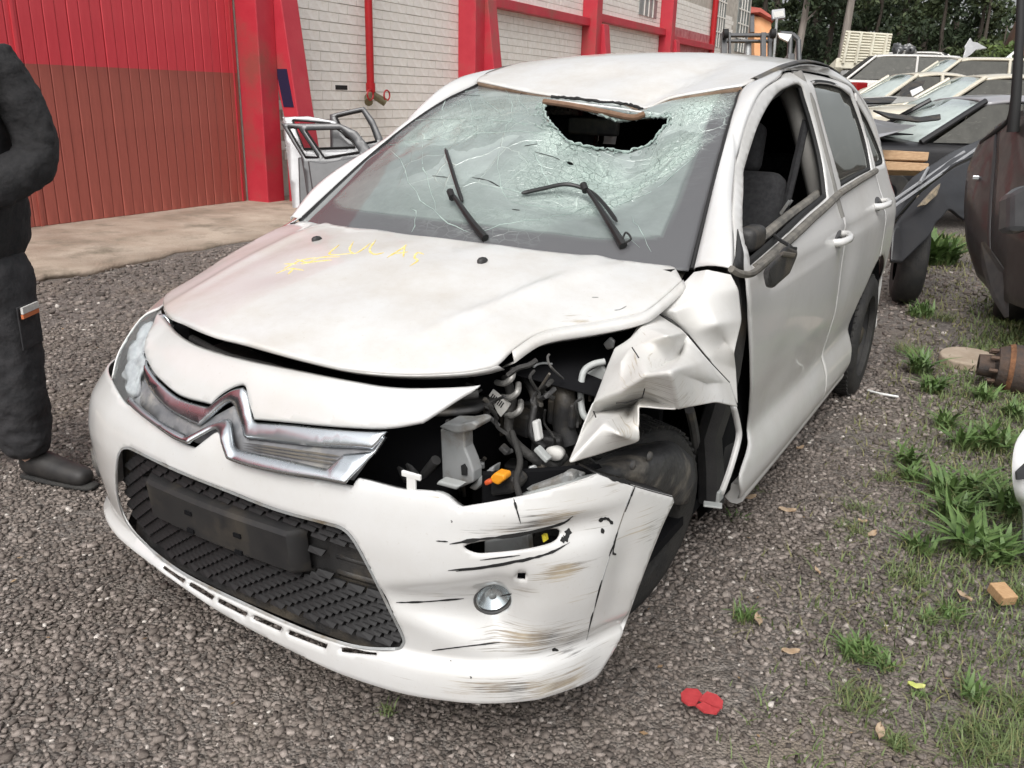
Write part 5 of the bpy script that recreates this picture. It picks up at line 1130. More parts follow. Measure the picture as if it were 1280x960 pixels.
for i in range(46):
    u = 1.875-.13*i
    V, F = wbox_vf(-.0615, .0615, .04, 2.9, -.02, .012)
    if plank is None:
        V = V-W0; plank = fixn(mesh('plank', V, F, M['gate'], gate, smooth=False, bevel=.006)); pm = plank.data; o = plank
    else:
        o = bpy.data.objects.new('plank', pm); link(o, gate); bv = o.modifiers.new('bevel', 'BEVEL'); bv.width = .006; bv.segments = 1
    P = W0+wd*(u-.065)+wn*rnd.uniform(-.004, .004); o.location = P
wbox('gate_jamb', 1.80, 1.815, .03, 2.9, .012, .03, M['red'], gate)
wbox('gate_leaf_stile', -.93, -.90, .03, 2.9, .012, .026, M['gate'], gate)
# bricks told apart in the near bay
bh, bw = .126, .41; bm_ = None
Vb, Fb_ = wbox_vf(-bw/2+.006, bw/2-.006, -bh/2+.0055, bh/2-.0055, -.03, .010); Vb = Vb-W0
nb_ = 0; rest = []
for row in range(4, 32):
    z = row*bh+.06
    for k in range(0, 62):
        u = 2.0+k*bw+(row % 2)*bw/2
        if u > 24.6 or u < 2.42: continue
        if u < 7.0 and z < 3.0 and nb_ < 295:
            if bm_ is None: o = fixn(mesh('brick', Vb, Fb_, M['brick'], wall, smooth=False)); bm_ = o.data
            else: o = link(bpy.data.objects.new('brick', bm_), wall)
            o.location = W0+wd*u+wn*rnd.uniform(-.003, .003)+np.array([0, 0, z]); nb_ += 1
        elif u > 6.8 or z >= 3.0: rest.append((Vb+W0+wd*u+wn*rnd.uniform(-.003, .003)+np.array([0, 0, z]), Fb_))
V, F = merge(rest); rb_ = mesh('brickwork', V, F, M['brick'], wall, smooth=False); rb_['kind'] = 'stuff'; fixn(rb_)
# pilasters with raking buttresses
for i, u in enumerate((1.9, 7.0, 12.15, 17.25)):
    pl_ = wbox('pilaster', u, u+.30, 0, 4.6 if i else 5.2, .012, .35, M['red'], BLD, .01)
    prof = [(2.9, .06), (2.9, .40), (1.13, .63), (0, .80), (0, .42), (1.03, .42), (2.4, .10)]
    V, F = poly_prism([wp(u+.302, z, o) for z, o in prof], wd*.30); fixn(mesh('buttress', V, F, M['red'], pl_, smooth=False, bevel=.01))
    if i == 0:
        V, F = poly_prism([wp(u+.300, z, o) for z, o in ((1.62, .33), (1.62, .50), (1.18, .58), (1.18, .42))], wd*-.004); fixn(mesh('blue_paint_patch', V, F, mat('navy_paint', (.012, .010, .045), rough=.6), pl_, smooth=False))
for u0, u1, z in ((7.6, 12.15, 2.98), (12.75, 17.25, 3.12), (17.85, 22, 3.0)):
    wbox('tie_beam', u0, u1, z-.14, z+.02, .012, .20, M['red'], BLD, .008)
wbox('red_dado', 18.2, 22.2, 2.2, 3.28, .012, .05, mat('faded_red_paint', (.40, .09, .10), (.52, .22, .22), 6, .7), BLD)
tube('downpipe', [wp(22.0, z, .12) for z in (1.5, 3, 5)], .09, M['pipe_red'], BLD)
for (u0, u1, z0) in ((15.6, 16.9, 3.36), (22.5, 23.6, 3.0), (25.2, 26.7, 3.0)):
    wf = wbox('window', u0, u1, z0, 5.0, .0, .03, mat('dull_pane', (.20, .22, .22), (.30, .32, .31), 8, .25), BLD)
    for k in range(1, 4): wbox('mullion', u0+(u1-u0)*k/4-.02, u0+(u1-u0)*k/4+.02, z0, 5.0, .031, .05, M['brick'], wf)
    for k in range(1, 4): wbox('transom', u0, u1, z0+.45*k-.02, z0+.45*k+.02, .0505, .06, M['brick'], wf)
# standpipe with two hydrant valves
sp_ = tube('fire_standpipe', [wp(4.33, 1.36, .16), wp(4.33, 2.5, .16), wp(4.33, 5.0, .16)], .055, M['pipe_red'], None, n=16); tag(sp_, 'red vertical fire pipe with two valves on the white brick wall', 'pipe')
tube('pipe_collar', [wp(4.33, 1.38, .16), wp(4.33, 1.5, .16)], .068, M['pipe_red'], sp_, n=16)
M['brass'] = mat('tarnished_brass', (.16, .15, .09), (.24, .21, .13), 20, .5, .7)
for s in (-1, 1):
    tube('valve_body', [wp(4.33, 1.36, .16), wp(4.33+s*.12, 1.30, .20), wp(4.33+s*.20, 1.24, .27)], [.05, .055, .06], M['brass'], sp_, n=12)
    ring = [wp(4.33+s*.20+.07*math.cos(t), 1.34+.07*math.sin(t), .30) for t in np.linspace(0, 2*PI, 15)]; tube('hand_wheel', ring, .012, M['pipe_red'], sp_, n=6)
wbox('meter_slot', 3.72, 3.98, 1.40, 1.46, .0105, .016, M['black'], BLD)
wbox('rust_plate', 2.85, 3.12, 1.40, 1.62, .0105, .014, mat('rust_stain', (.38, .27, .17), (.55, .48, .38), 14, .9), BLD)
# concrete apron before the gate
ap = [(-4.55, -3), (-4.62, .6), (-4.7, 2.0), (-4.85, 3.2), (-4.9, 4.6), (-4.8, 6.2), (-5.0, 9), (-5.0, 30)]
ap = resample(cr_run(ap, 6), .25); ap[:, 0] += rng.normal(0, .05, len(ap)); n = len(ap)
V = [(x, y, .010) for x, y in ap]+[(-9, y, .022) for x, y in ap]; F = [(i, i+1, n+i+1, n+i) for i in range(n-1)]
tag(mesh('concrete_apron', V, F, mat('stained_concrete', (.30, .225, .17), (.46, .375, .30), 1.6, .9, bump=.4, bscale=40, c3=(.22, .18, .135), s3=2.5), None, thick=.05, thick_off=0), kind='structure')

# ================================================================== dismantled doors leaning on the wall
M['dkgrey'] = mat('dark_grey_paint', (.045, .047, .05), (.07, .072, .075), 6, .35, coat=.4)
M['silver'] = mat('silver_paint', (.34, .345, .35), (.42, .425, .43), 5, .35, .3, coat=.4)
M['doorgrey'] = mat('door_grey_paint', (.10, .103, .108), (.17, .173, .178), 4, .35, .3, coat=.5)
def dpt(d): return lambda p: at(p[0], p[1], d=d)
def frame_door(label, d, frame, strut, skin, m1, m2, r=.022):
    f = dpt(d); c = f(frame[0]); e = empty('car_door', (c[0], c[1], 0), 0, label, 'car door')
    tube('window_frame', cr_run([f(p) for p in frame], 3), r, m1, e, n=8)
    for s_ in strut: tube('window_bar', [f(p) for p in s_], r*.8, m1, e, n=6)
    for k, (loop, mm) in enumerate(skin):
        V, F = poly_prism([f(p) for p in loop], -RC[2]*-.06); fixn(mesh('door_skin' if k == 1 else 'door_inner_panel', V, F, mm, e, smooth=False, bevel=.012))
    return e
def shell_door(label, d, outer, windows, belt, m1, m2):
    """solid door shell: pressed frame cut by its window openings, skin below the belt line"""
    c = at(*outer[0], d=d); e = empty('car_door', (c[0], c[1], 0), 0, label, 'car door')
    class PL: pass
    pl = Surf(lambda u, v: np.stack([at(0, 0, d=d)*0+CAM]*len(np.atleast_1d(u)))+(np.stack([(np.asarray(u, float)*100-640)/FPX, (480-np.asarray(v, float)*100)/FPX, np.ones(len(np.atleast_1d(u)))], -1)@RC)*d, (3.3, 5.2), (1.2, 2.9), 12)
    to = lambda l: np.array(l, float)/100
    o_ = outline(to(outer), .02, 'all'); ho_ = [outline(to(w_), .02, 'all') for w_ in windows]
    f_ = panel('door_frame', pl, o_, m1, e, ho_, step=.06, hem=.008, thick=.07, out=tuple(CAM+RC[2]*30))
    for b_ in belt:
        V, F = poly_prism([at(*q, d=d-.05) for q in b_], RC[2]*.05); fixn(mesh('door_panel', V, F, m2, e, smooth=False, bevel=.02))
    for w_ in windows:
        ww = [at(*q, d=d-.01) for q in w_]; tube('window_seal', ww+[ww[0]], .012, M['black'], e, n=5)
    return e
shell_door('bare dark door frame with tall window arch leaning on the brick wall', 10.7, [(412, 143), (432, 138), (455, 133), (468, 150), (478, 172), (484, 262), (414, 262)], [[(420, 145), (452, 138), (464, 158), (470, 176), (452, 180), (432, 170)]], [[(418, 198), (476, 194), (480, 255), (420, 258)]], M['dkgrey'], M['doorgrey'])
shell_door('grey topped door leaning between two dark doors by the wall', 10.4, [(353, 146), (385, 145), (418, 151), (444, 172), (456, 196), (458, 262), (366, 262)], [[(366, 150), (412, 154), (436, 172), (444, 184), (380, 186)]], [[(372, 196), (450, 196), (452, 258), (374, 258)]], M['silver'], M['dkgrey'])
shell_door('dark door with divided window leaning in front of the other doors', 10.1, [(351, 154), (388, 154), (424, 154), (446, 164), (462, 184), (474, 208), (474, 262), (386, 262), (381, 225), (376, 195), (364, 176)], [[(360, 158), (374, 160), (398, 196), (382, 196), (370, 176)], [(382, 162), (426, 161), (440, 174), (449, 190), (406, 197), (394, 180)]], [[(384, 200), (404, 203), (450, 194), (468, 206), (466, 255), (392, 255)]], M['dkgrey'], M['dkgrey'])

# crumbled leaf litter and twigs blown over the yard
n = 1500; X = rng.uniform(-4.6, 3.0, n); Y = rng.uniform(-1.7, 7, n); k = (rng.uniform(0, 1, n) < np.clip(.25+.3*(X > .9)+.3*(X < -3), 0, 1)) & ~((np.abs(X) < .7) & (Y > -.6) & (Y < 3)); X, Y = X[k], Y[k]; n = len(X)
a = rng.uniform(0, 2*PI, n); l = rng.uniform(.003, .012, n); w_ = l*rng.uniform(.12, .6, n); d1 = np.stack([np.cos(a), np.sin(a), rng.uniform(-.3, .3, n)], 1); d2 = np.stack([-np.sin(a), np.cos(a), rng.uniform(-.3, .3, n)], 1)
C_ = np.stack([X, Y, ground_z(X, Y)+.010], 1); Q = np.stack([C_-d1*l[:, None], C_+d2*w_[:, None], C_+d1*l[:, None], C_-d2*w_[:, None]], 1).reshape(-1, 3)
tag(fastmesh('leaf_litter', Q, np.arange(4*n).reshape(-1, 4), mat('litter', (.20, .12, .06), (.34, .24, .14), 8, .9)), 'crumbs of dry leaf and twig strewn over the gravel', 'litter', kind='stuff')
# ================================================================== FOREST, HILL, SKY LINE
def leaf_quads(cen, size, n_, spread, flat=1.0):
    P = cen+rng.normal(0, 1, (n_, 3))*spread; a = rng.normal(0, 1, (n_, 3)); a /= np.linalg.norm(a, axis=1)[:, None]; b_ = np.cross(a, rng.normal(0, 1, (n_, 3))); b_ /= np.linalg.norm(b_, axis=1)[:, None]
    s = (size*rng.uniform(.5, 1.3, n_))[:, None]
    return np.stack([P-a*s, P+b_*s*.45, P+a*s, P-b_*s*.45], 1)
def foliage(blobs, size):
    Q = np.concatenate([leaf_quads(np.array(c), size, n_, np.array(sp)) for c, sp, n_ in blobs]).reshape(-1, 3); F = np.arange(len(Q)).reshape(-1, 4); return Q, F
M['leafA'] = mat('dark_leaves', (.018, .030, .014), (.045, .070, .028), .8, .7)
M['leafB'] = mat('olive_leaves', (.030, .046, .018), (.075, .100, .036), .8, .7)
M['leafC'] = mat('fresh_leaves', (.055, .090, .020), (.11, .16, .035), .8, .65)
M['bark'] = mat('pale_bark', (.16, .14, .12), (.28, .25, .22), 4, .9, stretch=(1, 1, .2))
M['barkd'] = mat('dark_bark', (.05, .04, .032), (.09, .075, .06), 4, .9, stretch=(1, 1, .2))
def tree(px, d, h, r, label, leaf, bark, seed, lowc=.2, n_=70, size=.17, group='trees of the wood behind the yard'):
    global rng
    base = at(px, 150, d=d); base[2] = .0; e = empty('forest_tree', tuple(base), 0, label, 'tree', group); q = np.random.default_rng(seed)
    lean = q.normal(0, .03, 2); top = base+np.array([lean[0]*h, lean[1]*h, h])
    P = np.array([base+(top-base)*t+np.array([q.normal(0, .05), 0, 0]) for t in np.linspace(0, 1, 8)]); tube('trunk', P, np.linspace(.018*h+.03, .03, 8), bark, e, n=7)
    bl = []
    for k in range(int(h*2.2)):
        t = lowc+(1-lowc)*q.uniform(0, 1); rr = r*(1.15-t*.75)*q.uniform(.35, 1); a = q.uniform(0, 2*PI); c = base+(top-base)*t+np.array([math.cos(a)*rr, math.sin(a)*rr, q.uniform(-.3, .4)]); s = q.uniform(.28, .62)
        bl.append((c, (s, s, s*.6), n_))
        if k % 4 == 0: tube('limb', [base+(top-base)*max(.05, t-.07), c], [.06, .02], bark, e, n=5)
    Q, F = foliage(bl, size); fastmesh('crown', Q, F, leaf, e)
for i, (px, d, h, r, kind) in enumerate([(945, 52, 13, 2.2, 0), (962, 60, 17, 2.4, 1), (985, 48, 14, 2.0, 3), (1003, 58, 18, 2.2, 0), (1022, 50, 12, 2.0, 0), (1042, 46, 15, 1.8, 3), (1062, 58, 18, 2.3, 1), (1080, 50, 9, 2.2, 0), (1098, 60, 16, 2.4, 0), (1118, 50, 10, 2.6, 1), (1140, 56, 14, 2.6, 0), (1160, 48, 9, 2.4, 0), (1178, 56, 14, 2.6, 1), (1196, 50, 10, 2.4, 0), (1216, 46, 8, 2.2, 1), (1234, 44, 5.2, 1.0, 2), (925, 62, 16, 2.4, 0)]):
    lab = ['dense dark evergreen tree in the wood behind the wrecks', 'olive green leafy tree in the wood behind the wrecks', 'small bright green tree beside the red earth bank', 'tall slender tree with pale bare trunk in the wood'][kind]
    nb = ['above the orange house', 'behind the forklift mast', 'behind the slatted truck bed', 'behind the scrap engine block', 'behind the white stacked wagon', 'behind the torn fender', 'beyond the red earth bank'][int(np.digitize(px, [975, 1035, 1105, 1135, 1190, 1225]))]; lab = lab.replace('in the wood behind the wrecks', 'in the wood '+nb).replace('trunk in the wood', 'trunk '+nb)
    tree(px, d, h, r, lab, [M['leafA'], M['leafB'], M['leafC'], M['leafA']][kind], M['bark'] if kind == 3 else M['barkd'], 100+i, lowc=.45 if kind == 3 else .06, n_=130, group=None if kind == 2 else ['dense evergreens ', 'olive trees ', None, 'tall pale trunked trees '][kind]+nb)
# undergrowth and the wooded slope behind
bl = []
for k in range(260):
    px = rng.uniform(880, 1400); d = rng.uniform(62, 80); c = at(px, 100, d=d); c[2] = rng.uniform(0, 9); bl.append((c, (1.2, 1.2, .8), 45))
Q, F = foliage(bl, .45); tag(fastmesh('woodland', Q, F, M['leafA']), 'dark woodland thicket filling the slope behind the trees', 'woodland', kind='stuff')
hp = []
for k, px in enumerate(np.linspace(700, 1700, 24)):
    for j, (d, z) in enumerate(((66, 0), (82, 5.5), (95, 8), (120, 8))):
        p = at(px, 100, d=d); p[2] = z+rng.uniform(-.3, .3)*(j > 0); hp.append(p)
F = [(i*4+j, (i+1)*4+j, (i+1)*4+j+1, i*4+j+1) for i in range(23) for j in range(3)]; tag(mesh('hillside', hp, F, mat('forest_floor', (.018, .022, .012), (.03, .03, .018), .5, .95)), kind='structure')
hp = []
for px in np.linspace(1225, 1480, 12):
    t = np.clip((px-1225)/40, 0, 1)
    for (d, z) in ((38, 0), (42, 3.4*t+.3), (48, 7.2*t+.3), (56, 9*t+.3)):
        p = at(px, 100, d=d); p[2] = z+rng.uniform(-.15, .15); hp.append(p)
F = [(i*4+j, (i+1)*4+j, (i+1)*4+j+1, i*4+j+1) for i in range(11) for j in range(3)]; tag(mesh('earth_bank', hp, F, mat('red_earth', (.10, .045, .028), (.17, .080, .048), 1.2, .95, c3=(.06, .06, .03), s3=.8)), kind='structure')

# small orange house with red roof behind the workshop, floodlight mast before it
hc = at(955, 60, d=46); hc[2] = 0; H = empty('orange_house', tuple(hc), 0, 'small orange rendered house with red gabled roof behind the workshop', 'house')
def atd(px, py, d): return at(px, py, d=d)
V, F = poly_prism([atd(943, 20, 46), atd(964, 24, 46), atd(964, 90, 46), atd(943, 90, 46)], RC[2]*3); fixn(mesh('wall', V, F, mat('orange_render', (.62, .30, .14), (.68, .36, .18), 3, .9), H, smooth=False))
V, F = poly_prism([atd(936, 8, 45.6), atd(951, 10, 45.6), atd(968, 22, 45.6), atd(968, 25, 45.6), atd(950, 15, 45.6), atd(936, 16, 45.6)], RC[2]*4); fixn(mesh('roof', V, F, mat('clay_roof', (.34, .07, .055), (.42, .11, .08), 8, .8), H, smooth=False))
V, F = poly_prism([atd(938, 16, 45.8), atd(943, 17, 45.8), atd(943, 40, 45.8), atd(938, 40, 45.8)], RC[2]*.2); sh_ = fixn(mesh('louvre', V, F, M['dkgrey'], H, smooth=False))
fm = empty('floodlight_mast', tuple(np.r_[at(972, 60, d=38)[:2], 0]), 0, 'floodlight on a thin mast in front of the orange house', 'floodlight')
b0 = at(972, 60, d=38); tube('mast', [(b0[0], b0[1], 0), tuple(atd(971, 24, 38))], .06, M['steel'], fm)
V, F = poly_prism([atd(965, 12, 38), atd(981, 10, 38), atd(982, 22, 38), atd(966, 24, 38)], RC[2]*.2); fixn(mesh('lamp_box', V, F, M['silver'], fm, smooth=False, bevel=.03))
V, F = poly_prism([atd(967, 15, 37.98), atd(979, 13, 37.98), atd(980, 20, 37.98), atd(968, 22, 37.98)], RC[2]*.02); fixn(mesh('lamp_glass', V, F, M['paper'], fm, smooth=False))
# boundary fence far behind
fa, fb = at(930, 95, d=44), at(1300, 112, d=44); fa[2] = fb[2] = 0; fn = empty('boundary_wall', tuple(fa), 0, 'low dark red boundary wall below the trees', 'wall')
V, F = poly_prism([fa, fb, fb+np.array([0, 0, 2.3]), fa+np.array([0, 0, 2.3])], RC[2]*.2); fixn(mesh('wall', V, F, mat('dark_red_wall', (.09, .028, .024), (.13, .045, .035), 3, .9), fn, smooth=False))
V, F = poly_prism([fa+np.array([0, 0, 2.3]), fb+np.array([0, 0, 2.3]), fb+np.array([0, 0, 2.45]), fa+np.array([0, 0, 2.45])], RC[2]*.3-0); fixn(mesh('coping', V, F, M['red'], fn, smooth=False))

# ================================================================== forklift mast rising behind the roof
d = 15.5; fk = empty('forklift', tuple(np.r_[at(950, 200, d=d)[:2], 0]), 0, 'black forklift with lift mast standing behind the wrecked hatchback', 'forklift')
for x0, x1, dd in ((902, 909, 15.3), (911, 914, 15.4), (952, 958, 15.3), (961, 965, 15.4)):
    P = [at(x0, 40, d=dd), at(x1, 40, d=dd), at(x1, 200, d=dd), at(x0, 200, d=dd)]; V, F = poly_prism(P, RC[2]*.1); fixn(mesh('mast_rail', V, F, M['dkgrey'], fk, smooth=False, bevel=.01))
for y0, y1 in ((41, 45), (49, 52), (120, 126)):
    P = [at(903, y0, d=15.45), at(966, y0, d=15.45), at(966, y1, d=15.45), at(903, y1, d=15.45)]; V, F = poly_prism(P, RC[2]*.08); fixn(mesh('cross_member', V, F, M['dkgrey'], fk, smooth=False, bevel=.01))
for px in (905, 964): tube('chain_roller', [at(px-1, 42, d=15.2), at(px+5, 42, d=15.2)], .08, M['black'], fk, n=14)
tube('lift_cylinder', [at(935, 53, d=15.6), at(935, 200, d=15.6)], .06, M['steel'], fk, n=10)
for a_, b_ in (((975, 42), (990, 43)), ((990, 43), (998, 50)), ((998, 50), (999, 90)), ((988, 45), (986, 90))): tube('overhead_guard', [at(*a_, d=16.6), at(*b_, d=16.6)], .05, M['dkgrey'], fk, n=8)
V, F = poly_prism([at(972, 41, d=16.4), at(990, 43, d=16.4), at(985, 52, d=16.4), at(975, 47, d=16.4)], RC[2]*.05); fixn(mesh('torn_cover', V, F, M['tape'], fk, smooth=False))
V, F = poly_prism([at(985, 66, d=16.4), at(994, 66, d=16.4), at(994, 90, d=16.4), at(985, 90, d=16.4)], RC[2]*.3); fixn(mesh('rear_lamp_housing', V, F, M['dkgrey'], fk, smooth=False, bevel=.03))
bx0 = at(950, 200, d=17); box('body', (bx0[0], bx0[1], .8), (1.2, 2.0, 1.0), mat('forklift_paint', (.28, .14, .02), (.2, .1, .02), 4, .5), fk, bevel=.06)
for sx in (-.5, .5):
    for sy_ in (-.7, .7):
        V, F = lathe_vf([(-.1, .1), (-.1, .3), (.1, .3), (.1, .1)], 20); mesh('wheel', V+np.array([bx0[0]+sx*1.05, bx0[1]+sy_, .3]), F, M['rubber'], fk)

# ================================================================== the other scrap vehicles
def gcar(name, label, loc, rz, L_, W_, H_, col, kind='sedan', glass=None, z0=.28, wheels=True, cat='car', no_hood=False, tilt=0):
    e = empty(name, tuple(loc), rz, label, cat); e.rotation_euler = (tilt, 0, rz); w_ = W_/2; zb = H_*.62
    tail = {'sedan': (.80, .70), 'suv': (.99, .98), 'van': (.99, .99)}[kind]
    st = [(0, .50, .80), (.03, .60, .92), (.10, .64, 1), (.26, .68 if not no_hood else .66, 1), (.30, .66, 1), (.55, .66, 1), (.80, .67, 1), (.90, .68, 1), (.97, .66, .95), (1, .55, .85)]
    rows = []
    for t, zt_, ww in st:
        y = (t-.5)*L_; ztp = H_*zt_*.93; bw_ = w_*ww
        rows.append([(-bw_*.85, y, z0), (-bw_, y, z0+.12), (-bw_, y, ztp-.16), (-bw_*.95, y, ztp-.03), (-bw_*.6, y, ztp+.02), (0, y, ztp+.035), (bw_*.6, y, ztp+.02), (bw_*.95, y, ztp-.03), (bw_, y, ztp-.16), (bw_, y, z0+.12), (bw_*.85, y, z0)])
    lf = lambda nm, rws, mm, **k: _loft_local(nm, rws, mm, e, **k)
    body = lf('body', rows, col, n=3); 
    for yy in (-.5, .5): lf('end_panel', [[(-w_*.85, yy*L_*1.0, z0), (w_*.85, yy*L_, z0)], [(-w_*.8, yy*L_, H_*.48), (w_*.8, yy*L_, H_*.48)]], col)
    zb = H_*.62; a0, a1 = (.27-.5)*L_, (.44-.5)*L_; r1, r0 = (tail[1]-.5)*L_*.97-(0 if kind != 'sedan' else 0), (tail[0]+.06-.5)*L_*.98
    wr = w_*.74; wbm = w_*.93
    rf = lf('roof', [[(-wr, y, H_-.06-dz), (-wr*.7, y, H_-.01-dz), (0, y, H_-dz), (wr*.7, y, H_-.01-dz), (wr, y, H_-.06-dz)] for y, dz in ((a1, .04), (a1+.3, 0), ((a1+r1)/2, -.01), (r1-.2, .01), (r1, .05))], col, n=3, thick=.03)
    g = glass or M['black']
    lf('windshield', [[(-wbm*.92, a0, zb), (0, a0-.12, zb+.02), (wbm*.92, a0, zb)], [(-wr*.96, a1, H_-.09), (0, a1-.05, H_-.05), (wr*.96, a1, H_-.09)]], g, n=4, thick=.006)
    lf('rear_window', [[(-wbm*.9, r0, zb), (0, r0+.05, zb), (wbm*.9, r0, zb)], [(-wr*.96, r1, H_-.10), (0, r1+.02, H_-.07), (wr*.96, r1, H_-.10)]], M['sideglass'], n=3, thick=.006)
    for s in (-1, 1):
        ym = (a1+r1)/2-.05
        for nm, P in (('front_side_glass', [(wbm*.96, a0+.14, zb), (wbm*.96, ym-.03, zb), (wr*1.0, ym-.03, H_-.10), (wr*1.0, a1+.05, H_-.10)]), ('rear_side_glass', [(wbm*.96, ym+.03, zb), (wbm*.96, r0-.12, zb), (wr*1.0, r1-.06, H_-.10), (wr*1.0, ym+.03, H_-.10)])):
            V, F = poly_prism([(s*x-.01*s, y, z) for x, y, z in P], (-.006*s, 0, 0)); _add_local(nm, V, F, M['sideglass'] if not glass else M['sideglass'], e)
        for nm, p0, p1, r_ in (('a_pillar', (wbm*.95, a0, zb), (wr, a1, H_-.07), .035), ('b_pillar', (wbm*.96, ym, zb), (wr*1.01, ym, H_-.07), .035), ('c_pillar', (wbm*.94, r0, zb), (wr, r1, H_-.08), .05)):
            V, F = tube_vf([(s*p0[0], p0[1], p0[2]), (s*p1[0], p1[1], p1[2])], r_, 8); _add_local(nm, V, F, col, e)
        if wheels:
            for yy in (-.31, .31):
                V, F = lathe_vf([(-.09, .12), (-.1, .24), (-.07, .30), (.07, .30), (.1, .24), (.09, .12), (.05, .02)], 22); wl = _add_local('wheel', V+np.array([s*(w_-.08), yy*L_, .30]), F, M['rubber'], e)
                V, F = lathe_vf([(.0, .36), (.012, .36), (.012, .05)], 22); V[:, 0] = V[:, 0]*s; _add_local('arch', V+np.array([s*(w_-.005), yy*L_, .36]), F, M['void'], e)
        V, F = box_vf((s*w_*.62, -.485*L_, H_*.46), (.34, .10, .13)); _add_local('headlamp', V, F, M['lensglass'], e, .03)
        V, F = box_vf((s*w_*.75, .485*L_, H_*.52), (.2, .1, .2)); _add_local('tail_lamp', V, F, M['red_lens'], e, .03)
    if no_hood:
        lf('open_engine_bay', [[(-w_*.8, -.47*L_, H_*.64), (w_*.8, -.47*L_, H_*.64)], [(-w_*.85, -.25*L_, H_*.675), (w_*.85, -.25*L_, H_*.675)]], M['void'], thick=.01)
    return e
def _add_local(nm, V, F, mm, e, bevel=0):
    me = bpy.data.meshes.new(nm); me.from_pydata([tuple(map(float, v)) for v in V], [], [tuple(map(int, f)) for f in F]); me.materials.append(mm)
    o = bpy.data.objects.new(nm, me); COL.objects.link(o); o.parent = e
    if bevel: m_ = o.modifiers.new('bevel', 'BEVEL'); m_.width = bevel; m_.segments = 2
    return fixn(o)
def _loft_local(nm, rows, mm, e, n=None, thick=0):
    R = np.array(rows, float)
    if n: R = np.array([cr_run(r_, n) for r_ in R]); R = np.array([cr_run(R[:, j], n) for j in range(R.shape[1])]).transpose(1, 0, 2)
    a, b_ = R.shape[:2]; V = R.reshape(-1, 3); F = [(i*b_+j, i*b_+j+1, (i+1)*b_+j+1, (i+1)*b_+j) for i in range(a-1) for j in range(b_-1)]
    o = _add_local(nm, V, F, mm, e); o.data.polygons.foreach_set('use_smooth', [True]*len(o.data.polygons))
    if thick: m_ = o.modifiers.new('t', 'SOLIDIFY'); m_.thickness = thick
    return o
M['paleglass'] = glass_mat('dusty_pale_windscreen', (.55, .62, .60), (.46, .52, .50), .95, False, .06)
M['blackpaint'] = paint('black_paint', (.009, .009, .011), dirt=(.035, .032, .03), amt=.45, coat=.25, rough=.42)
M['greypaint'] = paint('grey_paint', (.26, .26, .28), amt=.3)
M['cream'] = paint('cream_paint', (.58, .54, .44), amt=.35)
M['whitefar'] = paint('dull_white_paint', (.66, .65, .62), amt=.35)
bs = gcar('black_sedan', 'stripped black sedan with pale dusty windscreen and missing hood', tuple(np.r_[at(1212, 180, d=10.6)[:2], .12]), -1.0, 4.3, 1.72, 1.40, M['blackpaint'], 'sedan', M['paleglass'], no_hood=True)
rfp = [o for o in bs.children if o.name.startswith('roof')][0]; rfp.data.materials[0] = M['greypaint']
gcar('cream_sedan', 'cream coloured sedan standing behind the stripped black sedan', tuple(np.r_[at(1222, 130, d=15)[:2], .42]), -1.05, 4.4, 1.75, 1.5, M['cream'], 'sedan', M['paleglass'])
gcar('beige_suv', 'beige off-road wagon with wide side windows behind the cream sedan', tuple(np.r_[at(1195, 110, d=21)[:2], .75]), -1.1, 4.4, 1.8, 1.75, M['cream'], 'suv', M['paleglass'])
gcar('green_sedan', 'pale greenish sedan with missing nose near the slatted truck bed', tuple(np.r_[at(1140, 120, d=17.5)[:2], .52]), -1.0, 4.2, 1.7, 1.5, M['cream'], 'sedan', M['paleglass'])
gcar('white_van', 'white van body among the scrap beyond the greenish sedan', tuple(np.r_[at(1095, 110, d=27)[:2], .9]), -1.2, 4.6, 1.9, 1.95, M['whitefar'], 'van')
gcar('white_suv', 'white wagon stacked on top of other scrap before the trees', tuple(np.r_[at(1166, 100, d=36)[:2], 1.95]), 1.45, 4.3, 1.75, 1.55, M['whitefar'], 'suv', wheels=False)
gcar('scrap_pickup', 'dark scrap car carrying the white wagon on its roof', tuple(np.r_[at(1166, 100, d=36)[:2], 0]), 1.4, 4.5, 1.8, 1.75, M['greypaint'], 'suv')
def pxthing(name, label, cat, loop, d, thick, m_, bevel=.01, group=None):
    V, F = poly_prism([at(*p[:2], d=(p[2] if len(p) > 2 else d)) for p in loop], RC[2]*thick); o = fixn(mesh(name, V, F, m_, None, smooth=False, bevel=bevel)); return tag(o, label, cat, group)
pxthing('scrap_hood', 'loose grey hood lying askew before the stripped black sedan', 'car hood', [(1080, 146, 8.6), (1100, 150, 8.6), (1126, 155, 8.3), (1146, 156, 8.2), (1128, 163, 7.6), (1092, 174, 7.0), (1080, 170, 7.0)], 8, .03, M['greypaint'], .008)
pxthing('wiper_cowl', 'black plastic cowl strip lying below the pale windscreen', 'cowl panel', [(1092, 137, 8.9), (1110, 141, 8.9), (1150, 146, 8.7), (1176, 142, 8.7), (1177, 149, 8.6), (1150, 152, 8.6), (1112, 147, 8.7)], 8.8, .05, M['black_plastic'])
pxthing('sheet_metal', 'pale sheet of metal lying beside the greenish sedan', 'metal sheet', [(1075, 122, 11), (1115, 120, 11.3), (1150, 122, 11.2), (1142, 126, 10.6), (1110, 130, 10.2), (1078, 134, 10)], 11, .03, M['whitefar'])
pxthing('dark_panel', 'black plastic panel lying across pale scrap sheets', 'panel', [(1075, 123, 10.0), (1110, 121, 10.2), (1122, 122, 10.2), (1116, 128, 9.8), (1078, 129, 9.7)], 10, .06, M['black_plastic'])
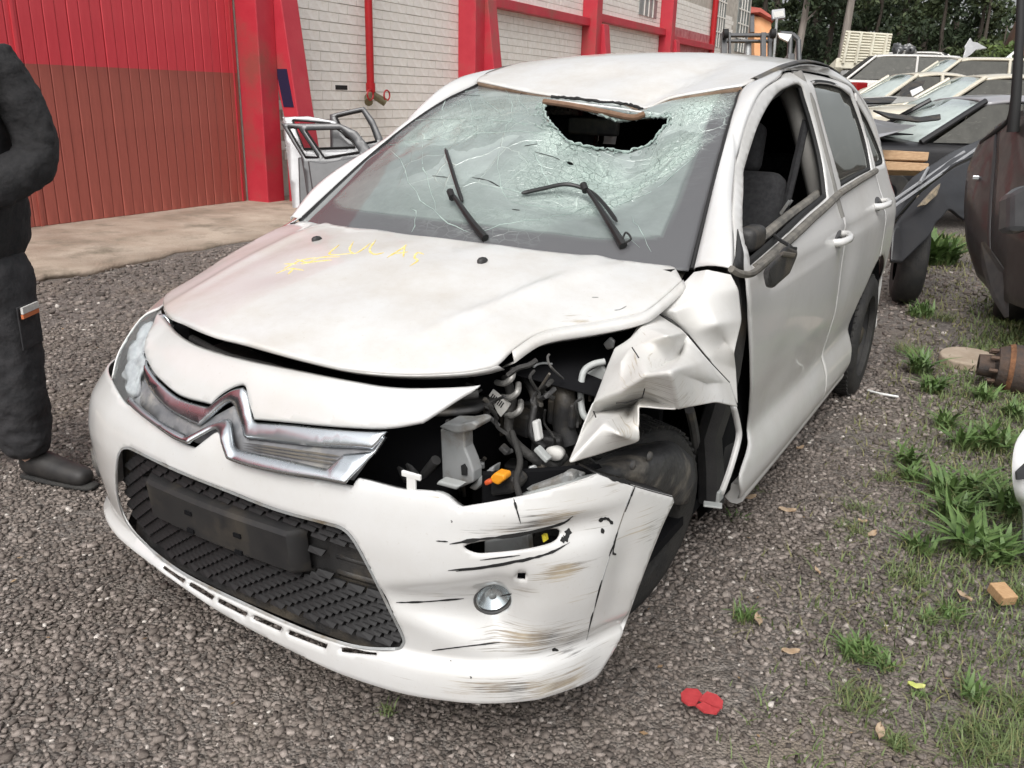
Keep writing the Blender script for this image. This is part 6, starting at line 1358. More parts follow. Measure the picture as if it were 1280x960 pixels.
pxthing('wing_part', 'black wing part propped between the sedans', 'car part', [(1128, 110, 12.5), (1140, 102, 12.5), (1158, 100, 12.5), (1150, 112, 12.3), (1136, 122, 12.2), (1126, 120, 12.2)], 12.5, .05, M['black_plastic'])
pxthing('white_strip', 'narrow white trim strip lying before the cream sedan', 'trim strip', [(1138, 113, 12), (1152, 107, 12.2), (1155, 112, 12), (1141, 120, 11.8)], 12, .03, M['tape'])
for i, (y0, y1, c) in enumerate(((187, 200, 0), (201, 213, 0))):
    pxthing('timber_beam', ['upper weathered timber beam lying behind the hatchback tail', 'lower weathered timber beam lying behind the hatchback tail'][i], 'timber', [(1085, y0-1, 7.6), (1162, y0+3, 7.6), (1160, y1+1, 7.6), (1085, y1-1, 7.6)], 7.6, .18, mat('weathered_timber', (.36, .22, .12), (.50, .34, .20), 5, .85, stretch=(2, 8, 30)), .008)
# gearboxes and a torn fender on the pile
eng = empty('scrap_engine', tuple(np.r_[at(1130, 70, d=34)[:2], 1.9]), 0, 'grey scrap engine block perched on the pile beside the white wagon', 'engine')
for k in range(16):
    p = at(rnd.uniform(1119, 1142), rnd.uniform(54, 72), d=34+rnd.uniform(-.2, .2)); V, F = box_vf(p, (rnd.uniform(.15, .4), rnd.uniform(.15, .4), rnd.uniform(.12, .35)), rotm('Z', rnd.uniform(0, 3))@rotm('X', rnd.uniform(0, 1))); mesh('casting' if k % 2 else 'housing', V, F, M['steel'] if k % 3 else M['dkgrey'], eng, smooth=False, bevel=.03)
for k in range(3):
    p = at(1124+k*7, 63, d=33.7); V, F = lathe_vf([(-.04, .05), (-.04, .17), (.04, .17), (.04, .05)], 14, 'y'); mesh('pulley', V+p, F, M['dkgrey'], eng)
gcar('scrap_hatch', 'grey scrap car body carrying the engine block', tuple(np.r_[at(1124, 100, d=35)[:2], 0]), .9, 3.9, 1.7, 1.9, M['greypaint'], 'suv')
pxthing('torn_fender', 'torn silver fender standing upright on the scrap pile', 'fender', [(1203, 75, 33), (1207, 62, 33), (1206, 58, 33), (1213, 47, 33), (1216, 52, 33), (1222, 53, 33), (1234, 60, 33), (1220, 62, 33), (1214, 68, 33)], 33, .08, M['silver'])
stp = empty('white_stairs', tuple(np.r_[at(1262, 80, d=32)[:2], 0]), 0, 'white railing of an outdoor stair by the red earth bank', 'railing')
for a_, b_ in (((1250, 80), (1272, 62)), ((1250, 88), (1272, 70)), ((1256, 75), (1257, 92)), ((1263, 69), (1264, 92)), ((1270, 64), (1271, 92))): tube('rail', [at(*a_, d=32), at(*b_, d=32)], .05, M['tape'], stp, n=6)
# stake bed of a small truck
d = 27; tb = empty('stake_truck_bed', tuple(np.r_[at(1080, 100, d=d)[:2], 0]), 0, 'pale slatted stake bed of a truck tipped up before the trees', 'truck bed')
M['bedpaint'] = mat('pale_bed_paint', (.58, .56, .46), (.48, .45, .36), 4, .7)
def bedp(s, t): a_ = np.array((1057, 40))*(1-s)+np.array((1115, 44))*s; c_ = np.array((1049, 79))*(1-s)+np.array((1108, 80))*s; return a_*(1-t)+c_*t
for k in range(11):
    t = k/10*.92; a_, b_ = bedp(0, t), bedp(1, t); tube('slat', [at(*a_, d=d), at(*b_, d=d)], .045, M['bedpaint'], tb, n=4)
for s in (.08, .34, .62, .90): tube('stake', [at(*bedp(s, 0), d=d-.06), at(*bedp(s, 1), d=d-.06)], .05, M['bedpaint'], tb, n=4)
V, F = poly_prism([at(1046, 72, d=d), at(1110, 76, d=d), at(1109, 90, d=d), at(1044, 84, d=d)], RC[2]*2.2); fixn(mesh('tray', V, F, M['bedpaint'], tb, smooth=False, bevel=.02))
for a_, b_ in (((1062, 86), (1066, 108)), ((1094, 90), (1097, 108)), ((1088, 95), (1096, 125)), ((1060, 90), (1055, 120)), ((1094, 95), (1085, 125))): tube('chassis_leg', [at(*a_, d=d+.3), at(*b_, d=d+.3)], .07, M['silver'], tb, n=6)
V, F = lathe_vf([(-.4, .05), (-.4, .22), (.6, .22), (.6, .05)], 16); mesh('fuel_tank', V+at(1068, 97, d=d), F, M['silver'], tb)
for k in range(9):
    p = at(rnd.uniform(1056, 1080), rnd.uniform(108, 124), d=24+rnd.uniform(-.3, .3)); V, F = box_vf(p, (rnd.uniform(.1, .4),)*3, rotm('Z', rnd.uniform(0, 3))); o = mesh('scrap_piece', V, F, [M['dkgrey'], M['red_lens'], M['silver']][k % 3], None, smooth=False, bevel=.03)
    tag(o, ['dark scrap lump heaped under the slatted truck bed', 'red scrap lump heaped under the slatted truck bed', 'bright metal scrap lump heaped under the slatted truck bed'][k % 3], 'scrap', ['dark scrap lumps', 'red scrap lumps', 'bright scrap lumps'][k % 3])

# ------------------------------------------------ black front clip close behind the hatchback
def ptdep(px, py, d): return at(px, py, d=d)
bc = empty('black_front_clip', (.75, 6.1, 0), 0, 'rusting black front wing and tyre of a scrapped car behind the hatchback', 'car part')
hd = {'a': (1108, 265, 6.2), 'b': (1140, 222, 6.5), 'c': (1190, 190, 6.9), 'd': (1232, 172, 7.2), 'e': (1240, 186, 6.9), 'f': (1195, 206, 6.5), 'g': (1150, 240, 6.2), 'h': (1112, 282, 5.9)}
crumple('hood_edge', hd, [('a', 'b', 'g', 'h'), ('b', 'c', 'f', 'g'), ('c', 'd', 'e', 'f')], M['blackpaint'], bc, pos=ptdep, thick=.02, levels=2)
wg = {'a': (1112, 284, 5.9), 'b': (1150, 242, 6.15), 'c': (1195, 208, 6.45), 'd': (1238, 188, 6.8), 'e': (1216, 238, 6.3), 'f': (1222, 262, 6.3), 'g': (1205, 278, 6.2), 'h': (1185, 262, 6.1), 'i': (1172, 278, 6.05), 'j': (1160, 300, 5.95), 'k': (1125, 330, 5.85), 'l': (1112, 330, 5.85), 'm': (1172, 245, 6.1)}
crumple('wing', wg, [('a', 'b', 'm', 'i'), ('b', 'c', 'm'), ('c', 'd', 'e', 'm'), ('m', 'e', 'f', 'h'), ('m', 'h', 'i'), ('f', 'g', 'h'), ('a', 'i', 'j'), ('a', 'j', 'k', 'l')], M['blackpaint'], bc, pos=ptdep, thick=.02, levels=2)
for lp, mm, nm in (([(1148, 258, 5.9), (1168, 236, 6.0), (1177, 228, 6.05), (1172, 244, 6.0), (1158, 256, 5.92)], mat('fogged_lens', (.30, .24, .16), (.14, .12, .09), 20, .35), 'fogged_lamp'),):
    V, F = poly_prism([ptdep(*p) for p in lp], RC[2]*.04); fixn(mesh(nm, V, F, mm, bc, smooth=False, bevel=.01))
for a_, b_ in (((1112, 262, 5.95), (1235, 176, 6.9)), ((1118, 250, 6.1), (1205, 190, 6.8)), ((1150, 228, 6.1), (1160, 210, 6.6))): tube('trim_rod', [ptdep(*a_), ptdep(*b_)], .012, M['silver'], bc, n=6)
c_ = ptdep(1141, 300, 6.3); V, F = lathe_vf([(-.09, .16), (-.1, .25), (-.07, .31), (.07, .31), (.1, .25), (.09, .16)], 28); mesh('tyre', V@rotm('Z', .2).T+np.array([c_[0], c_[1], .31]), F, M['rubber'], bc)
V, F = lathe_vf([(.085, .16), (.03, .10), (.03, .01)], 20); mesh('rim', V@rotm('Z', .2).T+np.array([c_[0], c_[1], .31]), F, M['rust'], bc)
# ------------------------------------------------ crushed dark car at the right
dc = empty('crushed_dark_car', (1.65, 4.6, 0), 0, 'crushed dark brown car with bare black pillar beside the weeds', 'car')
M['brownpaint'] = paint('dark_brown_paint', (.016, .012, .012), dirt=(.06, .05, .042), amt=.6, dscale=4, coat=.25, rough=.4)
def dented(o, s=.012, sc=.3):
    tx = bpy.data.textures.new(o.name+'_dents', 'CLOUDS'); tx.noise_scale = sc; m_ = o.modifiers.new('dents', 'DISPLACE'); m_.texture = tx; m_.strength = s; m_.texture_coords = 'GLOBAL'; return o
dented(loft('rear_quarter', [[ptdep(*q) for q in r_] for r_ in ([(1226, 180, 5.9), (1238, 168, 5.7), (1250, 158, 5.5)], [(1214, 210, 5.8), (1230, 205, 5.55), (1247, 200, 5.35)], [(1209, 252, 5.65), (1224, 252, 5.4), (1243, 252, 5.2)], [(1212, 300, 5.55), (1226, 302, 5.3), (1241, 304, 5.12)], [(1226, 345, 5.45), (1236, 356, 5.25), (1246, 368, 5.05)])], M['brownpaint'], dc, n=5, thick=.02))
dented(loft('door', [[ptdep(*q) for q in r_] for r_ in ([(1252, 157, 5.48), (1275, 143, 5.2), (1310, 128, 4.9), (1345, 115, 4.6)], [(1249, 200, 5.33), (1272, 193, 5.05), (1308, 185, 4.7), (1345, 178, 4.4)], [(1245, 252, 5.18), (1270, 252, 4.85), (1308, 252, 4.5), (1345, 252, 4.2)], [(1243, 304, 5.1), (1268, 308, 4.75), (1308, 314, 4.4), (1345, 318, 4.1)], [(1248, 368, 5.03), (1270, 380, 4.7), (1308, 392, 4.4), (1345, 400, 4.1)])], M['brownpaint'], dc, n=5, thick=.02))
V, F = poly_prism([ptdep(*p) for p in [(1231, 300, 4.95), (1262, 342, 4.8), (1262, 398, 4.8), (1245, 372, 4.9), (1232, 332, 5.0)]], RC[2]*.05); fixn(mesh('side_trim', V, F, M['grey_plastic'], dc, smooth=False, bevel=.012))
V, F = poly_prism([ptdep(*p) for p in [(1262, 240, 4.5), (1290, 225, 4.4), (1290, 290, 4.4), (1261, 290, 4.5)]], RC[2]*.12); fixn(mesh('bumper_corner', V, F, M['dkgrey'], dc, smooth=False, bevel=.03))
tube('bare_pillar', [ptdep(1277, -40, 5.0), ptdep(1275, 40, 5.0), ptdep(1270, 120, 5.05), ptdep(1266, 165, 5.1)], [.022, .025, .03, .035], M['black'], dc)
tube('door_seal', cr_run([ptdep(1228, 178, 5.8), ptdep(1245, 165, 5.5), ptdep(1262, 150, 5.3), ptdep(1268, 120, 5.2)], 4), .02, M['black'], dc)
for p in ((1220, 222, 5.5),): V, F = box_vf(ptdep(*p), (.04, .03, .025)); mesh('badge', V, F, M['chrome'], dc, smooth=False, bevel=.004)
box('underbody', (2.0, 4.9, .35), (.9, 2.0, .3), M['void'], dc)
c_ = ptdep(1222, 330, 6.0); V, F = lathe_vf([(-.09, .12), (-.1, .25), (-.07, .30), (.07, .30), (.1, .25), (.09, .12)], 24); mesh('tyre', V+np.array([c_[0]+.25, c_[1], .28]), F, M['rubber'], dc)

# ------------------------------------------------ brake drum, flat stone, white bumper corner, small litter
c_ = at(1258, 460, d=4.45); hb = empty('brake_drum', (c_[0], c_[1], 0), 0, 'rusty brake drum with wheel studs lying in the weeds', 'brake drum'); ax = rotm('Z', .12)@rotm('X', 0)
V, F = lathe_vf([(-.13, .02), (-.13, .055), (-.06, .060), (-.05, .075), (-.045, .10), (.0, .118), (.02, .125), (.10, .125), (.12, .115), (.30, .08)], 32); mesh('drum', V@ax.T+c_, F, mat('rusty_iron', (.06, .052, .05), (.115, .075, .055), 14, .8, .3, bump=.3, bscale=50), hb, auto=35)
V, F = lathe_vf([(-.001, .119), (.022, .126), (.021, .1275), (-.002, .121)], 32); mesh('rust_rim', V@ax.T+c_, F, M['rust'], hb)
for k in range(8):
    a = 2*PI*k/8; V, F = lathe_vf([(-.085, .001), (-.085, .011), (-.04, .011)], 6); V = V+np.array([0, .085*math.cos(a), .085*math.sin(a)]); mesh('stud', V@ax.T+c_, F, mat('rusty_stud', (.07, .045, .035), (.12, .075, .05), 30, .8), hb, smooth=False)
c_ = at(1210, 448, z=.02); a = np.linspace(0, 2*PI, 22, endpoint=False); lp = [c_+np.array([.15*math.cos(t), .20*math.sin(t)*(1+.05*math.cos(2*t)), .02]) for t in a]
V, F = poly_prism(lp, (0, 0, -.05)); tag(fixn(mesh('flat_stone', V, F, mat('sandy_stone', (.34, .27, .20), (.44, .36, .28), 9, .9, bump=.3, bscale=40), None, smooth=False, bevel=.01)), 'flat round sandy stone slab beside the brake drum', 'stone')
wb = loft('white_bumper_corner', [[at(1284, 530, d=2.75), at(1269, 555, d=2.7), at(1265, 590, d=2.68), at(1269, 620, d=2.7), at(1278, 640, d=2.75), at(1279, 690, d=2.75), at(1290, 740, d=2.8)], [at(1330, 520, d=2.78), at(1330, 555, d=2.66), at(1330, 590, d=2.62), at(1330, 620, d=2.62), at(1330, 640, d=2.62), at(1330, 690, d=2.62), at(1330, 740, d=2.66)], [at(1420, 510, d=2.80), at(1420, 550, d=2.66), at(1420, 590, d=2.6), at(1420, 620, d=2.6), at(1420, 640, d=2.6), at(1420, 690, d=2.6), at(1420, 740, d=2.64)]], mat('clean_white_paint', (.80, .80, .80), rough=.3, coat=.5), None, n=4, thick=.01); tag(wb, 'clean white bumper corner standing among the weeds near the wood block', 'bumper')
V, F = poly_prism([at(1271, 590, d=2.655), at(1290, 572, d=2.62), at(1290, 598, d=2.62), at(1272, 600, d=2.655)], RC[2]*.01); fixn(mesh('dark_slot', V, F, M['dkgrey'], wb, smooth=False))
c_ = at(1253, 742, z=.03); tag(box('wood_block', c_, (.05, .065, .032), mat('fresh_wood', (.36, .21, .10), (.48, .31, .17), 12, .8, stretch=(4, 30, 4)), None, R=rotm('Z', .7)@rotm('X', .2), bevel=.003), 'small orange brown wood block lying on the gravel edge', 'wood block')
for i, lp in enumerate(([(851, 866), (858, 860), (872, 861), (878, 868), (870, 880), (860, 880), (852, 874)], [(879, 868), (884, 864), (896, 868), (904, 876), (903, 884), (892, 882), (880, 876), (874, 874)], [(870, 881), (879, 877), (892, 884), (900, 886), (896, 891), (880, 889)])):
    V, F = poly_prism([at(*p, z=.022+.002*i) for p in lp], (0, 0, -.006)); tag(fixn(mesh('red_plastic_shard', V, F, mat('red_plastic', (.50, .055, .06), (.40, .035, .04), 60, .6), None, smooth=False)), ['rounded red plastic shard lying on the gravel', 'larger cracked red plastic shard on the gravel', 'thin lower red plastic sliver on the gravel'][i], 'plastic shard')
tube_ = tube('white_stick', cr_run([at(1085, 488, z=.012), at(1100, 492, z=.016), at(1123, 496, z=.012)], 4), .006, M['tape'], None); tag(tube_, 'thin white plastic strip lying by the rear wheel', 'stick')
LMK = [(1253, 742, 'around the small wood block'), (878, 875, 'near the red plastic shards'), (800, 790, 'beside the crushed front tyre'), (1062, 488, 'beside the rear wheel of the hatchback'), (1262, 460, 'in front of the brake drum'), (1210, 448, 'around the flat sandy stone'), (1145, 335, 'beside the rusting black wing'), (1260, 390, 'under the crushed dark car'), (1270, 610, 'beside the clean white bumper corner'), (1145, 858, 'next to a pale fallen leaf'), (1240, 930, 'in the thick grass patch'), (984, 638, 'near the front door sill'), (488, 890, 'under the front bumper lip'), (1185, 560, 'between sandy stone and white bumper corner')]
M['dryleaf'] = mat('dry_leaf', (.34, .23, .14), (.44, .34, .24), 40, .8); M['yelleaf'] = mat('yellow_leaf', (.45, .50, .12), (.55, .55, .2), 40, .7)
for i, (px, py, s, rz, mm) in enumerate([(984, 638, .030, .3, 0), (1090, 668, .026, 1.2, 0), (988, 815, .024, .5, 0), (948, 775, .026, 2.0, 0), (1145, 858, .020, .2, 1), (936, 622, .03, .8, 0), (1022, 714, .018, 2.2, 0), (1100, 915, .026, 1.7, 0), (1205, 745, .03, 2.4, 0), (1000, 560, .02, 1, 0), (905, 580, .03, .2, 0), (1078, 652, .015, .2, 0)]):
    t = np.linspace(-1, 1, 7); hw = s*.42*(1-t*t)**.7; c_ = at(px, py, z=.020); V = []
    for k in range(7): V += [(s*t[k], -hw[k], .006*abs(t[k])), (s*t[k], 0, -.002), (s*t[k], hw[k], .008*abs(t[k])+.003)]
    V = np.array(V)@rotm('Z', rz).T+c_; F = [(k*3+j, k*3+j+1, k*3+j+4, k*3+j+3) for k in range(6) for j in range(2)]
    o = mesh('fallen_leaf', V, F, [M['dryleaf'], M['yelleaf']][mm], None, thick=.0008); lm = min(LMK, key=lambda k: np.hypot(k[0]-px, (k[1]-py)*1.3)+(99 if 'leaf' in k[2] or 'leaves' in k[2] else 0)); tag(o, ['dry curled tan leaf lying '+lm[2], 'small yellow green leaf lying on the gravel'][mm], 'leaf', 'dry leaves '+lm[2] if mm == 0 else None)
# ================================================================== weeds
M['grassA'] = mat('grass_green', (.085, .125, .040), (.16, .205, .075), 30, .6); M['grassB'] = mat('dry_grass', (.13, .15, .05), (.22, .20, .09), 30, .7); M['weed'] = mat('weed_leaf', (.07, .13, .035), (.13, .205, .062), 25, .55)
def blade(V, F, base, h, w_, lean, az, seg=4, broad=False):
    k0 = len(V); dx, dy = math.cos(az), math.sin(az); sx, sy2 = -dy, dx
    for s in range(seg+1):
        t = s/seg; bend = lean*t*t; ww = w_*((1-t)**.6 if not broad else max(.06, math.sin(PI*min(.98, t*.9+.08))))
        p = base+np.array([dx*bend*h, dy*bend*h, h*(t-.35*lean*t*t)])
        V.append(p+np.array([sx*ww, sy2*ww, 0])); V.append(p-np.array([sx*ww, sy2*ww, 0]))
    F += [(k0+2*s, k0+2*s+1, k0+2*s+3, k0+2*s+2) for s in range(seg)]
def tuft(px, py, h, r, n_, kind, label, group):
    c = at(px, py, z=.0)
    lm = min(LMK, key=lambda k: np.hypot(k[0]-px, (k[1]-py)*1.3)); wd_ = ('grass tuft' if kind == 'grass' else 'broad leaved weed'); label = ('thin green ' if kind == 'grass' else 'green ')+wd_+' growing '+lm[2]; group = wd_+'s '+lm[2]
    e = empty('weed', tuple(c), 0, label, 'weed', group)
    for part, frac, mm in ((('grass_blades', 1.5, M['grassA']), ('dead_blades', .4, M['grassB'])) if kind == 'grass' else (('leaves', 1.3, M['weed']), ('grass_blades', .9, M['grassA']), ('dead_blades', .5, M['grassB']))):
        V, F = [], []
        for k in range(max(3, int(n_*frac))):
            a, q = rnd.uniform(0, 2*PI), r*math.sqrt(rnd.uniform(0, 1)); b_ = c+np.array([math.cos(a)*q, math.sin(a)*q, 0])
            if part == 'leaves': blade(V, F, b_*.8+c*.2, h*rnd.uniform(.35, 1.15), h*rnd.uniform(.045, .085), rnd.uniform(.2, 1.3), rnd.uniform(0, 2*PI), 5, True)
            else: blade(V, F, b_, h*rnd.uniform(.25, 1.05), rnd.uniform(.0010, .0024), rnd.uniform(.3, 1.7), rnd.uniform(0, 2*PI))
        mesh(part, V, F, mm, e)
GRP = 'broad leaved weeds in the gravel'; GG = 'grass tufts in the gravel'; L1 = 'broad leaved green weed with grass growing out of the gravel'; L2 = 'thin green grass tuft growing out of the gravel'
for px, py, h, r, n_, k in [(928, 775, .055, .03, 26, 'w'), (1072, 818, .055, .05, 110, 'w'), (1105, 835, .05, .03, 24, 'w'), (1075, 880, .06, .06, 90, 'g'), (1125, 932, .045, .03, 60, 'g'), (1215, 875, .07, .03, 26, 'w'), (1145, 870, .03, .02, 14, 'w'), (1072, 640, .07, .05, 40, 'g'), (1065, 665, .06, .05, 60, 'g'), (1135, 725, .05, .06, 80, 'g'), (1135, 580, .10, .05, 44, 'w'), (1140, 600, .08, .05, 40, 'w'), (1182, 535, .11, .04, 46, 'w'), (1150, 465, .14, .07, 60, 'w'), (1165, 490, .12, .06, 60, 'w'), (1135, 440, .10, .08, 80, 'g'), (1250, 930, .09, .08, 130, 'g'), (1215, 940, .07, .08, 110, 'g'), (1275, 890, .09, .06, 90, 'g'), (1190, 770, .05, .04, 30, 'w'), (1160, 775, .04, .03, 20, 'w'), (1240, 700, .12, .07, 60, 'w'), (1210, 690, .16, .06, 50, 'w'), (1190, 650, .14, .06, 54, 'w'), (1180, 620, .12, .06, 44, 'w'), (1220, 620, .13, .07, 50, 'w'), (1255, 640, .14, .07, 50, 'w'), (1240, 560, .14, .08, 60, 'w'), (1205, 560, .12, .06, 44, 'w'), (1265, 520, .10, .06, 40, 'w'), (1230, 500, .10, .06, 40, 'w'), (1180, 400, .10, .08, 70, 'g'), (1160, 330, .35, .10, 80, 'w'), (1180, 330, .30, .12, 70, 'w'), (1195, 310, .25, .15, 120, 'g'), (1150, 395, .12, .10, 60, 'w'), (920, 650, .04, .03, 16, 'w'), (945, 615, .03, .03, 30, 'g'), (1020, 690, .03, .03, 30, 'g'), (1150, 690, .08, .05, 40, 'w'), (485, 890, .03, .02, 20, 'g'), (1105, 600, .06, .04, 40, 'g'), (1275, 745, .10, .05, 50, 'g')]:
    tuft(px, py, h, r, n_, 'grass' if k == 'g' else 'w', L2 if k == 'g' else L1, GG if k == 'g' else GRP)
V, F = [], []
def grassy(x, y): return np.clip((x-.98-.04*y)/.55, 0, 1)*(.40+.60*(math.sin(5*x+2*y)*math.sin(4*y-1)+1)/2)
for k in range(120000):
    x, y = rnd.uniform(.95, 3.2), rnd.uniform(-.5, 9)
    if rnd.random() > grassy(x, y)*(1 if y > .3 else .55): continue
    blade(V, F, np.array([x, y, 0]), rnd.uniform(.010, .05)*(1+.12*max(0, y)), rnd.uniform(.0014, .003)*(1+.25*max(0, y)), rnd.uniform(.2, 1.2), rnd.uniform(0, 2*PI), 3)
ns = len(F)//3; Fa = np.array(F); tag(fastmesh('grass', np.array(V), Fa[:len(Fa)], M['grassA']), 'low green grass spreading along the right of the gravel', 'grass', kind='stuff')
V, F = [], []
for k in range(30000):
    x, y = rnd.uniform(.6, 3.2), rnd.uniform(0, 9)
    if rnd.random() > .25+grassy(x, y)*.6 or (x < .9 and y < 5): continue
    blade(V, F, np.array([x, y, 0]), rnd.uniform(.015, .05)*(1+.12*max(0, y)), rnd.uniform(.0012, .0025)*(1+.25*max(0, y)), rnd.uniform(.5, 1.6), rnd.uniform(0, 2*PI), 3)
tag(fastmesh('dry_grass', np.array(V), np.array(F), M['grassB']), 'dry yellowish grass mixed into the weeds', 'grass', kind='stuff')

# ================================================================== the man at the left edge
org = at(-27, 600, z=0); Xp = np.array([RC[0][0], RC[0][1], 0]); Xp /= np.linalg.norm(Xp); Yp = np.array([-Xp[1], Xp[0], 0])
dsc = float(((org-CAM)@RC.T)[2]); 
def bp3(x, y, z): return org+Xp*(x+.115*max(0, z-.08))+Yp*y+np.array([0, 0, z])
man = empty('person', tuple(org), 0, 'person in dark sweatshirt, dark work trousers and black shoes holding hands together', 'person')
def skin(name, verts, edges, radii, mm, par, sub=2, disp=0):
    me = bpy.data.meshes.new(name); me.from_pydata([tuple(bp3(*v)) for v in verts], edges, []); me.materials.append(mm); o = link(bpy.data.objects.new(name, me), par)
    m_ = o.modifiers.new('skin', 'SKIN'); m_.use_smooth_shade = True
    for i, r_ in enumerate(radii): me.skin_vertices[0].data[i].radius = (r_, r_) if np.isscalar(r_) else r_
    me.skin_vertices[0].data[0].use_root = True
    s_ = o.modifiers.new('sub', 'SUBSURF'); s_.levels = sub; s_.render_levels = sub
    if disp:
        tx2 = bpy.data.textures.new(name+'_wrinkles', 'MARBLE'); tx2.noise_scale = .05; tx2.turbulence = 9; d2 = o.modifiers.new('wrinkles', 'DISPLACE'); d2.texture = tx2; d2.strength = disp*.16; d2.texture_coords = 'GLOBAL'
        tx = bpy.data.textures.new(name+'_folds', 'CLOUDS'); tx.noise_scale = .13; d_ = o.modifiers.new('folds', 'DISPLACE'); d_.texture = tx; d_.strength = disp; d_.texture_coords = 'GLOBAL'
    return o
M['skin'] = mat('skin', (.42, .26, .19), (.48, .31, .23), 20, .55); M['sweat'] = mat('dark_sweatshirt', (.013, .013, .014), (.022, .021, .022), 40, .95, bump=1.0, bscale=13); M['trous'] = mat('dark_work_trousers', (.020, .020, .022), (.032, .031, .033), 25, .9, bump=1.0, bscale=11); M['shoe'] = mat('black_shoe_leather', (.018, .017, .017), (.035, .032, .03), 20, .6)
bodyv = [(0, 0, .95), (0, .0, 1.15), (0, 0, 1.38), (0, .0, 1.50), (0, -.02, 1.58), (0, -.03, 1.68), (0, -.02, 1.77), (.18, 0, 1.43), (.28, .03, 1.14), (.10, -.20, 1.06), (.04, -.26, 1.07), (-.18, 0, 1.43), (-.28, .03, 1.14), (-.10, -.20, 1.06), (-.04, -.26, 1.07), (.10, 0, .88), (.15, -.02, .48), (.20, .02, .10), (.23, .00, .05), (-.10, 0, .88), (-.13, -.02, .48), (-.15, .05, .10), (-.16, .02, .05)]
bode = [(0, 1), (1, 2), (2, 3), (3, 4), (4, 5), (5, 6), (2, 7), (7, 8), (8, 9), (9, 10), (2, 11), (11, 12), (12, 13), (13, 14), (0, 15), (15, 16), (16, 17), (17, 18), (0, 19), (19, 20), (20, 21), (21, 22)]
skin('body', bodyv, bode, [.10, .10, .11, .055, .07, .09, .07, .06, .045, .032, .03, .06, .045, .032, .03, .07, .055, .045, .04, .07, .055, .045, .04], M['skin'], man)
for s in (1, -1):
    hb_ = np.array([s*.04, -.26, 1.07])
    for k, (dx, L_) in enumerate(((-.018, .065), (-.006, .075), (.006, .07), (.018, .055))):
        b_ = hb_+np.array([dx, -.02, -.005]); skin('finger', [tuple(b_), tuple(b_+np.array([-s*.005, -L_*.5, -.01])), tuple(b_+np.array([-s*.012, -L_*.75, -.04]))], [(0, 1), (1, 2)], [.010, .009, .007], M['skin'], man, 1)
    b_ = hb_+np.array([-s*.03, .01, .01]); skin('thumb', [tuple(b_), tuple(b_+np.array([-s*.02, -.03, .012])), tuple(b_+np.array([-s*.02, -.055, .004]))], [(0, 1), (1, 2)], [.011, .010, .008], M['skin'], man, 1)
# head details
hc_ = np.array([0, -.03, 1.70])
for s in (1, -1):
    V, F = lathe_vf([(-.012, .001), (-.008, .009), (.008, .009), (.012, .001)], 10, 'y'); mesh('eye', V+bp3(s*.032, -.118, 1.715), F, M['tape'], man); skin('ear', [(s*.088, -.01, 1.73), (s*.093, .0, 1.69)], [(0, 1)], [.018, .012], M['skin'], man, 1)
skin('nose', [(0, -.115, 1.715), (0, -.135, 1.675)], [(0, 1)], [.010, .016], M['skin'], man, 1); skin('mouth', [(-.022, -.112, 1.635), (.022, -.112, 1.635)], [(0, 1)], [.008, .008], mat('lips', (.30, .12, .10), rough=.5), man, 1)
skin('hair', [(0, -.06, 1.80), (0, .02, 1.80), (0, .07, 1.74), (0, .06, 1.66)], [(0, 1), (1, 2), (2, 3)], [.075, .085, .075, .05], M['barkd'], man)
sweater = skin('sweatshirt', [(.03, .0, .76), (.03, .0, .95), (.02, 0, 1.18), (0, 0, 1.38), (0, .0, 1.49), (.155, .0, 1.43), (.225, .02, 1.30), (.265, .03, 1.15), (.18, -.09, 1.065), (.09, -.19, 1.06), (-.155, .0, 1.43), (-.225, .02, 1.30), (-.265, .03, 1.15), (-.18, -.09, 1.065), (-.09, -.19, 1.06)],
     [(0, 1), (1, 2), (2, 3), (3, 4), (3, 5), (5, 6), (6, 7), (7, 8), (8, 9), (3, 10), (10, 11), (11, 12), (12, 13), (13, 14)], [(.235, .16), (.255, .17), (.235, .15), (.19, .13), (.075, .075), .088, .082, .082, .072, .05, .088, .082, .082, .072, .05], M['sweat'], man, 4, .03)
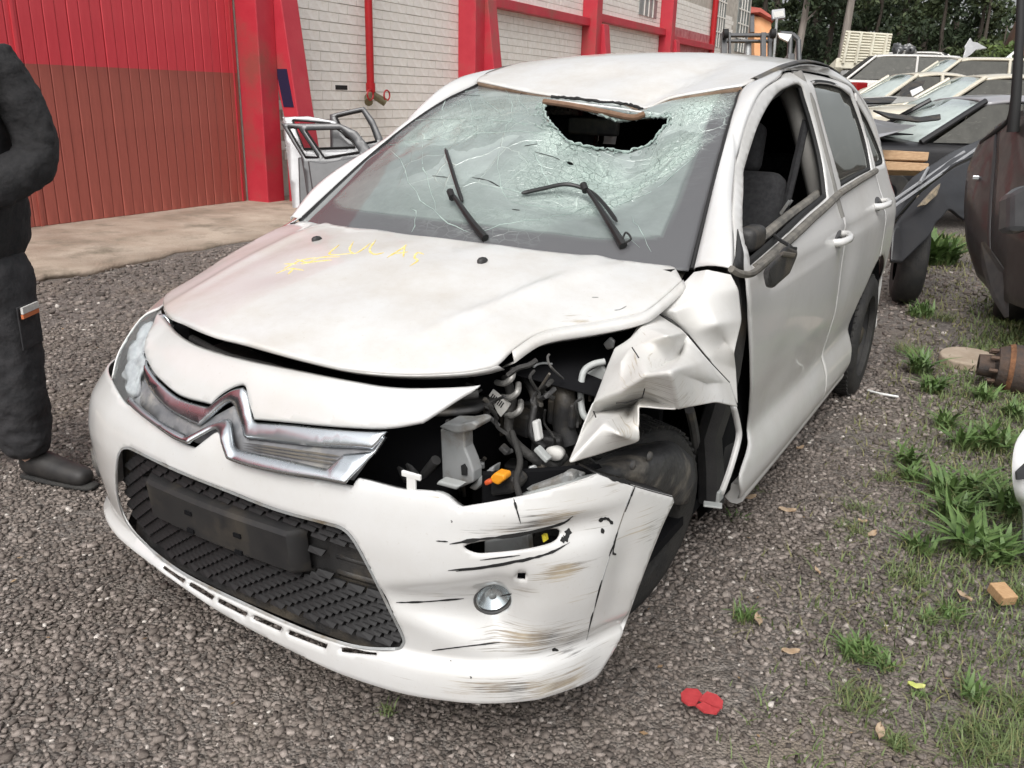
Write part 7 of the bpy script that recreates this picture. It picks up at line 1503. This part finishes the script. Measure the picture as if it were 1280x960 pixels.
trs = skin('work_trousers', [(.03, 0, .92), (.03, 0, .76), (.115, .0, .66), (.15, -.02, .46), (.185, .0, .24), (.20, .01, .085), (-.115, 0, .66), (-.14, -.02, .46), (-.15, .03, .24), (-.15, .05, .085)], [(0, 1), (1, 2), (2, 3), (3, 4), (4, 5), (1, 6), (6, 7), (7, 8), (8, 9)], [(.22, .15), (.225, .16), .135, .112, .10, .098, .118, .098, .088, .088], M['trous'], man, 4, .03)
pk = bp3(.235, -.03, .60); V, F = box_vf((0, 0, 0), (.006, .13, .15)); Rp = np.stack([Xp, Yp, [0, 0, 1]], 1); mesh('thigh_pocket', V@Rp.T+pk, F, M['trous'], trs, smooth=False, bevel=.006)
V, F = box_vf((0, 0, 0), (.008, .10, .022)); mesh('reflective_stripe', V@Rp.T+bp3(.247, -.05, .665), F, M['paper'], trs, smooth=False); V, F = box_vf((0, 0, 0), (.008, .10, .014)); mesh('orange_stripe', V@Rp.T+bp3(.248, -.05, .645), F, mat('orange_tape', (.55, .16, .06), rough=.6), trs, smooth=False)
for s, toe in ((1, (.24, -.085)), (-1, (-.08, -.24))):
    bx, by2 = (.205, .02) if s == 1 else (-.15, .06); tx_, ty_ = toe
    sh_ = skin('shoe', [(bx-.2*tx_, by2-.2*ty_, .055), (bx, by2, .075), (bx+.5*tx_, by2+.5*ty_, .055), (bx+tx_, by2+ty_, .045)], [(0, 1), (1, 2), (2, 3)], [(.045, .05), (.052, .06), (.05, .045), (.042, .035)], M['shoe'], man)
    skin('sole', [(bx-.25*tx_, by2-.25*ty_, .014), (bx+.45*tx_, by2+.45*ty_, .014), (bx+1.1*tx_, by2+1.1*ty_, .016)], [(0, 1), (1, 2)], [(.042, .014), (.048, .014), (.038, .014)], M['rubber'], sh_, 1)

# ground rising gently to the scrap rows behind
sx_ = np.r_[-4.6, np.linspace(-4, 10, 8), 30]; sy_ = [11.5, 14, 17, 22, 30, 45, 66]; sz_ = [-.03, .22, .50, .75, .95, 1.1, 1.2]
V = [(x, y, z*(0 if x < -4.2 else 1)-.01) for x in sx_ for y, z in zip(sy_, sz_)]; F = [(i*7+j, (i+1)*7+j, (i+1)*7+j+1, i*7+j+1) for i in range(len(sx_)-1) for j in range(6)]
tag(mesh('yard_slope', V, F, mat('trodden_earth', (.12, .10, .075), (.20, .165, .12), 1.5, .95), None), kind='structure')
